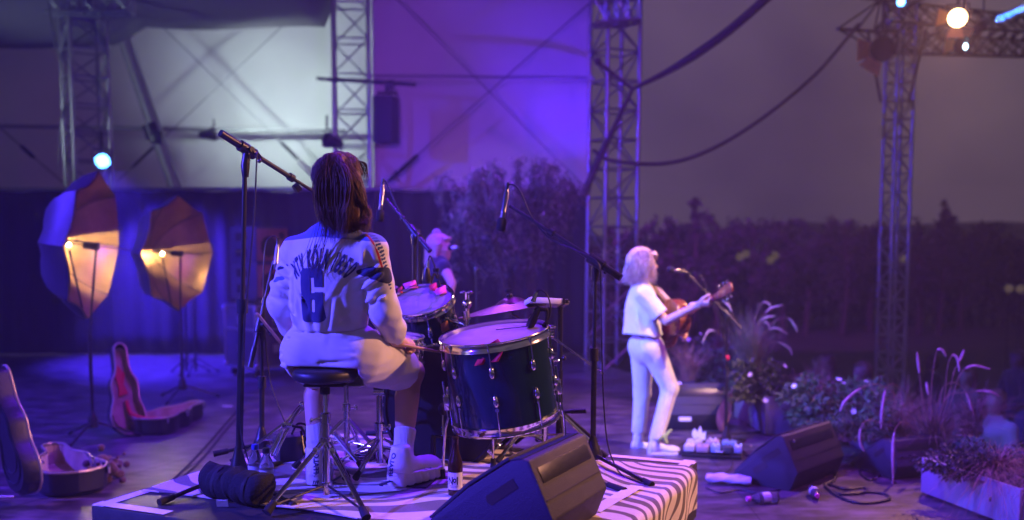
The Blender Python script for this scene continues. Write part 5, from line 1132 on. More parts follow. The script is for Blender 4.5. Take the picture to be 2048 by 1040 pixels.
# singer's microphone
F0 = on(1452, 886, .012)
mic_stand('microphone_stand', 'boom stand on the stage floor in front of the singer', F0, at(1454, 626, F0.y), at(1482, 657, F0.y-.03), at(1374, 546, F0.y+.1), [on(1368, 890, .012), on(1498, 912, .012), on(1490, 880, .012)], base_hub=.08)
pencil('slim vocal microphone at the singer\'s mouth', at(1372, 545, F0.y+.08), at(1336, 538, F0.y+.02), .013)
cable([at(1378, 546, F0.y+.1), at(1396, 548, F0.y+.08), at(1408, 562, F0.y+.05), at(1418, 590, F0.y), at(1440, 640, F0.y-.04), at(1452, 720, F0.y-.04), at(1450, 800, F0.y-.04), at(1446, 870, F0.y-.04), on(1420, 905, .01)], 'cable running down the singer\'s boom stand')
b = MB(); b.tube([at(1452, 716, F0.y-.03), at(1458, 716, F0.y-.03)], .022, 10); props(b.build('tape_wrap', M['red']), 'red tape wrap round the singer\'s microphone stand', 'tape')
# audience beyond the stage edge
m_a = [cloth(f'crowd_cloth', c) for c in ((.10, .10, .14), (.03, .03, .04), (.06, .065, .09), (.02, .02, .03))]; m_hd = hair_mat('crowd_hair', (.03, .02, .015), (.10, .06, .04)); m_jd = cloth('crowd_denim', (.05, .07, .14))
AG = -1.2
def sitter(px, py, Y, face, shirt, label, stand=False, s=1.0, sleeve='long'):
    hd = at(px, py, Y); Fv = n3((face[0], face[1], 0)); Rv = Fv.cross(UP); base = Vector((hd.x, hd.y, AG))
    nk = hd-UP*.155*s; ch = hd-UP*.30*s; pe = hd-UP*.72*s-Fv*.04
    J = dict(pelvis=pe, chest=ch, neck=nk, head=hd, el=ch-Rv*.24*s-UP*.24*s+Fv*.06, er=ch+Rv*.24*s-UP*.24*s+Fv*.06, wl=ch-Rv*.12*s-UP*.38*s+Fv*.26, wr=ch+Rv*.12*s-UP*.38*s+Fv*.26)
    if stand:
        J.update(kl=pe-Rv*.1*s-UP*.45*s, kr=pe+Rv*.1*s-UP*.45*s, al=Vector((pe.x, pe.y, AG+.085))-Rv*.11, ar=Vector((pe.x, pe.y, AG+.085))+Rv*.11)
    else: J.update(kl=pe-Rv*.12*s+Fv*.42*s+UP*.02, kr=pe+Rv*.12*s+Fv*.42*s+UP*.02, al=Vector((pe.x, pe.y, AG+.085))-Rv*.12+Fv*.44, ar=Vector((pe.x, pe.y, AG+.085))+Rv*.12+Fv*.44)
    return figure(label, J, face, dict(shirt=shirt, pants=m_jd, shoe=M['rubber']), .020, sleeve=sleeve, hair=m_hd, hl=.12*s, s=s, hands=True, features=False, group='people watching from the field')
sitter(1990, 802, 9.4, (-.75, -.5), m_a[0], 'spectator in a pale jacket facing the stage beyond the near planter', True)
sitter(1724, 742, 11.0, (-.9, -.2), m_a[2], 'spectator in a bluish top between the white flowers and the slim tower', True)
sitter(1934, 752, 11.0, (-.8, -.3), m_a[3], 'spectator in a dark shirt left of the one in the pale jacket', True, .98)
sitter(2034, 716, 13.5, (-.8, -.2), m_a[3], 'spectator in dark clothes at the right edge, behind the pale jacket', True)
sitter(1652, 724, 13.0, (-.9, 0), m_a[1], 'spectator in dark clothes far out, left of the slim tower', True)
sitter(1862, 722, 15.0, (-.9, -.2), m_a[3], 'spectator in dark clothes just right of the slim tower', True)
# ================================================================== STAGE GEAR
def wedge(label, p0, e, L, H, D, back_strip=True, slots=1, plate=True, m=None):
    p0 = Vector(p0); e = n3((e[0], e[1], 0)); o = Vector((e.y, -e.x, 0))              # p0: back corner at the bottom, e along the width, o outwards at the back
    t = thing('monitor_wedge', label, 'monitor', tuple(p0), 0, 'floor monitors'); Mx = Matrix(((-o.x, 0, e.x, p0.x), (-o.y, 0, e.y, p0.y), (0, 1, 0, p0.z), (0, 0, 0, 1)))
    prof = [(.03*H/.3, .0), (-.012*H/.3, .36*H), (.075*H/.3, .985*H), (.095*H/.3, H), (D*.30, .955*H), (D*.62, .60*H), (D*.93, .16*H), (D, .07*H), (D, .0)]
    b = MB(); b.prism(prof, L, Mx, .007); b.build('cabinet', m or M['darkbox'], t, 30)
    b = MB(); g = [(D*.315, .958*H), (D*.62, .622*H), (D*.915, .19*H), (D*.93, .172*H)]; nr = [( .35, .94), (.65, .76), (.72, .7), (.75, .65)]
    b.prism(g+[(x+.012*n_[0], z+.012*n_[1]) for (x, z), n_ in reversed(list(zip(g, nr)))], L*.93, Mx @ Matrix.Translation((0, 0, L*.035)), .003); b.build('grille', M['grille'], t, 30)
    b = MB()                                                                           # ribbed grip strip along the top edge
    for k in range(int(L/.009)): b.tube([Mx @ Vector((.098*H/.3+.004, H*1.0, .01+k*.009)), Mx @ Vector((D*.30, .962*H, .01+k*.009))], .003, 6)
    b.build('grip_strip', M['rubber'], t)
    nb = n3((-(.985-.36)*H, .087*H/.3, 0)); u = n3((.087*H/.3, .625*H, 0))
    if back_strip:
        c = Vector((-.012*H/.3, .36*H, 0))+u*(.50*H)+nb*.001; Q = Mx @ Matrix(((u.x, nb.x, 0, c.x), (u.y, nb.y, 0, c.y), (0, 0, 1, 0), (0, 0, 0, 1)))
        b = MB(); b.box((0, 0, L*.5), (.055*H/.3, .004, L*.86), Q, .001); b.build('label_strip', M['black'], t)
        b = MB(); b.box((-.28*H, .0, L*.5), (.004, .004, L*.96), Q); b.build('seam', M['rubber'], t)
    for sgn, zz in ((1, -.001), (-1, L+.001)):                                          # recessed hand grips in the end panels
        for j in range(slots):
            c = Vector((D*(.36+.16*j), H*(.60-.26*j), zz)); b = MB(); Q = Mx @ Matrix.Translation(c) @ Matrix.Rotation(-.62, 4, 'Z'); w_ = .13*H/.3 if j == 0 else .10*H/.3
            b.prism([(-w_/2, -.018*H/.3), (w_/2-.01, -.018*H/.3), (w_/2, 0), (w_/2-.01, .018*H/.3), (-w_/2, .018*H/.3)], .002, Q @ Matrix.Translation((0, 0, -.001)), 0); b.build('hand_grip', M['lens'], t, 0)
    return t
rc0 = rs(.0, 0)
wp = Vector((.125, 3.20, RZ+.012)); wedge('black floor monitor on the riser corner nearest the camera', wp, (.44, .90), .50, .305, .50)
wedge('black floor monitor with two grips on the stage floor before the planters', on(1590, 985, .0), (.67, .74), .74, .37, .50, slots=2)
b = MB(); c = at(1588, 882, 6.6); b.ball(tuple(c), .012, 8); props(b.build('rivet', M['chrome'], bpy.data.objects['monitor_wedge.001']))
w3 = on(1332, 862, 0); wedge('black floor monitor behind the legs of the singer', w3, (1, .02), .56, .41, .46)
t3 = bpy.data.objects['monitor_wedge.002']; b = MB(); b.box(tuple(at(1370, 838, w3.y-.035)), (.11, .006, .035)); b.build('label', M['tape'], t3)
b = MB(); b.box((w3.x+.06, w3.y+.10, .412), (.17, .10, .004), None); props(b.build('paper_sheet', M['white']), 'white paper lying on the monitor behind the singer', 'paper')
w4 = on(1735, 958, 0); wedge('low dark floor monitor half hidden under the drooping plumes', w4+Vector((.18, -.05, 0)), (.94, .34), .46, .27, .5)
# bag, bottles
t = thing('cloth_bag', 'black rolled cloth bag lying at the foot of the tall boom stand', 'bag', tuple(on_rs(470, 1010)))
p0, p1 = on_rs(418, 988)+UP*.062, on_rs(533, 1010)+UP*.052; b = MB(); n = 22; pts = [p0.lerp(p1, i/n)+UP*(.006*math.sin(i*1.3)) for i in range(n+1)]
rs_ = [.040]+[.066+.0025*math.sin(i*1.9)+.0015*math.sin(i*4.1) for i in range(1, n)]+[.045]; b.tube(pts, rs_, 20); o = b.build('sack', cloth('bag_cloth', (.008, .008, .010), .5, 120, sheen=.0), t, 180)
for v in o.data.vertices: v.co.z = max(v.co.z + .005*math.sin(v.co.x*35+v.co.y*80), -.008)
for k in (.28, .80):
    b = MB(); c = p0.lerp(p1, k); d = n3(p1-p0); b.lathe([(.068, -.009), (.071, 0), (.068, .009)], axis(c, d), 22); b.build('strap', M['rubber'], t)
b = MB(); c = on_rs(447, 1008); b.box((c.x, c.y-.012, c.z+.012), (.045, .004, .03), Matrix.Translation(c) @ Matrix.Rotation(.35, 4, 'X') @ Matrix.Translation(-c)); b.build('care_label', M['tape'], t)
m_liq = mat('water', (.85, .90, .95), .03, 0, 0, trans=1.0)
def bottle(label, p, d=(0, 0, 1), H=.19, capc=None):
    t = thing('water_bottle', label, 'bottle', tuple(p), 0, 'plastic water bottles'); Mx = axis(p, d); k = H/.19; r = .031*k
    b = MB(); b.lathe([(.0, .004), (r*.7, 0), (r*.95, .006), (r, .02), (r*.94, .034), (r, .05*k), (r*.93, .062*k), (r, .074*k), (r*.95, .085*k), (r, .10*k), (r*.98, .115*k), (r*.72, .142*k), (.0135*k, .160*k), (.0125*k, .170*k)], Mx, 28); b.build('bottle_body', M['glass'], t, 60)
    b = MB(); b.lathe([(r*1.01, .052*k), (r*1.015, .054*k), (r*1.015, .098*k), (r*1.01, .10*k)], Mx, 28); b.build('label', mat('bottle_label', (.62, .66, .74), .4, 0, .25, 60), t, 60)
    b = MB(); b.lathe([(.0145*k, .168*k), (.0155*k, .170*k), (.0150*k, .188*k), (.013*k, .19*k)], Mx, 18); b.build('cap', capc or M['cable'], t, 40); return t
m_capb = mat('blue_cap', (.05, .08, .45), .4)
bottle('left of two water bottles standing on the rug, with the blue cap', on_rs(512, 976), H=.185, capc=m_capb)
bottle('right of two water bottles standing on the rug, with the dark cap', on_rs(534, 985), H=.185)
q = on(1500, 1000, .033); bottle('crushed water bottle lying on the floor below the white towel', on(1556, 994, .034), n3(on(1494, 998, .034)-on(1556, 994, .034)), .22, M['pink'])
bottle('water bottle lying cap towards the camera beside the cable coil', on(1624, 978, .034), n3(on(1646, 1006, .034)-on(1624, 978, .034)), .19, M['pink'])
pb_ = on_rs(911, 990); t = thing('beer_bottle', 'brown beer bottle with a white label standing by the bass drum', 'bottle', tuple(pb_)); Mx = axis(pb_, (0, 0, 1))
b = MB(); b.lathe([(0, .002), (.024, 0), (.0295, .004), (.030, .02), (.030, .125), (.027, .145), (.017, .175), (.0135, .20), (.0125, .225), (.0145, .228), (.0145, .236), (.012, .240), (.0, .240)], Mx, 32); b.build('bottle_body', mat('brown_glass', (.05, .020, .008), .08, 0, .1, trans=.35), t, 60)
b = MB(); vs = []; fs = []; m_ = 20
for i in range(m_+1): a = -PI/2-1.25+2.5*i/m_; vs += [Mx @ Vector((.0306*math.cos(a), .0306*math.sin(a), .028)), Mx @ Vector((.0306*math.cos(a), .0306*math.sin(a), .098))]
for i in range(m_): fs.append((2*i, 2*i+2, 2*i+3, 2*i+1))
b._a(vs, fs); lb = b.build('label', M['tape'], t, 60)
def onbottle(x, y): a = -PI/2-.12+x/.0312; return Mx @ Vector((.0312*math.cos(a), .0312*math.sin(a), y))
for txt, sz_, x0, y0 in (('N', .044, -.016, .050), ('o', .036, .002, .058), ('1', .044, .014, .050)):
    g = glyphs(txt, sz_, .0012, .72); vs = [onbottle(v.co.x+x0, v.co.y+y0) for v in g.verts]; fs = [[q.index for q in f.verts] for f in g.faces]; g.free(); b = MB(); b._a(vs, fs); b.build('lettering', M['cable'], lb, 180)
b = MB()
for x0, x1, y0, h_ in ((-.004, .008, .052, .0022), (-.020, .018, .043, .0022), (-.016, .014, .037, .0016)):
    for i in range(6): xa, xb = x0+(x1-x0)*i/6, x0+(x1-x0)*(i+1)/6; b.quad(onbottle(xa, y0), onbottle(xb, y0), onbottle(xb, y0+h_), onbottle(xa, y0+h_))
b.build('print_lines', M['cable'], lb, 0)
# floor cables, towel, pedal board
def floorpts(L, z=.008): return [on(x, y, z) for x, y in L]
cable(floorpts([(1672, 940), (1668, 960), (1650, 972), (1680, 988), (1730, 985), (1728, 976), (1690, 978), (1652, 968), (1672, 990), (1720, 1006), (1775, 1000), (1770, 988), (1730, 984), (1700, 986)]), 'black cable coiled on the floor beside the monitor with two grips', .010, 'floor cables', 'floor_cable')
cable(floorpts([(318, 982), (350, 955), (400, 905), (440, 860), (480, 815)]), 'first of two cables running from the riser towards the amplifier stack', .008, 'floor cables', 'floor_cable')
cable(floorpts([(330, 982), (372, 948), (412, 908), (450, 862), (488, 820)]), 'second of two cables running from the riser towards the amplifier stack', .007, 'floor cables', 'floor_cable')
cable(floorpts([(1412, 975), (1440, 985), (1480, 980), (1520, 986), (1560, 980)]), 'thin cable on the floor under the white towel', .006, 'floor cables', 'floor_cable')
cable(floorpts([(1462, 905), (1464, 930), (1452, 945), (1425, 950)]), 'thin lead running from the pedal board to the towel', .004, 'floor cables', 'floor_cable')
cable(floorpts([(1350, 898), (1366, 886), (1395, 872), (1425, 866), (1470, 868), (1540, 862)]), 'lead running from the pedal board behind the singer\'s stand', .006, 'floor cables', 'floor_cable')
cable(floorpts([(1770, 940), (1740, 960), (1720, 940), (1770, 952), (1790, 965)]), 'cable by the low dark monitor near the planter', .008, 'floor cables', 'floor_cable')
cable([rs(1.1+.05*math.cos(a)+.03*k, .55+.06*math.sin(a), .016+.006*k) for k in range(4) for a in (0, 1.05, 2.1, 3.14, 4.2, 5.24)], 'coiled cable on the rug by the drum hardware', .005, 'floor cables', 'floor_cable')
b = MB(); n1, n2 = 34, 12; c0 = on(1412, 966, .0); c1 = on(1502, 972, .0); ax_ = n3(c1-c0); sx = Vector((-ax_.y, ax_.x, 0)); vs = []; fs = []
for i in range(n1+1):
    for k in range(n2):
        u = i/n1; a = 2*PI*k/n2; r_ = .046*(1-.25*(abs(2*u-1))**8)*(1+.05*math.sin(u*13+a*3)); p = c0.lerp(c1, u)+sx*(math.cos(a)*r_*1.5)+sx*.012*math.sin(u*4); vs.append(p+UP*max(.004, .040+math.sin(a)*r_*.6+.004*math.sin(u*17+a*2)))
for i in range(n1):
    for k in range(n2): fs.append((i*n2+k, i*n2+(k+1) % n2, (i+1)*n2+(k+1) % n2, (i+1)*n2+k))
fs += [tuple(range(n2)), tuple(n1*n2+k for k in reversed(range(n2)))]
b._a(vs, fs); props(b.build('towel', cloth('terry', (.72, .74, .76), .6, 260), None, 180), 'rolled white towel on the floor in front of the monitor with two grips', 'towel')
pc = on(1424, 910, 0); t = thing('pedal_board', 'pedal board crowded with pale effect pedals at the singer\'s feet', 'pedal board', tuple(pc)); PM = Matrix.Translation(pc) @ Matrix.Rotation(-.25, 4, 'Z')
b = MB(); b.box((0, 0, .03), (.46, .26, .025), PM @ Matrix.Rotation(.12, 4, 'X'), .004)
for x in (-.2, .2): b.box((x, .08, .015), (.02, .05, .03), PM)
b.build('board', M['black'], t)
pr = random.Random(4); pal = [(.60, .58, .56), (.45, .30, .32), (.20, .28, .45), (.05, .05, .06), (.30, .26, .40)]
for i, (x, y, w_, d_) in enumerate(((-.17, -.06, .08, .13), (-.07, -.065, .09, .12), (.03, -.06, .07, .12), (.12, -.06, .07, .12), (.20, -.05, .06, .11), (-.14, .065, .12, .10), (0, .07, .10, .10), (.13, .07, .11, .10))):
    m_p = M.setdefault(f'pedal{i % 5}', mat('pedal_paint', pal[i % 5], .35, .2, .1, 20)); z = .052+y*.12
    b = MB(); b.box((x, y, z+.022), (w_, d_, .045), PM, .005); pd = b.build('pedal', m_p, t)
    b = MB(); b.tube([PM @ Vector((x, y-.03, z+.044)), PM @ Vector((x, y-.03, z+.058))], .009, 10)
    for k in (-.02, .02): b.tube([PM @ Vector((x+k, y+.025, z+.044)), PM @ Vector((x+k, y+.025, z+.06))], .007, 10)
    b.build('knob', M['chrome'] if i % 2 else M['white'], pd)
for i, (x, y) in enumerate(((-.22, -.15), (.06, -.17))):
    b = MB(); b.box((x, y, .02), (.06, .10, .006), PM @ Matrix.Rotation(.25*(-1)**i, 4, 'X')); b.build('note_card', M['white'], t)
b = MB(); b.prism([(-.05, 0), (.05, 0), (.055, .07), (.03, .05), (.01, .11), (-.012, .06), (-.035, .09), (-.055, .05)], .01, PM @ Matrix.Translation((-.11, .10, .10)) @ Matrix.Rotation(PI/2, 4, 'X')); b.build('paper_crown', M['white'], t)
# leaf shaped tan panel
pl = on(1445, 868, 0); t = thing('leaf_panel', 'tan leaf shaped panel standing behind the singer\'s boom stand', 'panel', tuple(pl)); LM = Matrix.Translation(pl+Vector((0, .05, 0))) @ Matrix.Rotation(R(8), 4, 'X') @ Matrix.Rotation(R(-22), 4, 'Z') @ Matrix.Rotation(PI/2, 4, 'X')
out = []
for i in range(30): u = i/30*2*PI; y = .205+.205*math.sin(u); w_ = .058*math.sin(PI*min(1, max(0, (y/.41)))**.8); out.append((w_*math.cos(u)/max(.25, abs(math.cos(u)))*min(1, abs(math.cos(u))*1.5)+.08*(y/.41)**2, y))
b = MB(); b.prism(out, .018, LM, .004); b.build('panel', mix_noise(mat('cane', (.4, .22, .10), .6, 0, .1, 10, .3, 120), (.30, .15, .07), (.48, .28, .13), 9, .4, .6, 4, (1, 8, 1)), t, 30)
b = MB(); b.tube([LM @ Vector((.0, .0, -.01)), LM @ Vector((.0, .30, -.012))], .008, 8); b.box(tuple(LM @ Vector((0, .01, -.02))), (.08, .08, .012)); b.build('foot', M['black'], t)
# ------------------------------------------------------------------ umbrella lamps
m_gold = mix_noise(mat('copper_foil', (.8, .5, .25), .38, .72, .1, 6, .35, 14), (.36, .22, .10), (.52, .34, .17), 3, .35, .7); m_umb = mat('umbrella_black', (.035, .034, .04), .5, 0, .1, 12, .12, 30)
m_bulb = mat('bulb', (1, .8, .5), .3, 0, 0, emit=(1.0, .62, .25), es=18)
def umbrella(label, C, n, Rr_, base, watts, bz=-.10):
    C, n, base = Vector(C), n3(n), Vector(base); t = thing('umbrella_lamp', label, 'lamp', tuple(base), 0, 'umbrella lamps on stands'); Mx = axis(C, n); up = Mx.inverted().to_3x3() @ UP; a0 = math.atan2(up.y, up.x)
    def rim(k, rr, z): a = a0+PI*2*k/8; return Mx @ Vector((rr*math.cos(a), rr*math.sin(a), z))
    rings = [(1.0, 0), (.93, -.10), (.80, -.20), (.60, -.29), (.36, -.345), (.10, -.37), (.0, -.37)]
    for nm, m_, off in (('inner_skin', m_gold, 0.0), ('outer_skin', m_umb, -.012)):
        vs = []; fs = []; S = 6
        for rr, z in rings:
            for k in range(8):
                p, q = rim(k, Rr_*rr*(1+abs(off)*.9), z+off), rim(k+1, Rr_*rr*(1+abs(off)*.9), z+off)
                for j in range(S): u = j/S; v = p.lerp(q, u)+n*(.035*math.sin(PI*u)*(rr*(1-rr*.55))); vs.append(v - (v-C)*(.05*math.sin(PI*u)*(1 if rr == 1.0 else .3)*rr))
        w_ = 8*S
        for i in range(len(rings)-1):
            for k in range(w_): f = (i*w_+k, i*w_+(k+1) % w_, (i+1)*w_+(k+1) % w_, (i+1)*w_+k); fs.append(f if off == 0 else f[::-1])
        b = MB(); b._a(vs, fs); b.build(nm, m_, t, 28)
    b = MB()
    for k in range(8): b.tube([rim(k, Rr_*rr*.985, z+.006) for rr, z in rings[:6]], .0035, 6)
    b.build('ribs', M['black'], t)
    b = MB(); b.tube([C-n*.40, C+n*.30], .006, 8); b.build('shaft', M['chrome'], t)
    top = C+n*.02; b = MB(); b.tube([base+UP*.12, Vector((base.x, base.y, C.z*.55))], .015, 12); b.tube([Vector((base.x, base.y, C.z*.55)), top-UP*.02], .0105, 12); b.build('stand_pole', M['black'], t)
    b = MB(); b.box(tuple(top), (.05, .05, .06), None, .008); b.tube([top+n*-.10, top+n*.02], .03, 16); b.build('lamp_holder', M['black'], t)
    bp_ = C-n*.20+UP*bz; b = MB(); b.tube([bp_-UP*.52+n*.09, bp_-UP*.03], .009, 10); b.tube([bp_+UP*.034, bp_+UP*.046], [.115, .10], 24); b.build('bulb_arm', M['black'], t)
    b = MB(); b.ball(tuple(bp_), .018, 16, (1, 1, .6)); b.build('bulb', m_bulb, t)
    for k in range(3):
        a = .4+2*PI*k/3; e = base+Vector((math.cos(a), math.sin(a), 0))*.38; e.z = .012; b = MB(); b.tube([base+UP*.16, e], .009, 8); lg = b.build('leg', M['black'], t); b = MB(); b.tube([e-(e-base-UP*.16).normalized()*.05, e], .014, 8); b.build('rubber_foot', M['rubber'], lg)
    b = MB(); b.lathe([(.02, -.05), (.045, -.04), (.04, .03), (.018, .09)], axis(base+UP*.15, (0, 0, 1)), 16); b.build('hub', M['black'], t)
    L = bpy.data.lights.new('bulb_light', 'POINT'); L.energy = watts; L.color = (1.0, .66, .32); L.shadow_soft_size = .012; o = bpy.data.objects.new('bulb_light', L); COL.objects.link(o); o.location = bp_+UP*.012
    return t
umbrella('left lamp in a copper lined black umbrella, seen nearly edge on', at(187, 492, 8.3), (.985, .05, -.11), .615, (at(178, 640, 8.28).x, 8.28, 0), 430, -.02)
umbrella('right lamp in a copper lined black umbrella, smaller and facing more to the camera', at(357, 507, 10.45), (.93, -.30, -.03), .605, (at(361, 640, 10.40).x, 10.40, 0), 95, -.02)
# ------------------------------------------------------------------ guitar cases
m_case = mat('case_shell', (.012, .012, .016), .42, 0, .2, 8, .12, 40); m_plush = mix_noise(mat('plush', (.4, .26, .15), .95, 0, .1, 10, .4, 200, sheen=.4), (.34, .26, .13), (.50, .40, .23), 7, .4, .65); m_trim = mat('case_trim', (.50, .42, .34), .35, .6, .15, 12)
def gcase_out(L, k=1.0, n=44):                              # guitar outline: lower bout at y = 0, neck end at y = L
    ys = [0, .012, .06, .13, .20, .29, .36, .42, .48, .54, .60, .66, .74, .86, .95, .99, 1.0]; ws = [0, .075, .155, .195, .205, .185, .155, .148, .156, .158, .140, .10, .078, .075, .072, .04, 0]
    f = lambda y: np.interp(y, ys, ws); yy = [.5-.5*math.cos(PI*i/n) for i in range(n+1)]
    return [(f(y)*k*L/1.05, y*L+(.5-y)*L*(1-k)) for y in yy]+[(-f(y)*k*L/1.05, y*L+(.5-y)*L*(1-k)) for y in reversed(yy[1:-1])]
def shell(t, name, Mx, L, dep, lining, wall=.018, extra=None):        # hollow half case: floor, walls, lining
    o1, o2 = gcase_out(L), gcase_out(L, 1-wall*2.4/.4); n = len(o1); vs = []; fs = []
    for (o_, z) in ((o1, -dep+.03), (o1, 0), (o2, 0), (o2, -dep+.018)): vs += [Mx @ Vector((x, y, z)) for x, y in o_]
    o3 = gcase_out(L, .93); vs += [Mx @ Vector((x, y, -dep)) for x, y in o3]
    for r0, r1 in ((0, 1),): fs += [(r0*n+i, r0*n+(i+1) % n, r1*n+(i+1) % n, r1*n+i) for i in range(n)]
    fs += [(4*n+i, 4*n+(i+1) % n, (i+1) % n, i) for i in range(n)]; fs.append(tuple(4*n+i for i in reversed(range(n))))
    b = MB(); b._a(vs, fs); p = b.build(name, m_case, t, 40)
    b = MB(); b._a(vs, [(2*n+i, 2*n+(i+1) % n, 3*n+(i+1) % n, 3*n+i) for i in range(n)]+[tuple(3*n+i for i in range(n))]); b.build('lining', m_plush, p, 40)
    b = MB(); b.tube([Mx @ Vector((x, y, .002)) for x, y in o1]+[Mx @ Vector((o1[0][0], o1[0][1], .002))], .009, 8); b.build('rim', m_trim, p); return p
def mrot(o, ydir, zdir): y = n3(ydir); z = n3(Vector(zdir)-y*Vector(zdir).dot(y)); x = y.cross(z); return Matrix(((x.x, y.x, z.x, o[0]), (x.y, y.y, z.y, o[1]), (x.z, y.z, z.z, o[2]), (0, 0, 0, 1)))
# middle case
k2 = on(283, 874, .0); t = thing('guitar_case', 'open guitar case with red scarf in its lid, beside the umbrella lamps', 'guitar case', tuple(k2))
B2 = mrot(k2+UP*.15+Vector((.0, .02, 0)), (.20, 1.0, 0), (0, 0, 1)); base2 = shell(t, 'base', B2, .98, .15, None)
L2 = mrot(at(262, 868, 8.45), (-.18, .22, .95), (.74, -.66, .14)); lid2 = shell(t, 'lid', L2, .80, .09, None)
b = MB(); b.prism([(-.04, .34), (.05, .36), (.02, .44), (.04, .54), (-.02, .62), (-.05, .52), (-.03, .42)], .012, L2 @ Matrix.Translation((0, 0, -.06)), .003); o = b.build('red_scarf', M['red'], lid2)
b = MB(); b.tube(spline([L2 @ Vector((.02, .30, -.045)), L2 @ Vector((.03, .18, -.02)), B2 @ Vector((-.06, .12, -.02)), B2 @ Vector((.02, .22, -.03))], 5), [.014, .016, .018, .019, .02, .021, .022, .023, .024, .024, .024, .022, .02, .017, .014, .008], 10); b.build('scarf_end', M['red'], t)
for y in (.12, .42, .80):
    b = MB(); w_ = float(np.interp(y, [0, .2, .42, .8], [.1, .2, .15, .08])); b.box((w_*1.06, y*1.12, -.02), (.02, .05, .06), B2, .004); b.build('latch', M['chrome'], base2)
# near left case
k1 = on(158, 1000, .0); t = thing('guitar_case', 'open guitar case at the left edge with its blue lit lid raised', 'guitar case', tuple(k1))
B1 = mrot(k1+UP*.17+Vector((-.02, .05, 0)), (-.55, .85, 0), (0, 0, 1)); base1 = shell(t, 'base', B1, 1.10, .16, None)
L1 = mrot(at(72, 985, 6.15), (-.30, .20, .92), (.62, .74, .12)); lid1 = shell(t, 'lid', L1, .84, .10, None)
for k in range(2):
    b = MB(); o_ = [L1 @ Vector((x, y, -.102+.002*k)) for x, y in gcase_out(.84, .80-.16*k)]; b.tube(o_+[o_[0]], .006, 8); b.build('embossed_rib', m_case, lid1)
for y in (.1, .35):
    b = MB(); b.box((.205 if y < .2 else .16, y*1.1, -.02), (.02, .05, .06), B1, .004); b.build('latch', M['chrome'], base1)
rr_ = random.Random(9); bl = [(on(205, 955, .02)+Vector((rr_.gauss(0, .07), rr_.gauss(0, .09), abs(rr_.gauss(.06, .05)))), rr_.uniform(.016, .036)) for i in range(60)]
def heap(P):                                               # rumpled frilly scarf heap
    d = None
    for c, r_ in bl: q = np.linalg.norm(P-np.array(c, np.float32), axis=1)-r_; d = q if d is None else smin(d, q, .016)
    return np.maximum(d, .004-P[:, 2])
V, F = surface(heap, *bounds([c for c, r_ in bl], .06), .010); o = npmesh('scarf_heap', V, F, cloth('brown_wool', (.10, .05, .035), .6, 60))
props(o, 'rumpled brown scarf heap beside the left guitar case', 'scarf')
b = MB(); c = on(208, 968, 0); b.box((c.x-.5, c.y-.35, .004), (.10, .02, .004)); props(b.build('tape_mark', M['tape']), 'short tape mark on the floor by the left guitar case', 'tape')
b = MB(); c = on(455, 812, .004); b.box((c.x, c.y, .004), (.10, .03, .004)); props(b.build('tape_mark', M['tape']), 'short tape mark on the floor near the amplifier stack', 'tape')
# ------------------------------------------------------------------ amplifier stack at the back
ac = on(497, 758, 0); az_ = R(52); AM = Matrix.Translation(ac+Vector((.06, .42, 0))) @ Matrix.Rotation(az_, 4, 'Z')
m_amp = mat('case_panel', (.06, .06, .075), .5, 0, .2, 14, .3, 200)
def fcase(M_, w_, d_, z0, z1, label):
    o = M_ @ Vector((0, 0, z0)); t = thing('flight_case', label, 'flight case', tuple(o)); b = MB(); b.box((0, 0, (z0+z1)/2), (w_, d_, z1-z0), M_, .004); b.build('panels', m_amp, t)
    b = MB()
    for x in (-w_/2, w_/2):
        for y in (-d_/2, d_/2):
            b.box((x, y, (z0+z1)/2), (.032, .032, z1-z0+.012), M_, .004)
            for z in (z0+.04, z1-.04): b.ball((x*1.012, y*1.012, z), .030, 8, (1, 1, 1.2), M_)
    for z in (z0, z1, z0+(z1-z0)*.62):
        for y in (-d_/2, d_/2): b.box((0, y, z), (w_-.034, .030, .030), M_, .003)
        for x in (-w_/2, w_/2): b.box((x, 0, z), (.030, d_-.034, .030), M_, .003)
    b.build('edge_profile', M['alu'], t)
    for (x, y, rz) in ((0, -d_/2-.004, 0), (-w_/2-.004, 0, PI/2), (w_/2+.004, 0, PI/2)):
        for dz in (.3, .75):
            b = MB(); b.box((0, 0, 0), (.11, .008, .10), M_ @ Matrix.Translation((x, y, z0+(z1-z0)*dz)) @ Matrix.Rotation(rz, 4, 'Z'), .003); b.build('catch', M['alu'], t)
    if z0 > .05:
        for x in (-1, 1):
            for y in (-1, 1): b = MB(); b.tube([M_ @ Vector((x*w_*.38, y*d_*.38-.02, .055)), M_ @ Vector((x*w_*.38, y*d_*.38+.02, .055))], .05, 14); b.box((x*w_*.38, y*d_*.38, .105), (.08, .07, .03), M_); b.build('castor', M['rubber'], t)
    return t
fcase(AM, .62, .60, .12, .88, 'flight case on castors under the loudspeaker cabinets')
def cabinet(z0, z1, label):
    t = thing('loudspeaker_cabinet', label, 'loudspeaker', tuple(AM @ Vector((0, 0, z0)))); b = MB(); b.box((0, 0, (z0+z1)/2), (.50, .50, z1-z0), AM, .008); b.build('cabinet', m_amp, t)
    b = MB(); b.box((0, -.253, (z0+z1)/2), (.46, .008, z1-z0-.05), AM, .003); b.build('grille', m_cabg, t)
    for dz in (.28, .72):
        b = MB(); b.box((-.252, .03, z0+(z1-z0)*dz), (.010, .20, .10), AM, .003); b.build('horn', M['lens'], t)
    b = MB(); b.tube([AM @ Vector((.14, -.262, z0+(z1-z0)*.75)), AM @ Vector((.14, -.250, z0+(z1-z0)*.75))], .05, 20); b.tube([AM @ Vector((-.05, -.262, z0+(z1-z0)*.45)), AM @ Vector((-.05, -.250, z0+(z1-z0)*.45))], .13, 28); b.build('speaker_cone', M['lens'], t)
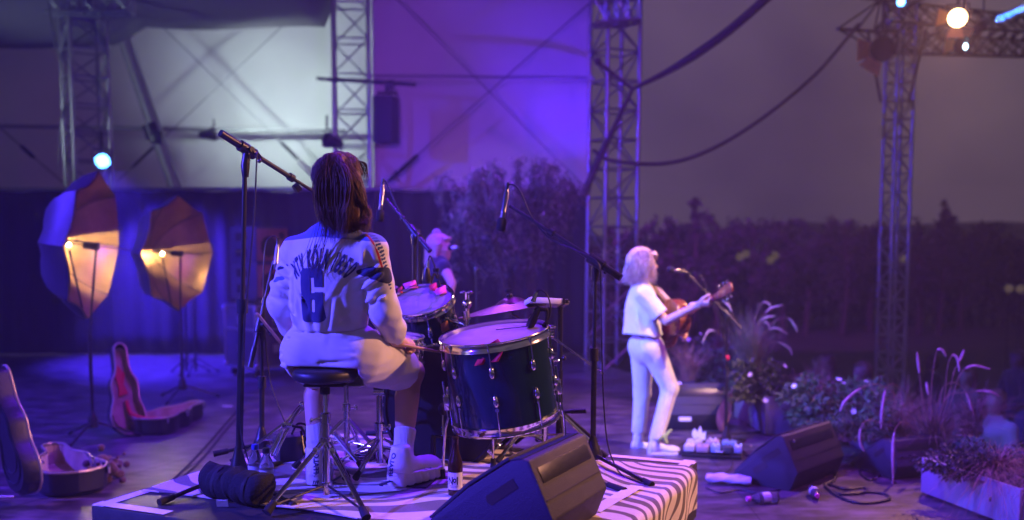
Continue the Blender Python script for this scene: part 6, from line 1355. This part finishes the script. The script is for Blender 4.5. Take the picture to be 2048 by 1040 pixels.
m_cabg = mat('cab_front_lit', (.36, .20, .13), .7, 0, .25, 10, .4, 200)  # warm light on the cabinet fronts is put into this brown
cabinet(.96, 1.40, 'lower loudspeaker cabinet standing on the flight case'); cabinet(1.402, 1.84, 'upper loudspeaker cabinet standing on another cabinet')
t = thing('amplifier_head', 'flat amplifier between the flight case and the cabinets', 'amplifier', tuple(AM @ Vector((0, 0, .89)))); b = MB(); b.box((0, 0, .925), (.46, .40, .06), AM, .006); b.build('case', M['black'], t); b = MB(); b.box((0, -.203, .925), (.40, .006, .03), AM); b.build('front_plate', M['alu'], t)
for px_, lb in ((374, 'left'), (392, 'right')):
    g0 = on(px_, 748, .0); tripod('small_stand', f'{lb} small dark stand on the floor beside the flight case', g0, .95, .28, (.5, 2.6, 4.7), .012, .2, m=M['black'])
# ------------------------------------------------------------------ lamps
m_hot = mat('lamp_glass', (1, .9, .7), .3, 0, 0, emit=(1.0, .66, .30), es=14); m_cool = mat('lamp_glass_cold', (.8, .95, 1), .3, 0, 0, emit=(.55, .85, 1.0), es=9); m_led = mat('led', (.3, .5, 1), .3, 0, 0, emit=(.10, .38, 1.0), es=16); m_can = mat('lamp_can', (.035, .032, .03), .5, .3, .2, 14)
m_lit_flap = mat('lamplit_flap', (.75, .34, .10), .5, .2, .2, 10)  # lamp glow on the barn doors painted into their amber colour
def par(label, c, d, r, lens, doors=False, hang=.3, dots=False, L=1.5):
    c = Vector(c); d = n3(d); t = thing('stage_lamp', label, 'stage lamp', tuple(c)); Mx = axis(c, d)
    b = MB(); b.lathe([(r*.30, -r*2.4*L*.7), (r*.55, -r*2.2*L*.7), (r*.75, -r*1.2), (r*1.08, -r*.3), (r*1.08, r*.25), (r*1.0, r*.25), (r*1.0, -r*.1)], Mx, 28); b.build('housing', m_can, t)
    if dots:
        b = MB(); b.lathe([(0, .0), (r, .0)], Mx, 28); b.build('front', M['lens'], t)
        b = MB()
        for i in range(-4, 5):
            for j in range(-4, 5):
                x, y = (i+.5*(j % 2))*r*.22, j*r*.2
                if x*x+y*y < (r*.9)**2: b.ball((x, y, .004), r*.10, 8, (1, 1, .5), Mx)
        b.build('led_cluster', lens, t, 60)
    elif lens: b = MB(); b.lathe([(0, r*.12), (r*.5, r*.09), (r*.98, 0)], Mx, 28); b.build('lens', lens, t, 60)
    else: b = MB(); b.lathe([(0, 0), (r*.99, 0)], Mx, 28); b.build('lens', M['lens'], t)
    b = MB(); u = frame(d)[0]; b.tube([c+u*r*1.2-d*r*.4, c+u*r*1.2+UP*(r*1.5), c-u*r*1.2+UP*(r*1.5), c-u*r*1.2-d*r*.4], r*.09, 8); b.tube([c+UP*r*1.5, c+UP*(r*1.5+hang)], r*.16, 8); b.build('yoke', m_can, t)
    if doors:
        for k in doors:
            a = k; Q = Mx @ Matrix.Rotation(a, 4, 'Z') @ Matrix.Translation((r*1.05, 0, r*.2)) @ Matrix.Rotation(R(-35), 4, 'Y'); b = MB(); b.prism([(r*1.3, -r*.95), (r*1.3, r*.95), (0, r*.62), (0, -r*.62)], .003, Q); b.build('barn_door', m_lit_flap, t, 0)
    return t
pl_ = at(1915, 36, 10.2); par('warm glowing stage lamp with barn doors on the top right truss', pl_, Vector((0, 0, 1.6))-pl_, .090, m_hot, (2.6, 4.2), .45)
pl2 = at(1926, 90, 10.8); par('stage lamp with a small pale blue glow below the warm lamp', pl2, Vector((.6, 2, .4))-pl2, .085, None, (1.0, 2.6), .5)
b = MB(); b.ball(tuple(at(1931, 93, 10.55)), .028, 12, (.8, .6, 1.2)); b.build('lens_glow', m_cool, bpy.data.objects['stage_lamp.001'])
par('unlit round stage lamp on the head of the slim tower', at(1765, 98, 13.5), (-.25, -1, -.15), .155, None, (2.9, 3.9), .5)
pl3 = at(205, 322, 13.9); par('bright blue cluster lamp on the left lattice tower above the umbrella', pl3, Vector((-1.2, 2, 1.0))-pl3, .105, m_led, False, .25, True)
pl4 = at(654, 280, 14.5); par('unlit stage lamp clamped to the left side of the middle tower', pl4, (-.7, -.5, .2), .10, None, False, .2)
pl5 = at(428, 268, 16.9); par('white flood lamp shining across the pale tent wall', pl5, (.9, .45, .12), .10, m_cool, False, .1)
pl6 = at(1966, 52, 11.6); t = par('moving head lamp throwing a blue beam at the top right', pl6, at(2048, 14, 11.6)-pl6, .055, m_led, False, .4)
pl7 = at(1802, 4, 13.6); par('small blue lamp at the very top of the slim tower', pl7, (-.2, -1, -.3), .05, m_led, False, .1)
# ================================================================== PLANTS
def leafm(name, c1, c2, rough=.55): return mix_noise(mat(name, c1, rough, 0, .1, 10), c1, c2, 14, .35, .7, 3)
m_leaf = leafm('leaf_green', (.035, .065, .022), (.085, .12, .035)); m_leafd = leafm('leaf_dark', (.035, .06, .028), (.09, .12, .055)); m_leaff = leafm('leaf_far', (.02, .03, .018), (.045, .06, .03)); m_straw = leafm('dry_grass', (.22, .14, .08), (.42, .28, .16), .7); m_gr = leafm('grass_blade', (.09, .09, .05), (.26, .21, .12), .6)
m_plume = leafm('plume', (.40, .28, .22), (.62, .48, .40), .9); m_petal = mat('petal', (.80, .80, .82), .6, 0, .05); m_stem = leafm('stem', (.05, .04, .025), (.10, .08, .05)); m_bark = leafm('bark', (.03, .024, .018), (.07, .055, .04), .9)
def leafquad(b, c, d, n_, L, w_):                           # one pointed leaf, slightly folded
    d = n3(d); s_ = d.cross(Vector(n_)); s_ = s_.normalized() if s_.length > 1e-4 else frame(d)[0]; u = s_.cross(d)
    b._a([c, c+d*L*.45+s_*w_+u*w_*.35, c+d*L-u*w_*.5, c+d*L*.45-s_*w_+u*w_*.35], [(0, 1, 2), (0, 2, 3)])
def rv(q): return n3((q.gauss(0, 1), q.gauss(0, 1), q.gauss(0, 1)))
def leafy(label, C, rad, n, L, m, base, group=None, name='leafy_plant', cat='plant', seed=1, droop=.25, clumps=26, stems=9, flowers=0, sr=.004):
    q = random.Random(seed); C = Vector(C); base = Vector(base); t = thing(name, label, cat, tuple(base), 0, group); b = MB(); cl_ = []
    for i in range(clumps):
        v = rv(q); r_ = q.random()**.45; cl_.append((C+Vector((v.x*rad[0]*r_, v.y*rad[1]*r_, v.z*rad[2]*r_)), q.uniform(.16, .34)))
    for i in range(n):
        c, k = q.choice(cl_); v = rv(q); p = c+Vector((v.x*rad[0], v.y*rad[1], v.z*rad[2]))*k*q.random()**.4
        if p.z < base.z+.005: p.z = base.z+.005+q.random()*.03
        leafquad(b, p, v+n3(p-C)*.5-UP*droop*q.random()*2, rv(q)+UP*1.2, L*q.uniform(.6, 1.3), L*q.uniform(.22, .36))
    b.build('foliage', m, t, 0)
    b = MB()
    for i in range(stems): c = q.choice(cl_)[0]; b.tube(spline([base+Vector((q.gauss(0, .1)*rad[0], q.gauss(0, .1)*rad[1], 0)), base.lerp(c, .5)+rv(q)*.15*rad[0], c], 4), [sr*(1.2-.9*i_/8) for i_ in range(9)], 5)
    b.build('stems', m_stem, t)
    for i in range(flowers):
        c, k = q.choice(cl_); v = rv(q); v.z = abs(v.z); p = C+Vector((v.x*rad[0], v.y*rad[1], v.z*rad[2]))*q.uniform(.9, 1.08); fb = MB(); nn = n3(v+Vector((0, -.6, .2))); u, w_, _ = frame(nn)
        for j in range(6): a = 2*PI*j/6; leafquad(fb, p, u*math.cos(a)+w_*math.sin(a)+nn*.35, nn, .024*q.uniform(.8, 1.3), .011)
        fb.build('flower', m_petal, t, 0)
    return t
def tuft(label, base, n, L, spread, m, plumes=(), seed=1, group='ornamental grasses', arch=.55, wid=.0028, lean=(0, 0), name='ornamental_grass'):
    q = random.Random(seed); base = Vector(base); t = thing(name, label, 'grass', tuple(base), 0, group); b = MB()
    def blade(b, p, az__, le, out, wd2, segs=7):
        d = Vector((math.cos(az__), math.sin(az__), 0)); s_ = Vector((-d.y, d.x, 0)); vs = []; pts = []
        for i in range(segs+1): u = i/segs; r_ = out*le*(u**1.6); z = le*(u*(1-.18*out)-arch*out*u**2.6); pts.append(p+d*r_+UP*max(-.20, z)+Vector((lean[0], lean[1], 0))*u*le)
        for i, pt in enumerate(pts): w_ = wd2*(1-.9*(i/segs)**2); vs += [pt-s_*w_, pt+s_*w_+UP*w_*.4]
        b._a(vs, [(2*i, 2*i+1, 2*i+3, 2*i+2) for i in range(segs)]); return pts
    for i in range(n): blade(b, base+Vector((q.gauss(0, .035), q.gauss(0, .035), 0)), q.uniform(0, 2*PI), L*q.uniform(.5, 1.1), spread*q.uniform(.25, 1.3), wid*q.uniform(.6, 1.3))
    b.build('blades', m, t, 0)
    for pts in plumes:                                       # each stalk with its fluffy bent plume
        sp = spline(pts, 8); k = max(3, int(len(sp)*.62)); b = MB(); b.tube(sp, .0022, 5); b.build('stalk', m_straw, t)
        b = MB(); pl_ = sp[k:]; nseg = len(pl_)
        b.tube(pl_, [.0035+.0065*math.sin(PI*min(1, .12+.86*i/max(1, nseg-1))) for i in range(nseg)], 7)
        for i in range(150):
            u = q.random(); j = min(nseg-2, int(u*(nseg-1))); p = pl_[j].lerp(pl_[j+1], u*(nseg-1)-j); d = (pl_[j+1]-pl_[j]).normalized(); v = rv(q); v = n3(v-d*v.dot(d)+d*.9); leafquad(b, p, v, rv(q), .020*q.uniform(.5, 1.2)*(.5+math.sin(PI*u)*.6), .0012)
        b.build('plume', m_plume, t, 60)
    return t
m_planter = mat('planter', (.36, .36, .38), .5, 0, .12, 5, .12, 40)
m_planter2 = mat('planter_shaded', (.16, .16, .18), .55, 0, .15, 5, .12, 40)  # shaded copy of the planter finish, the dimming put into its colour
def planter(label, a, c, wid, z1, z0=0.0):
    a, c = Vector(a), Vector(c); e = n3(c-a); o = Vector((-e.y, e.x, 0)); L = (c-a).length; o = o if o.x > 0 else -o
    t = thing('planter_box', label, 'planter', tuple(a), 0, 'planter boxes along the stage edge'); Mx = Matrix(((e.x, o.x, 0, a.x), (e.y, o.y, 0, a.y), (0, 0, 1, z0), (0, 0, 0, 1))); h_ = z1-z0; b = MB()
    for (cx_, cy_, sx_, sy_) in ((L/2, .012, L, .024), (L/2, wid-.012, L, .024), (.012, wid/2, .024, wid-.05), (L-.012, wid/2, .024, wid-.05)): b.box((cx_, cy_, h_/2+.006), (sx_, sy_, h_-.012), Mx, .004)
    b.box((L/2, wid/2, .02), (L-.05, wid-.05, .02), Mx); b.build('box', m_planter if 'nearest' in label else m_planter2, t)
    b = MB(); n_ = 12; vs = []; fs = []
    for i in range(n_+1):
        for k in range(5): vs.append(Mx @ Vector((.026+(L-.052)*i/n_, .026+(wid-.052)*k/4, h_-.035+.012*math.sin(i*1.7+k*2.3))))
    for i in range(n_):
        for k in range(4): fs.append((i*5+k, i*5+5+k, i*5+6+k, i*5+k+1))
    b._a(vs, fs); b.build('soil', mat('soil', (.02, .014, .01), .95, 0, .3, 30, .6, 90), t); return t, Mx
pA, pB = on(1841, 987, 0), on(2037, 1062, 0); tA, MA = planter('pale planter box nearest the camera at the lower right', pA, pB, .36, at(1841, 914, pA.y).z)
b = MB(); b.ball(tuple(MA @ Vector((.66, -.004, .13))), .016, 8, (1, .3, 1)); b.build('bracket', M['chrome'], tA)
zt = at(1841, 914, pA.y).z-.03
leafy('low spreading plant filling the near planter box', MA @ Vector((.40, .17, zt+.07)), (.44, .26, .13), 3200, .034, m_leafd, MA @ Vector((.40, .17, zt)), seed=3, stems=30, clumps=70)
tuft('dry brown grass drooping over the front of the near planter', MA @ Vector((.55, .12, zt)), 700, .40, 1.25, m_straw, seed=5, arch=.95, wid=.0016)
tuft('second dry grass tuft at the right end of the near planter', MA @ Vector((.82, .16, zt)), 500, .38, 1.2, m_straw, seed=6, arch=.85, wid=.0016)
YG = 7.25; gb = at(1862, 905, YG)
P_ = lambda *L: [gb+Vector((0, 0, 0))]+[at(x, y, YG+dy) for x, y, dy in L]
tuft('tall fountain grass with long bent plumes behind the near planter', gb, 420, .66, .8, m_gr, [
 P_((1862, 790, 0), (1868, 730, 0), (1874, 702, -.02), (1884, 700, -.02), (1892, 712, -.02)), P_((1888, 800, 0), (1894, 740, 0), (1903, 712, 0), (1914, 716, 0), (1919, 742, 0)), P_((1895, 800, .1), (1908, 745, .1), (1922, 715, .1), (1928, 700, .1)),
 P_((1900, 810, 0), (1920, 750, 0), (1945, 732, 0), (1980, 738, 0)), P_((1880, 790, 0), (1905, 765, 0), (1930, 782, 0), (1946, 830, 0), (1948, 852, 0)), P_((1845, 800, 0), (1838, 740, 0), (1834, 704, 0)),
 P_((1800, 800, -.1), (1760, 770, -.2), (1725, 775, -.2), (1692, 800, -.25), (1680, 822, -.25)), P_((1820, 800, -.1), (1790, 770, -.2), (1772, 778, -.25), (1764, 820, -.3), (1762, 858, -.3)), P_((1790, 860, -.3), (1740, 840, -.35), (1722, 855, -.4), (1720, 885, -.4), (1728, 902, -.4)),
 P_((1820, 850, -.3), (1795, 850, -.4), (1786, 890, -.45), (1786, 968, -.5)), P_((1890, 800, 0), (1930, 785, 0), (1975, 783, 0), (1998, 792, 0)), P_((1855, 830, -.1), (1858, 800, -.1), (1855, 780, -.1), (1853, 765, -.1))], seed=8, wid=.0022, arch=.6)
gs = gb-UP*.02; b = MB(); b.lathe([(.10, 0), (.13, .02), (.15, max(.05, gb.z-.02)), (.13, max(.05, gb.z-.03)), (0, max(.04, gb.z-.04))], axis(Vector((gb.x, gb.y, 0)), (0, 0, 1)), 24); props(b.build('plant_pot', m_planter), 'plain pot under the tall fountain grass', 'pot')
# middle planting with white flowers
pB0, pB1 = on(1600, 872, 0), on(1700, 930, 0); tB, MB_ = planter('planter box under the white flowers', pB0+Vector((.28, .1, 0)), pB1+Vector((.28, .25, 0)), .36, .26)
leafy('bushy plant with white flowers between the monitor and the fountain grass', at(1672, 826, 7.85), (.50, .34, .27), 3600, .050, m_leafd, MB_ @ Vector((.4, .18, .24)), seed=11, stems=24, flowers=7, clumps=60)
leafy('small leaved plant hanging down the front of the flower planter', at(1700, 880, 7.40), (.36, .22, .26), 3400, .028, m_leafd, MB_ @ Vector((.6, .06, .22)), seed=12, stems=22, clumps=60, droop=.8)
tuft('fine reddish grass left of the white flowers', at(1608, 850, 8.3), 420, .50, .5, m_straw, seed=13, wid=.0014, arch=.4)
tuft('thin upright grass behind the white flowers', at(1632, 790, 8.6), 160, .42, .35, m_gr, [], seed=14, wid=.0018)
tuft('fine wispy grass right of the white flowers', at(1760, 880, 7.7), 300, .42, .8, m_straw, seed=15, wid=.0014)
# far planting beside the singer
pC0, pC1 = on(1478, 850, 0), on(1580, 846, 0); tC, MC = planter('planter box right behind the singer\'s microphone stand', on(1468, 836, 0), on(1530, 872, 0), .38, .34)
leafy('round leaved bush in the planter behind the singer\'s microphone stand', at(1530, 792, 8.68), (.36, .30, .28), 2200, .060, m_leaf, MC @ Vector((.2, .18, .32)), seed=21, stems=18, flowers=3, clumps=50)
YH = 9.0; gc = at(1500, 772, YH); P2 = lambda *L: [gc]+[at(x, y, YH+dy) for x, y, dy in L]
tuft('tall fountain grass with curved plumes beside the singer', gc, 620, .80, .45, m_gr, [
 P2((1500, 690, 0), (1512, 632, 0), (1524, 606, 0), (1538, 608, 0), (1543, 620, 0)), P2((1505, 690, 0), (1522, 640, 0), (1540, 618, 0), (1566, 610, 0)), P2((1500, 690, 0), (1512, 650, 0), (1530, 636, 0), (1550, 632, 0)), P2((1510, 700, 0), (1545, 646, 0), (1575, 636, 0), (1590, 652, 0), (1594, 664, 0)),
 P2((1510, 700, 0), (1528, 668, 0), (1550, 656, 0), (1576, 668, 0)), P2((1512, 720, 0), (1535, 690, 0), (1555, 684, 0), (1578, 696, 0), (1584, 710, 0)), P2((1490, 700, 0), (1470, 640, 0), (1458, 612, 0), (1450, 606, 0)), P2((1470, 700, 0), (1440, 668, 0), (1418, 662, 0), (1404, 686, 0)), P2((1500, 690, 0), (1515, 655, 0), (1526, 644, 0), (1536, 648, 0), (1540, 660, 0))], seed=22, wid=.0026, arch=.35)
leafy('low bush with small pale flowers behind the singer', at(1392, 728, 10.2), (.46, .3, .30), 1900, .05, m_leafd, on(1392, 772, 0), seed=23, stems=10, flowers=8, clumps=26)
leafy('low leafy bush between the singer and the round leaved bush', at(1440, 752, 9.8), (.32, .26, .30), 1500, .05, m_leafd, on(1440, 790, 0), seed=24, stems=10, flowers=3)
tuft('wispy grass at the foot of the singer\'s planter', at(1575, 838, 8.7), 300, .36, .9, m_gr, seed=25, wid=.0018)
tuft('loose grass among the round leaves left of the flower bush', at(1588, 852, 8.5), 420, .50, .7, m_gr, seed=31, wid=.0018, arch=.5)
tuft('pale dry grass leaning over the monitor from the flower bush', at(1645, 842, 8.0), 420, .52, .8, m_straw, seed=32, wid=.0014, arch=.55)
tuft('pale dry grass just left of the tall fountain grass', at(1790, 880, 7.5), 460, .55, .8, m_straw, seed=33, wid=.0015, arch=.5)
tuft('green grass to the right of the tall fountain grass', at(1945, 870, 7.3), 460, .50, .8, m_gr, seed=34, wid=.0018, arch=.5)
tuft('dry grass behind the legs of the singer, beside the low monitor', at(1375, 762, 9.6), 320, .5, .6, m_straw, seed=35, wid=.0018, arch=.4)
b = MB(); q_ = random.Random(31)                           # fallen leaves on the floor by the planters
for i in range(90): p = on(q_.uniform(1480, 1800), q_.uniform(846, 960), .008); leafquad(b, p, (q_.gauss(0, 1), q_.gauss(0, 1), .15), UP, .03, .010)
props(b.build('fallen_leaves', m_straw, None, 0), kind='stuff')
m_leaf3 = leafm('leaf_lightened', (.06, .08, .05), (.16, .18, .12), .5)  # leaf green lightened in colour so the crown looks lit
# tall drooping shrub on stage behind the drums
YT = 11.2; q = random.Random(41); tb = on(1040, 786, 0); tb = Vector((at(1040, 600, YT).x, YT, 0)); t = thing('potted_tree', 'tall drooping potted tree on stage behind the cymbals, blue lit on its left', 'tree', tuple(tb))
b = MB(); b.lathe([(.20, 0), (.25, .05), (.29, .38), (.26, .40), (.0, .36)], axis(tb, (0, 0, 1)), 28); b.build('pot', M['darkbox'], t)
b = MB(); lb_ = MB()
for i in range(26):
    a = q.uniform(0, 2*PI); px_ = q.uniform(895, 1165); top = 325+abs(px_-1040)*.28+q.uniform(-10, 60); tip = at(px_, top, YT+q.uniform(-.6, .6)); r0 = tb+Vector((q.gauss(0, .08), q.gauss(0, .08), .35)); out = tip-r0; out.z = 0
    mid = r0.lerp(tip, .55)-out*.18; end = tip+out*q.uniform(.12, .25)-UP*q.uniform(.15, .6); sp = spline([r0, mid, tip, end], 8); b.tube(sp, [.016*(1-.85*k/len(sp)) for k in range(len(sp))], 6)
    for k in range(150):
        u = q.uniform(.34, 1); j = min(len(sp)-2, int(u*(len(sp)-1))); p = sp[j]+rv(q)*.13*q.random(); d = (sp[j+1]-sp[j]).normalized(); leafquad(lb_, p, d*.5+rv(q)*.8-UP*.7, rv(q), q.uniform(.05, .11), q.uniform(.007, .013))
    for k in range(7):                                      # hanging twigs
        u = q.uniform(.5, 1); j = min(len(sp)-2, int(u*(len(sp)-1))); p = sp[j]; L_ = q.uniform(.2, .7); pts = [p+Vector((q.gauss(0, .03), q.gauss(0, .03), -L_*w/4)) for w in range(5)]; b.tube(pts, .003, 4)
        for w in range(16): pp = pts[0].lerp(pts[-1], q.random()); leafquad(lb_, pp, rv(q)*.8-UP*.8, rv(q), q.uniform(.05, .10), q.uniform(.007, .012))
b.build('trunk', m_bark, t); lb_.build('crown', m_leaf3, t, 0)
# trees beyond the field
def ftree(label, px, ptop, Y, wpx, seed, spire=False, dens=1.0, name='field_tree'):
    q = random.Random(seed); top = at(px, ptop, Y); base = Vector((top.x, Y, -1.2)); Hh = top.z-base.z; wr = wpx/1991*Y; t = thing(name, label, 'tree', tuple(base), 0, 'trees beyond the field'); b = MB(); lf = MB()
    tr = spline([base, base+Vector((q.gauss(0, .08), 0, Hh*.45)), top-Vector((0, 0, Hh*.10))], 6); b.tube(tr, [.10*(1-.85*i/len(tr)) for i in range(len(tr))], 7)
    for i in range(int(34*dens)):
        u = q.uniform(.30, .98); p = tr[min(len(tr)-1, int(u*len(tr)))]; a = q.uniform(0, 2*PI); wv = wr*((1.02-u)*1.5 if spire else (.35+1.1*math.sin(PI*min(1, (1.06-u)*1.25))*.75)); e = p+Vector((math.cos(a), math.sin(a)*.8, q.uniform(.15, .9)))*wv*q.uniform(.5, 1.1)
        e.z = min(e.z, top.z); b.tube([p, p.lerp(e, .5)+Vector((0, 0, .06)), e], [.03, .018, .006], 5)
        for k in range(int(46*dens)): c = p.lerp(e, q.random()**.6*1.05)+rv(q)*.16*wv; leafquad(lf, c, rv(q), rv(q), q.uniform(.10, .22), q.uniform(.03, .06))
    b.build('trunk', m_bark, t); lf.build('crown', m_leaff, t, 0)
ft_ = [(1292, 408, 24, 42, 'sparse young tree nearest the violet tower'), (1345, 432, 27, 60, 'low tree between the sparse and the tall leaning tree'), (1390, 374, 25, 46, 'tall thin tree left of centre above the singer'), (1440, 424, 27, 60, 'bushy tree right behind the microphone of the singer'), (1512, 428, 28, 52, 'tree left of the middle of the row'), (1572, 424, 29, 56, 'round tree in the middle of the row'), (1616, 430, 30, 52, 'tree right of the middle of the row'), (1690, 432, 30, 60, 'tree just left of the slim tower'), (1745, 440, 31, 60, 'low tree directly behind the slim tower'), (1846, 424, 30, 52, 'tree between the slim tower and the pointed tree'), (1888, 378, 30, 60, 'pointed tree, tallest right of the slim tower'), (1930, 436, 31, 56, 'low tree right of the pointed tree'), (1228, 436, 25, 40, 'tree seen through the violet tower')]
for i, (x, y, Y, w_, l) in enumerate(ft_): ftree(l, x, y+(8 if y > 400 else 0), Y, w_, 60+i, spire=(x in (1888, 1390)), dens=.72 if x not in (1292, 1390) else .6)
q = random.Random(77); t = thing('hedge', 'long dark hedge under the row of trees beyond the field', 'hedge', (8, 33, -1.2)); lf = MB(); b = MB()
for i in range(9000): x = q.uniform(2, 22); y = 33+q.gauss(0, .5); zt_ = at(1500, 486, 33).z+.35*math.sin(x*1.3)+.25*math.sin(x*3.7); leafquad(lf, Vector((x, y, -1.2+(zt_+1.2)*q.random()**.6)), rv(q), rv(q), q.uniform(.2, .4), q.uniform(.08, .15))
for i in range(60): x = 2+20*i/60; b.tube([(x, 33, -1.2), (x+q.gauss(0, .2), 33, .9)], [.05, .02], 5)
lf.build('foliage', m_leaff, t, 0); b.build('stems', m_bark, t)
m_lant = mat('lantern_glow', (.08, .07, .05), .4, 0, 0, emit=(1.0, .72, .36), es=.07)
def lantern(px, py, Y, label, r=.05):
    c = at(px, py, Y); t = thing('lantern', label, 'lantern', tuple(c), 0, 'lights far across the field'); b = MB(); b.ball(tuple(c), r, 10); b.build('globe', m_lant, t); b = MB(); b.tube([c+UP*r, c+UP*(r+.05)], r*.4, 8); b.tube([c-UP*r, Vector((c.x, c.y, -1.2))], .012, 6); b.build('post', M['black'], t)
for px, py, Y, lb in ((1480, 514, 21, 'left lantern of the pair above the singer\'s microphone'), (1492, 508, 21.3, 'right lantern of the pair above the singer\'s microphone'), (1541, 520, 21.2, 'lower lantern of the pair behind the tall plumes'), (1550, 511, 21.5, 'upper lantern of the pair behind the tall plumes'), (1806, 517, 22, 'lone lantern seen through the slim tower'), (2018, 577, 20, 'lantern at the right edge, left of two'), (2041, 578, 20, 'lantern at the right edge, right of two'), (1352, 505, 23, 'faint lantern over the head of the singer')): lantern(px, py, Y, lb,   .085 if px != 1352 else .025)
# ================================================================== HAZE
b = MB(); b.box((50, 55, 3.6), (245, 196, 11.8)); hz = b.build('haze', bpy.data.materials.new('haze'), None, 0); props(hz, kind='stuff')
hm = hz.data.materials[0]; hm.use_nodes = True; t_ = hm.node_tree; t_.nodes.clear(); ov = t_.nodes.new('ShaderNodeOutputMaterial'); pv = t_.nodes.new('ShaderNodeVolumePrincipled')
pv.inputs['Color'].default_value = (.95, .93, .96, 1); pv.inputs['Density'].default_value = HAZE; pv.inputs['Anisotropy'].default_value = .35
t_.links.new(pv.outputs[0], ov.inputs['Volume'])
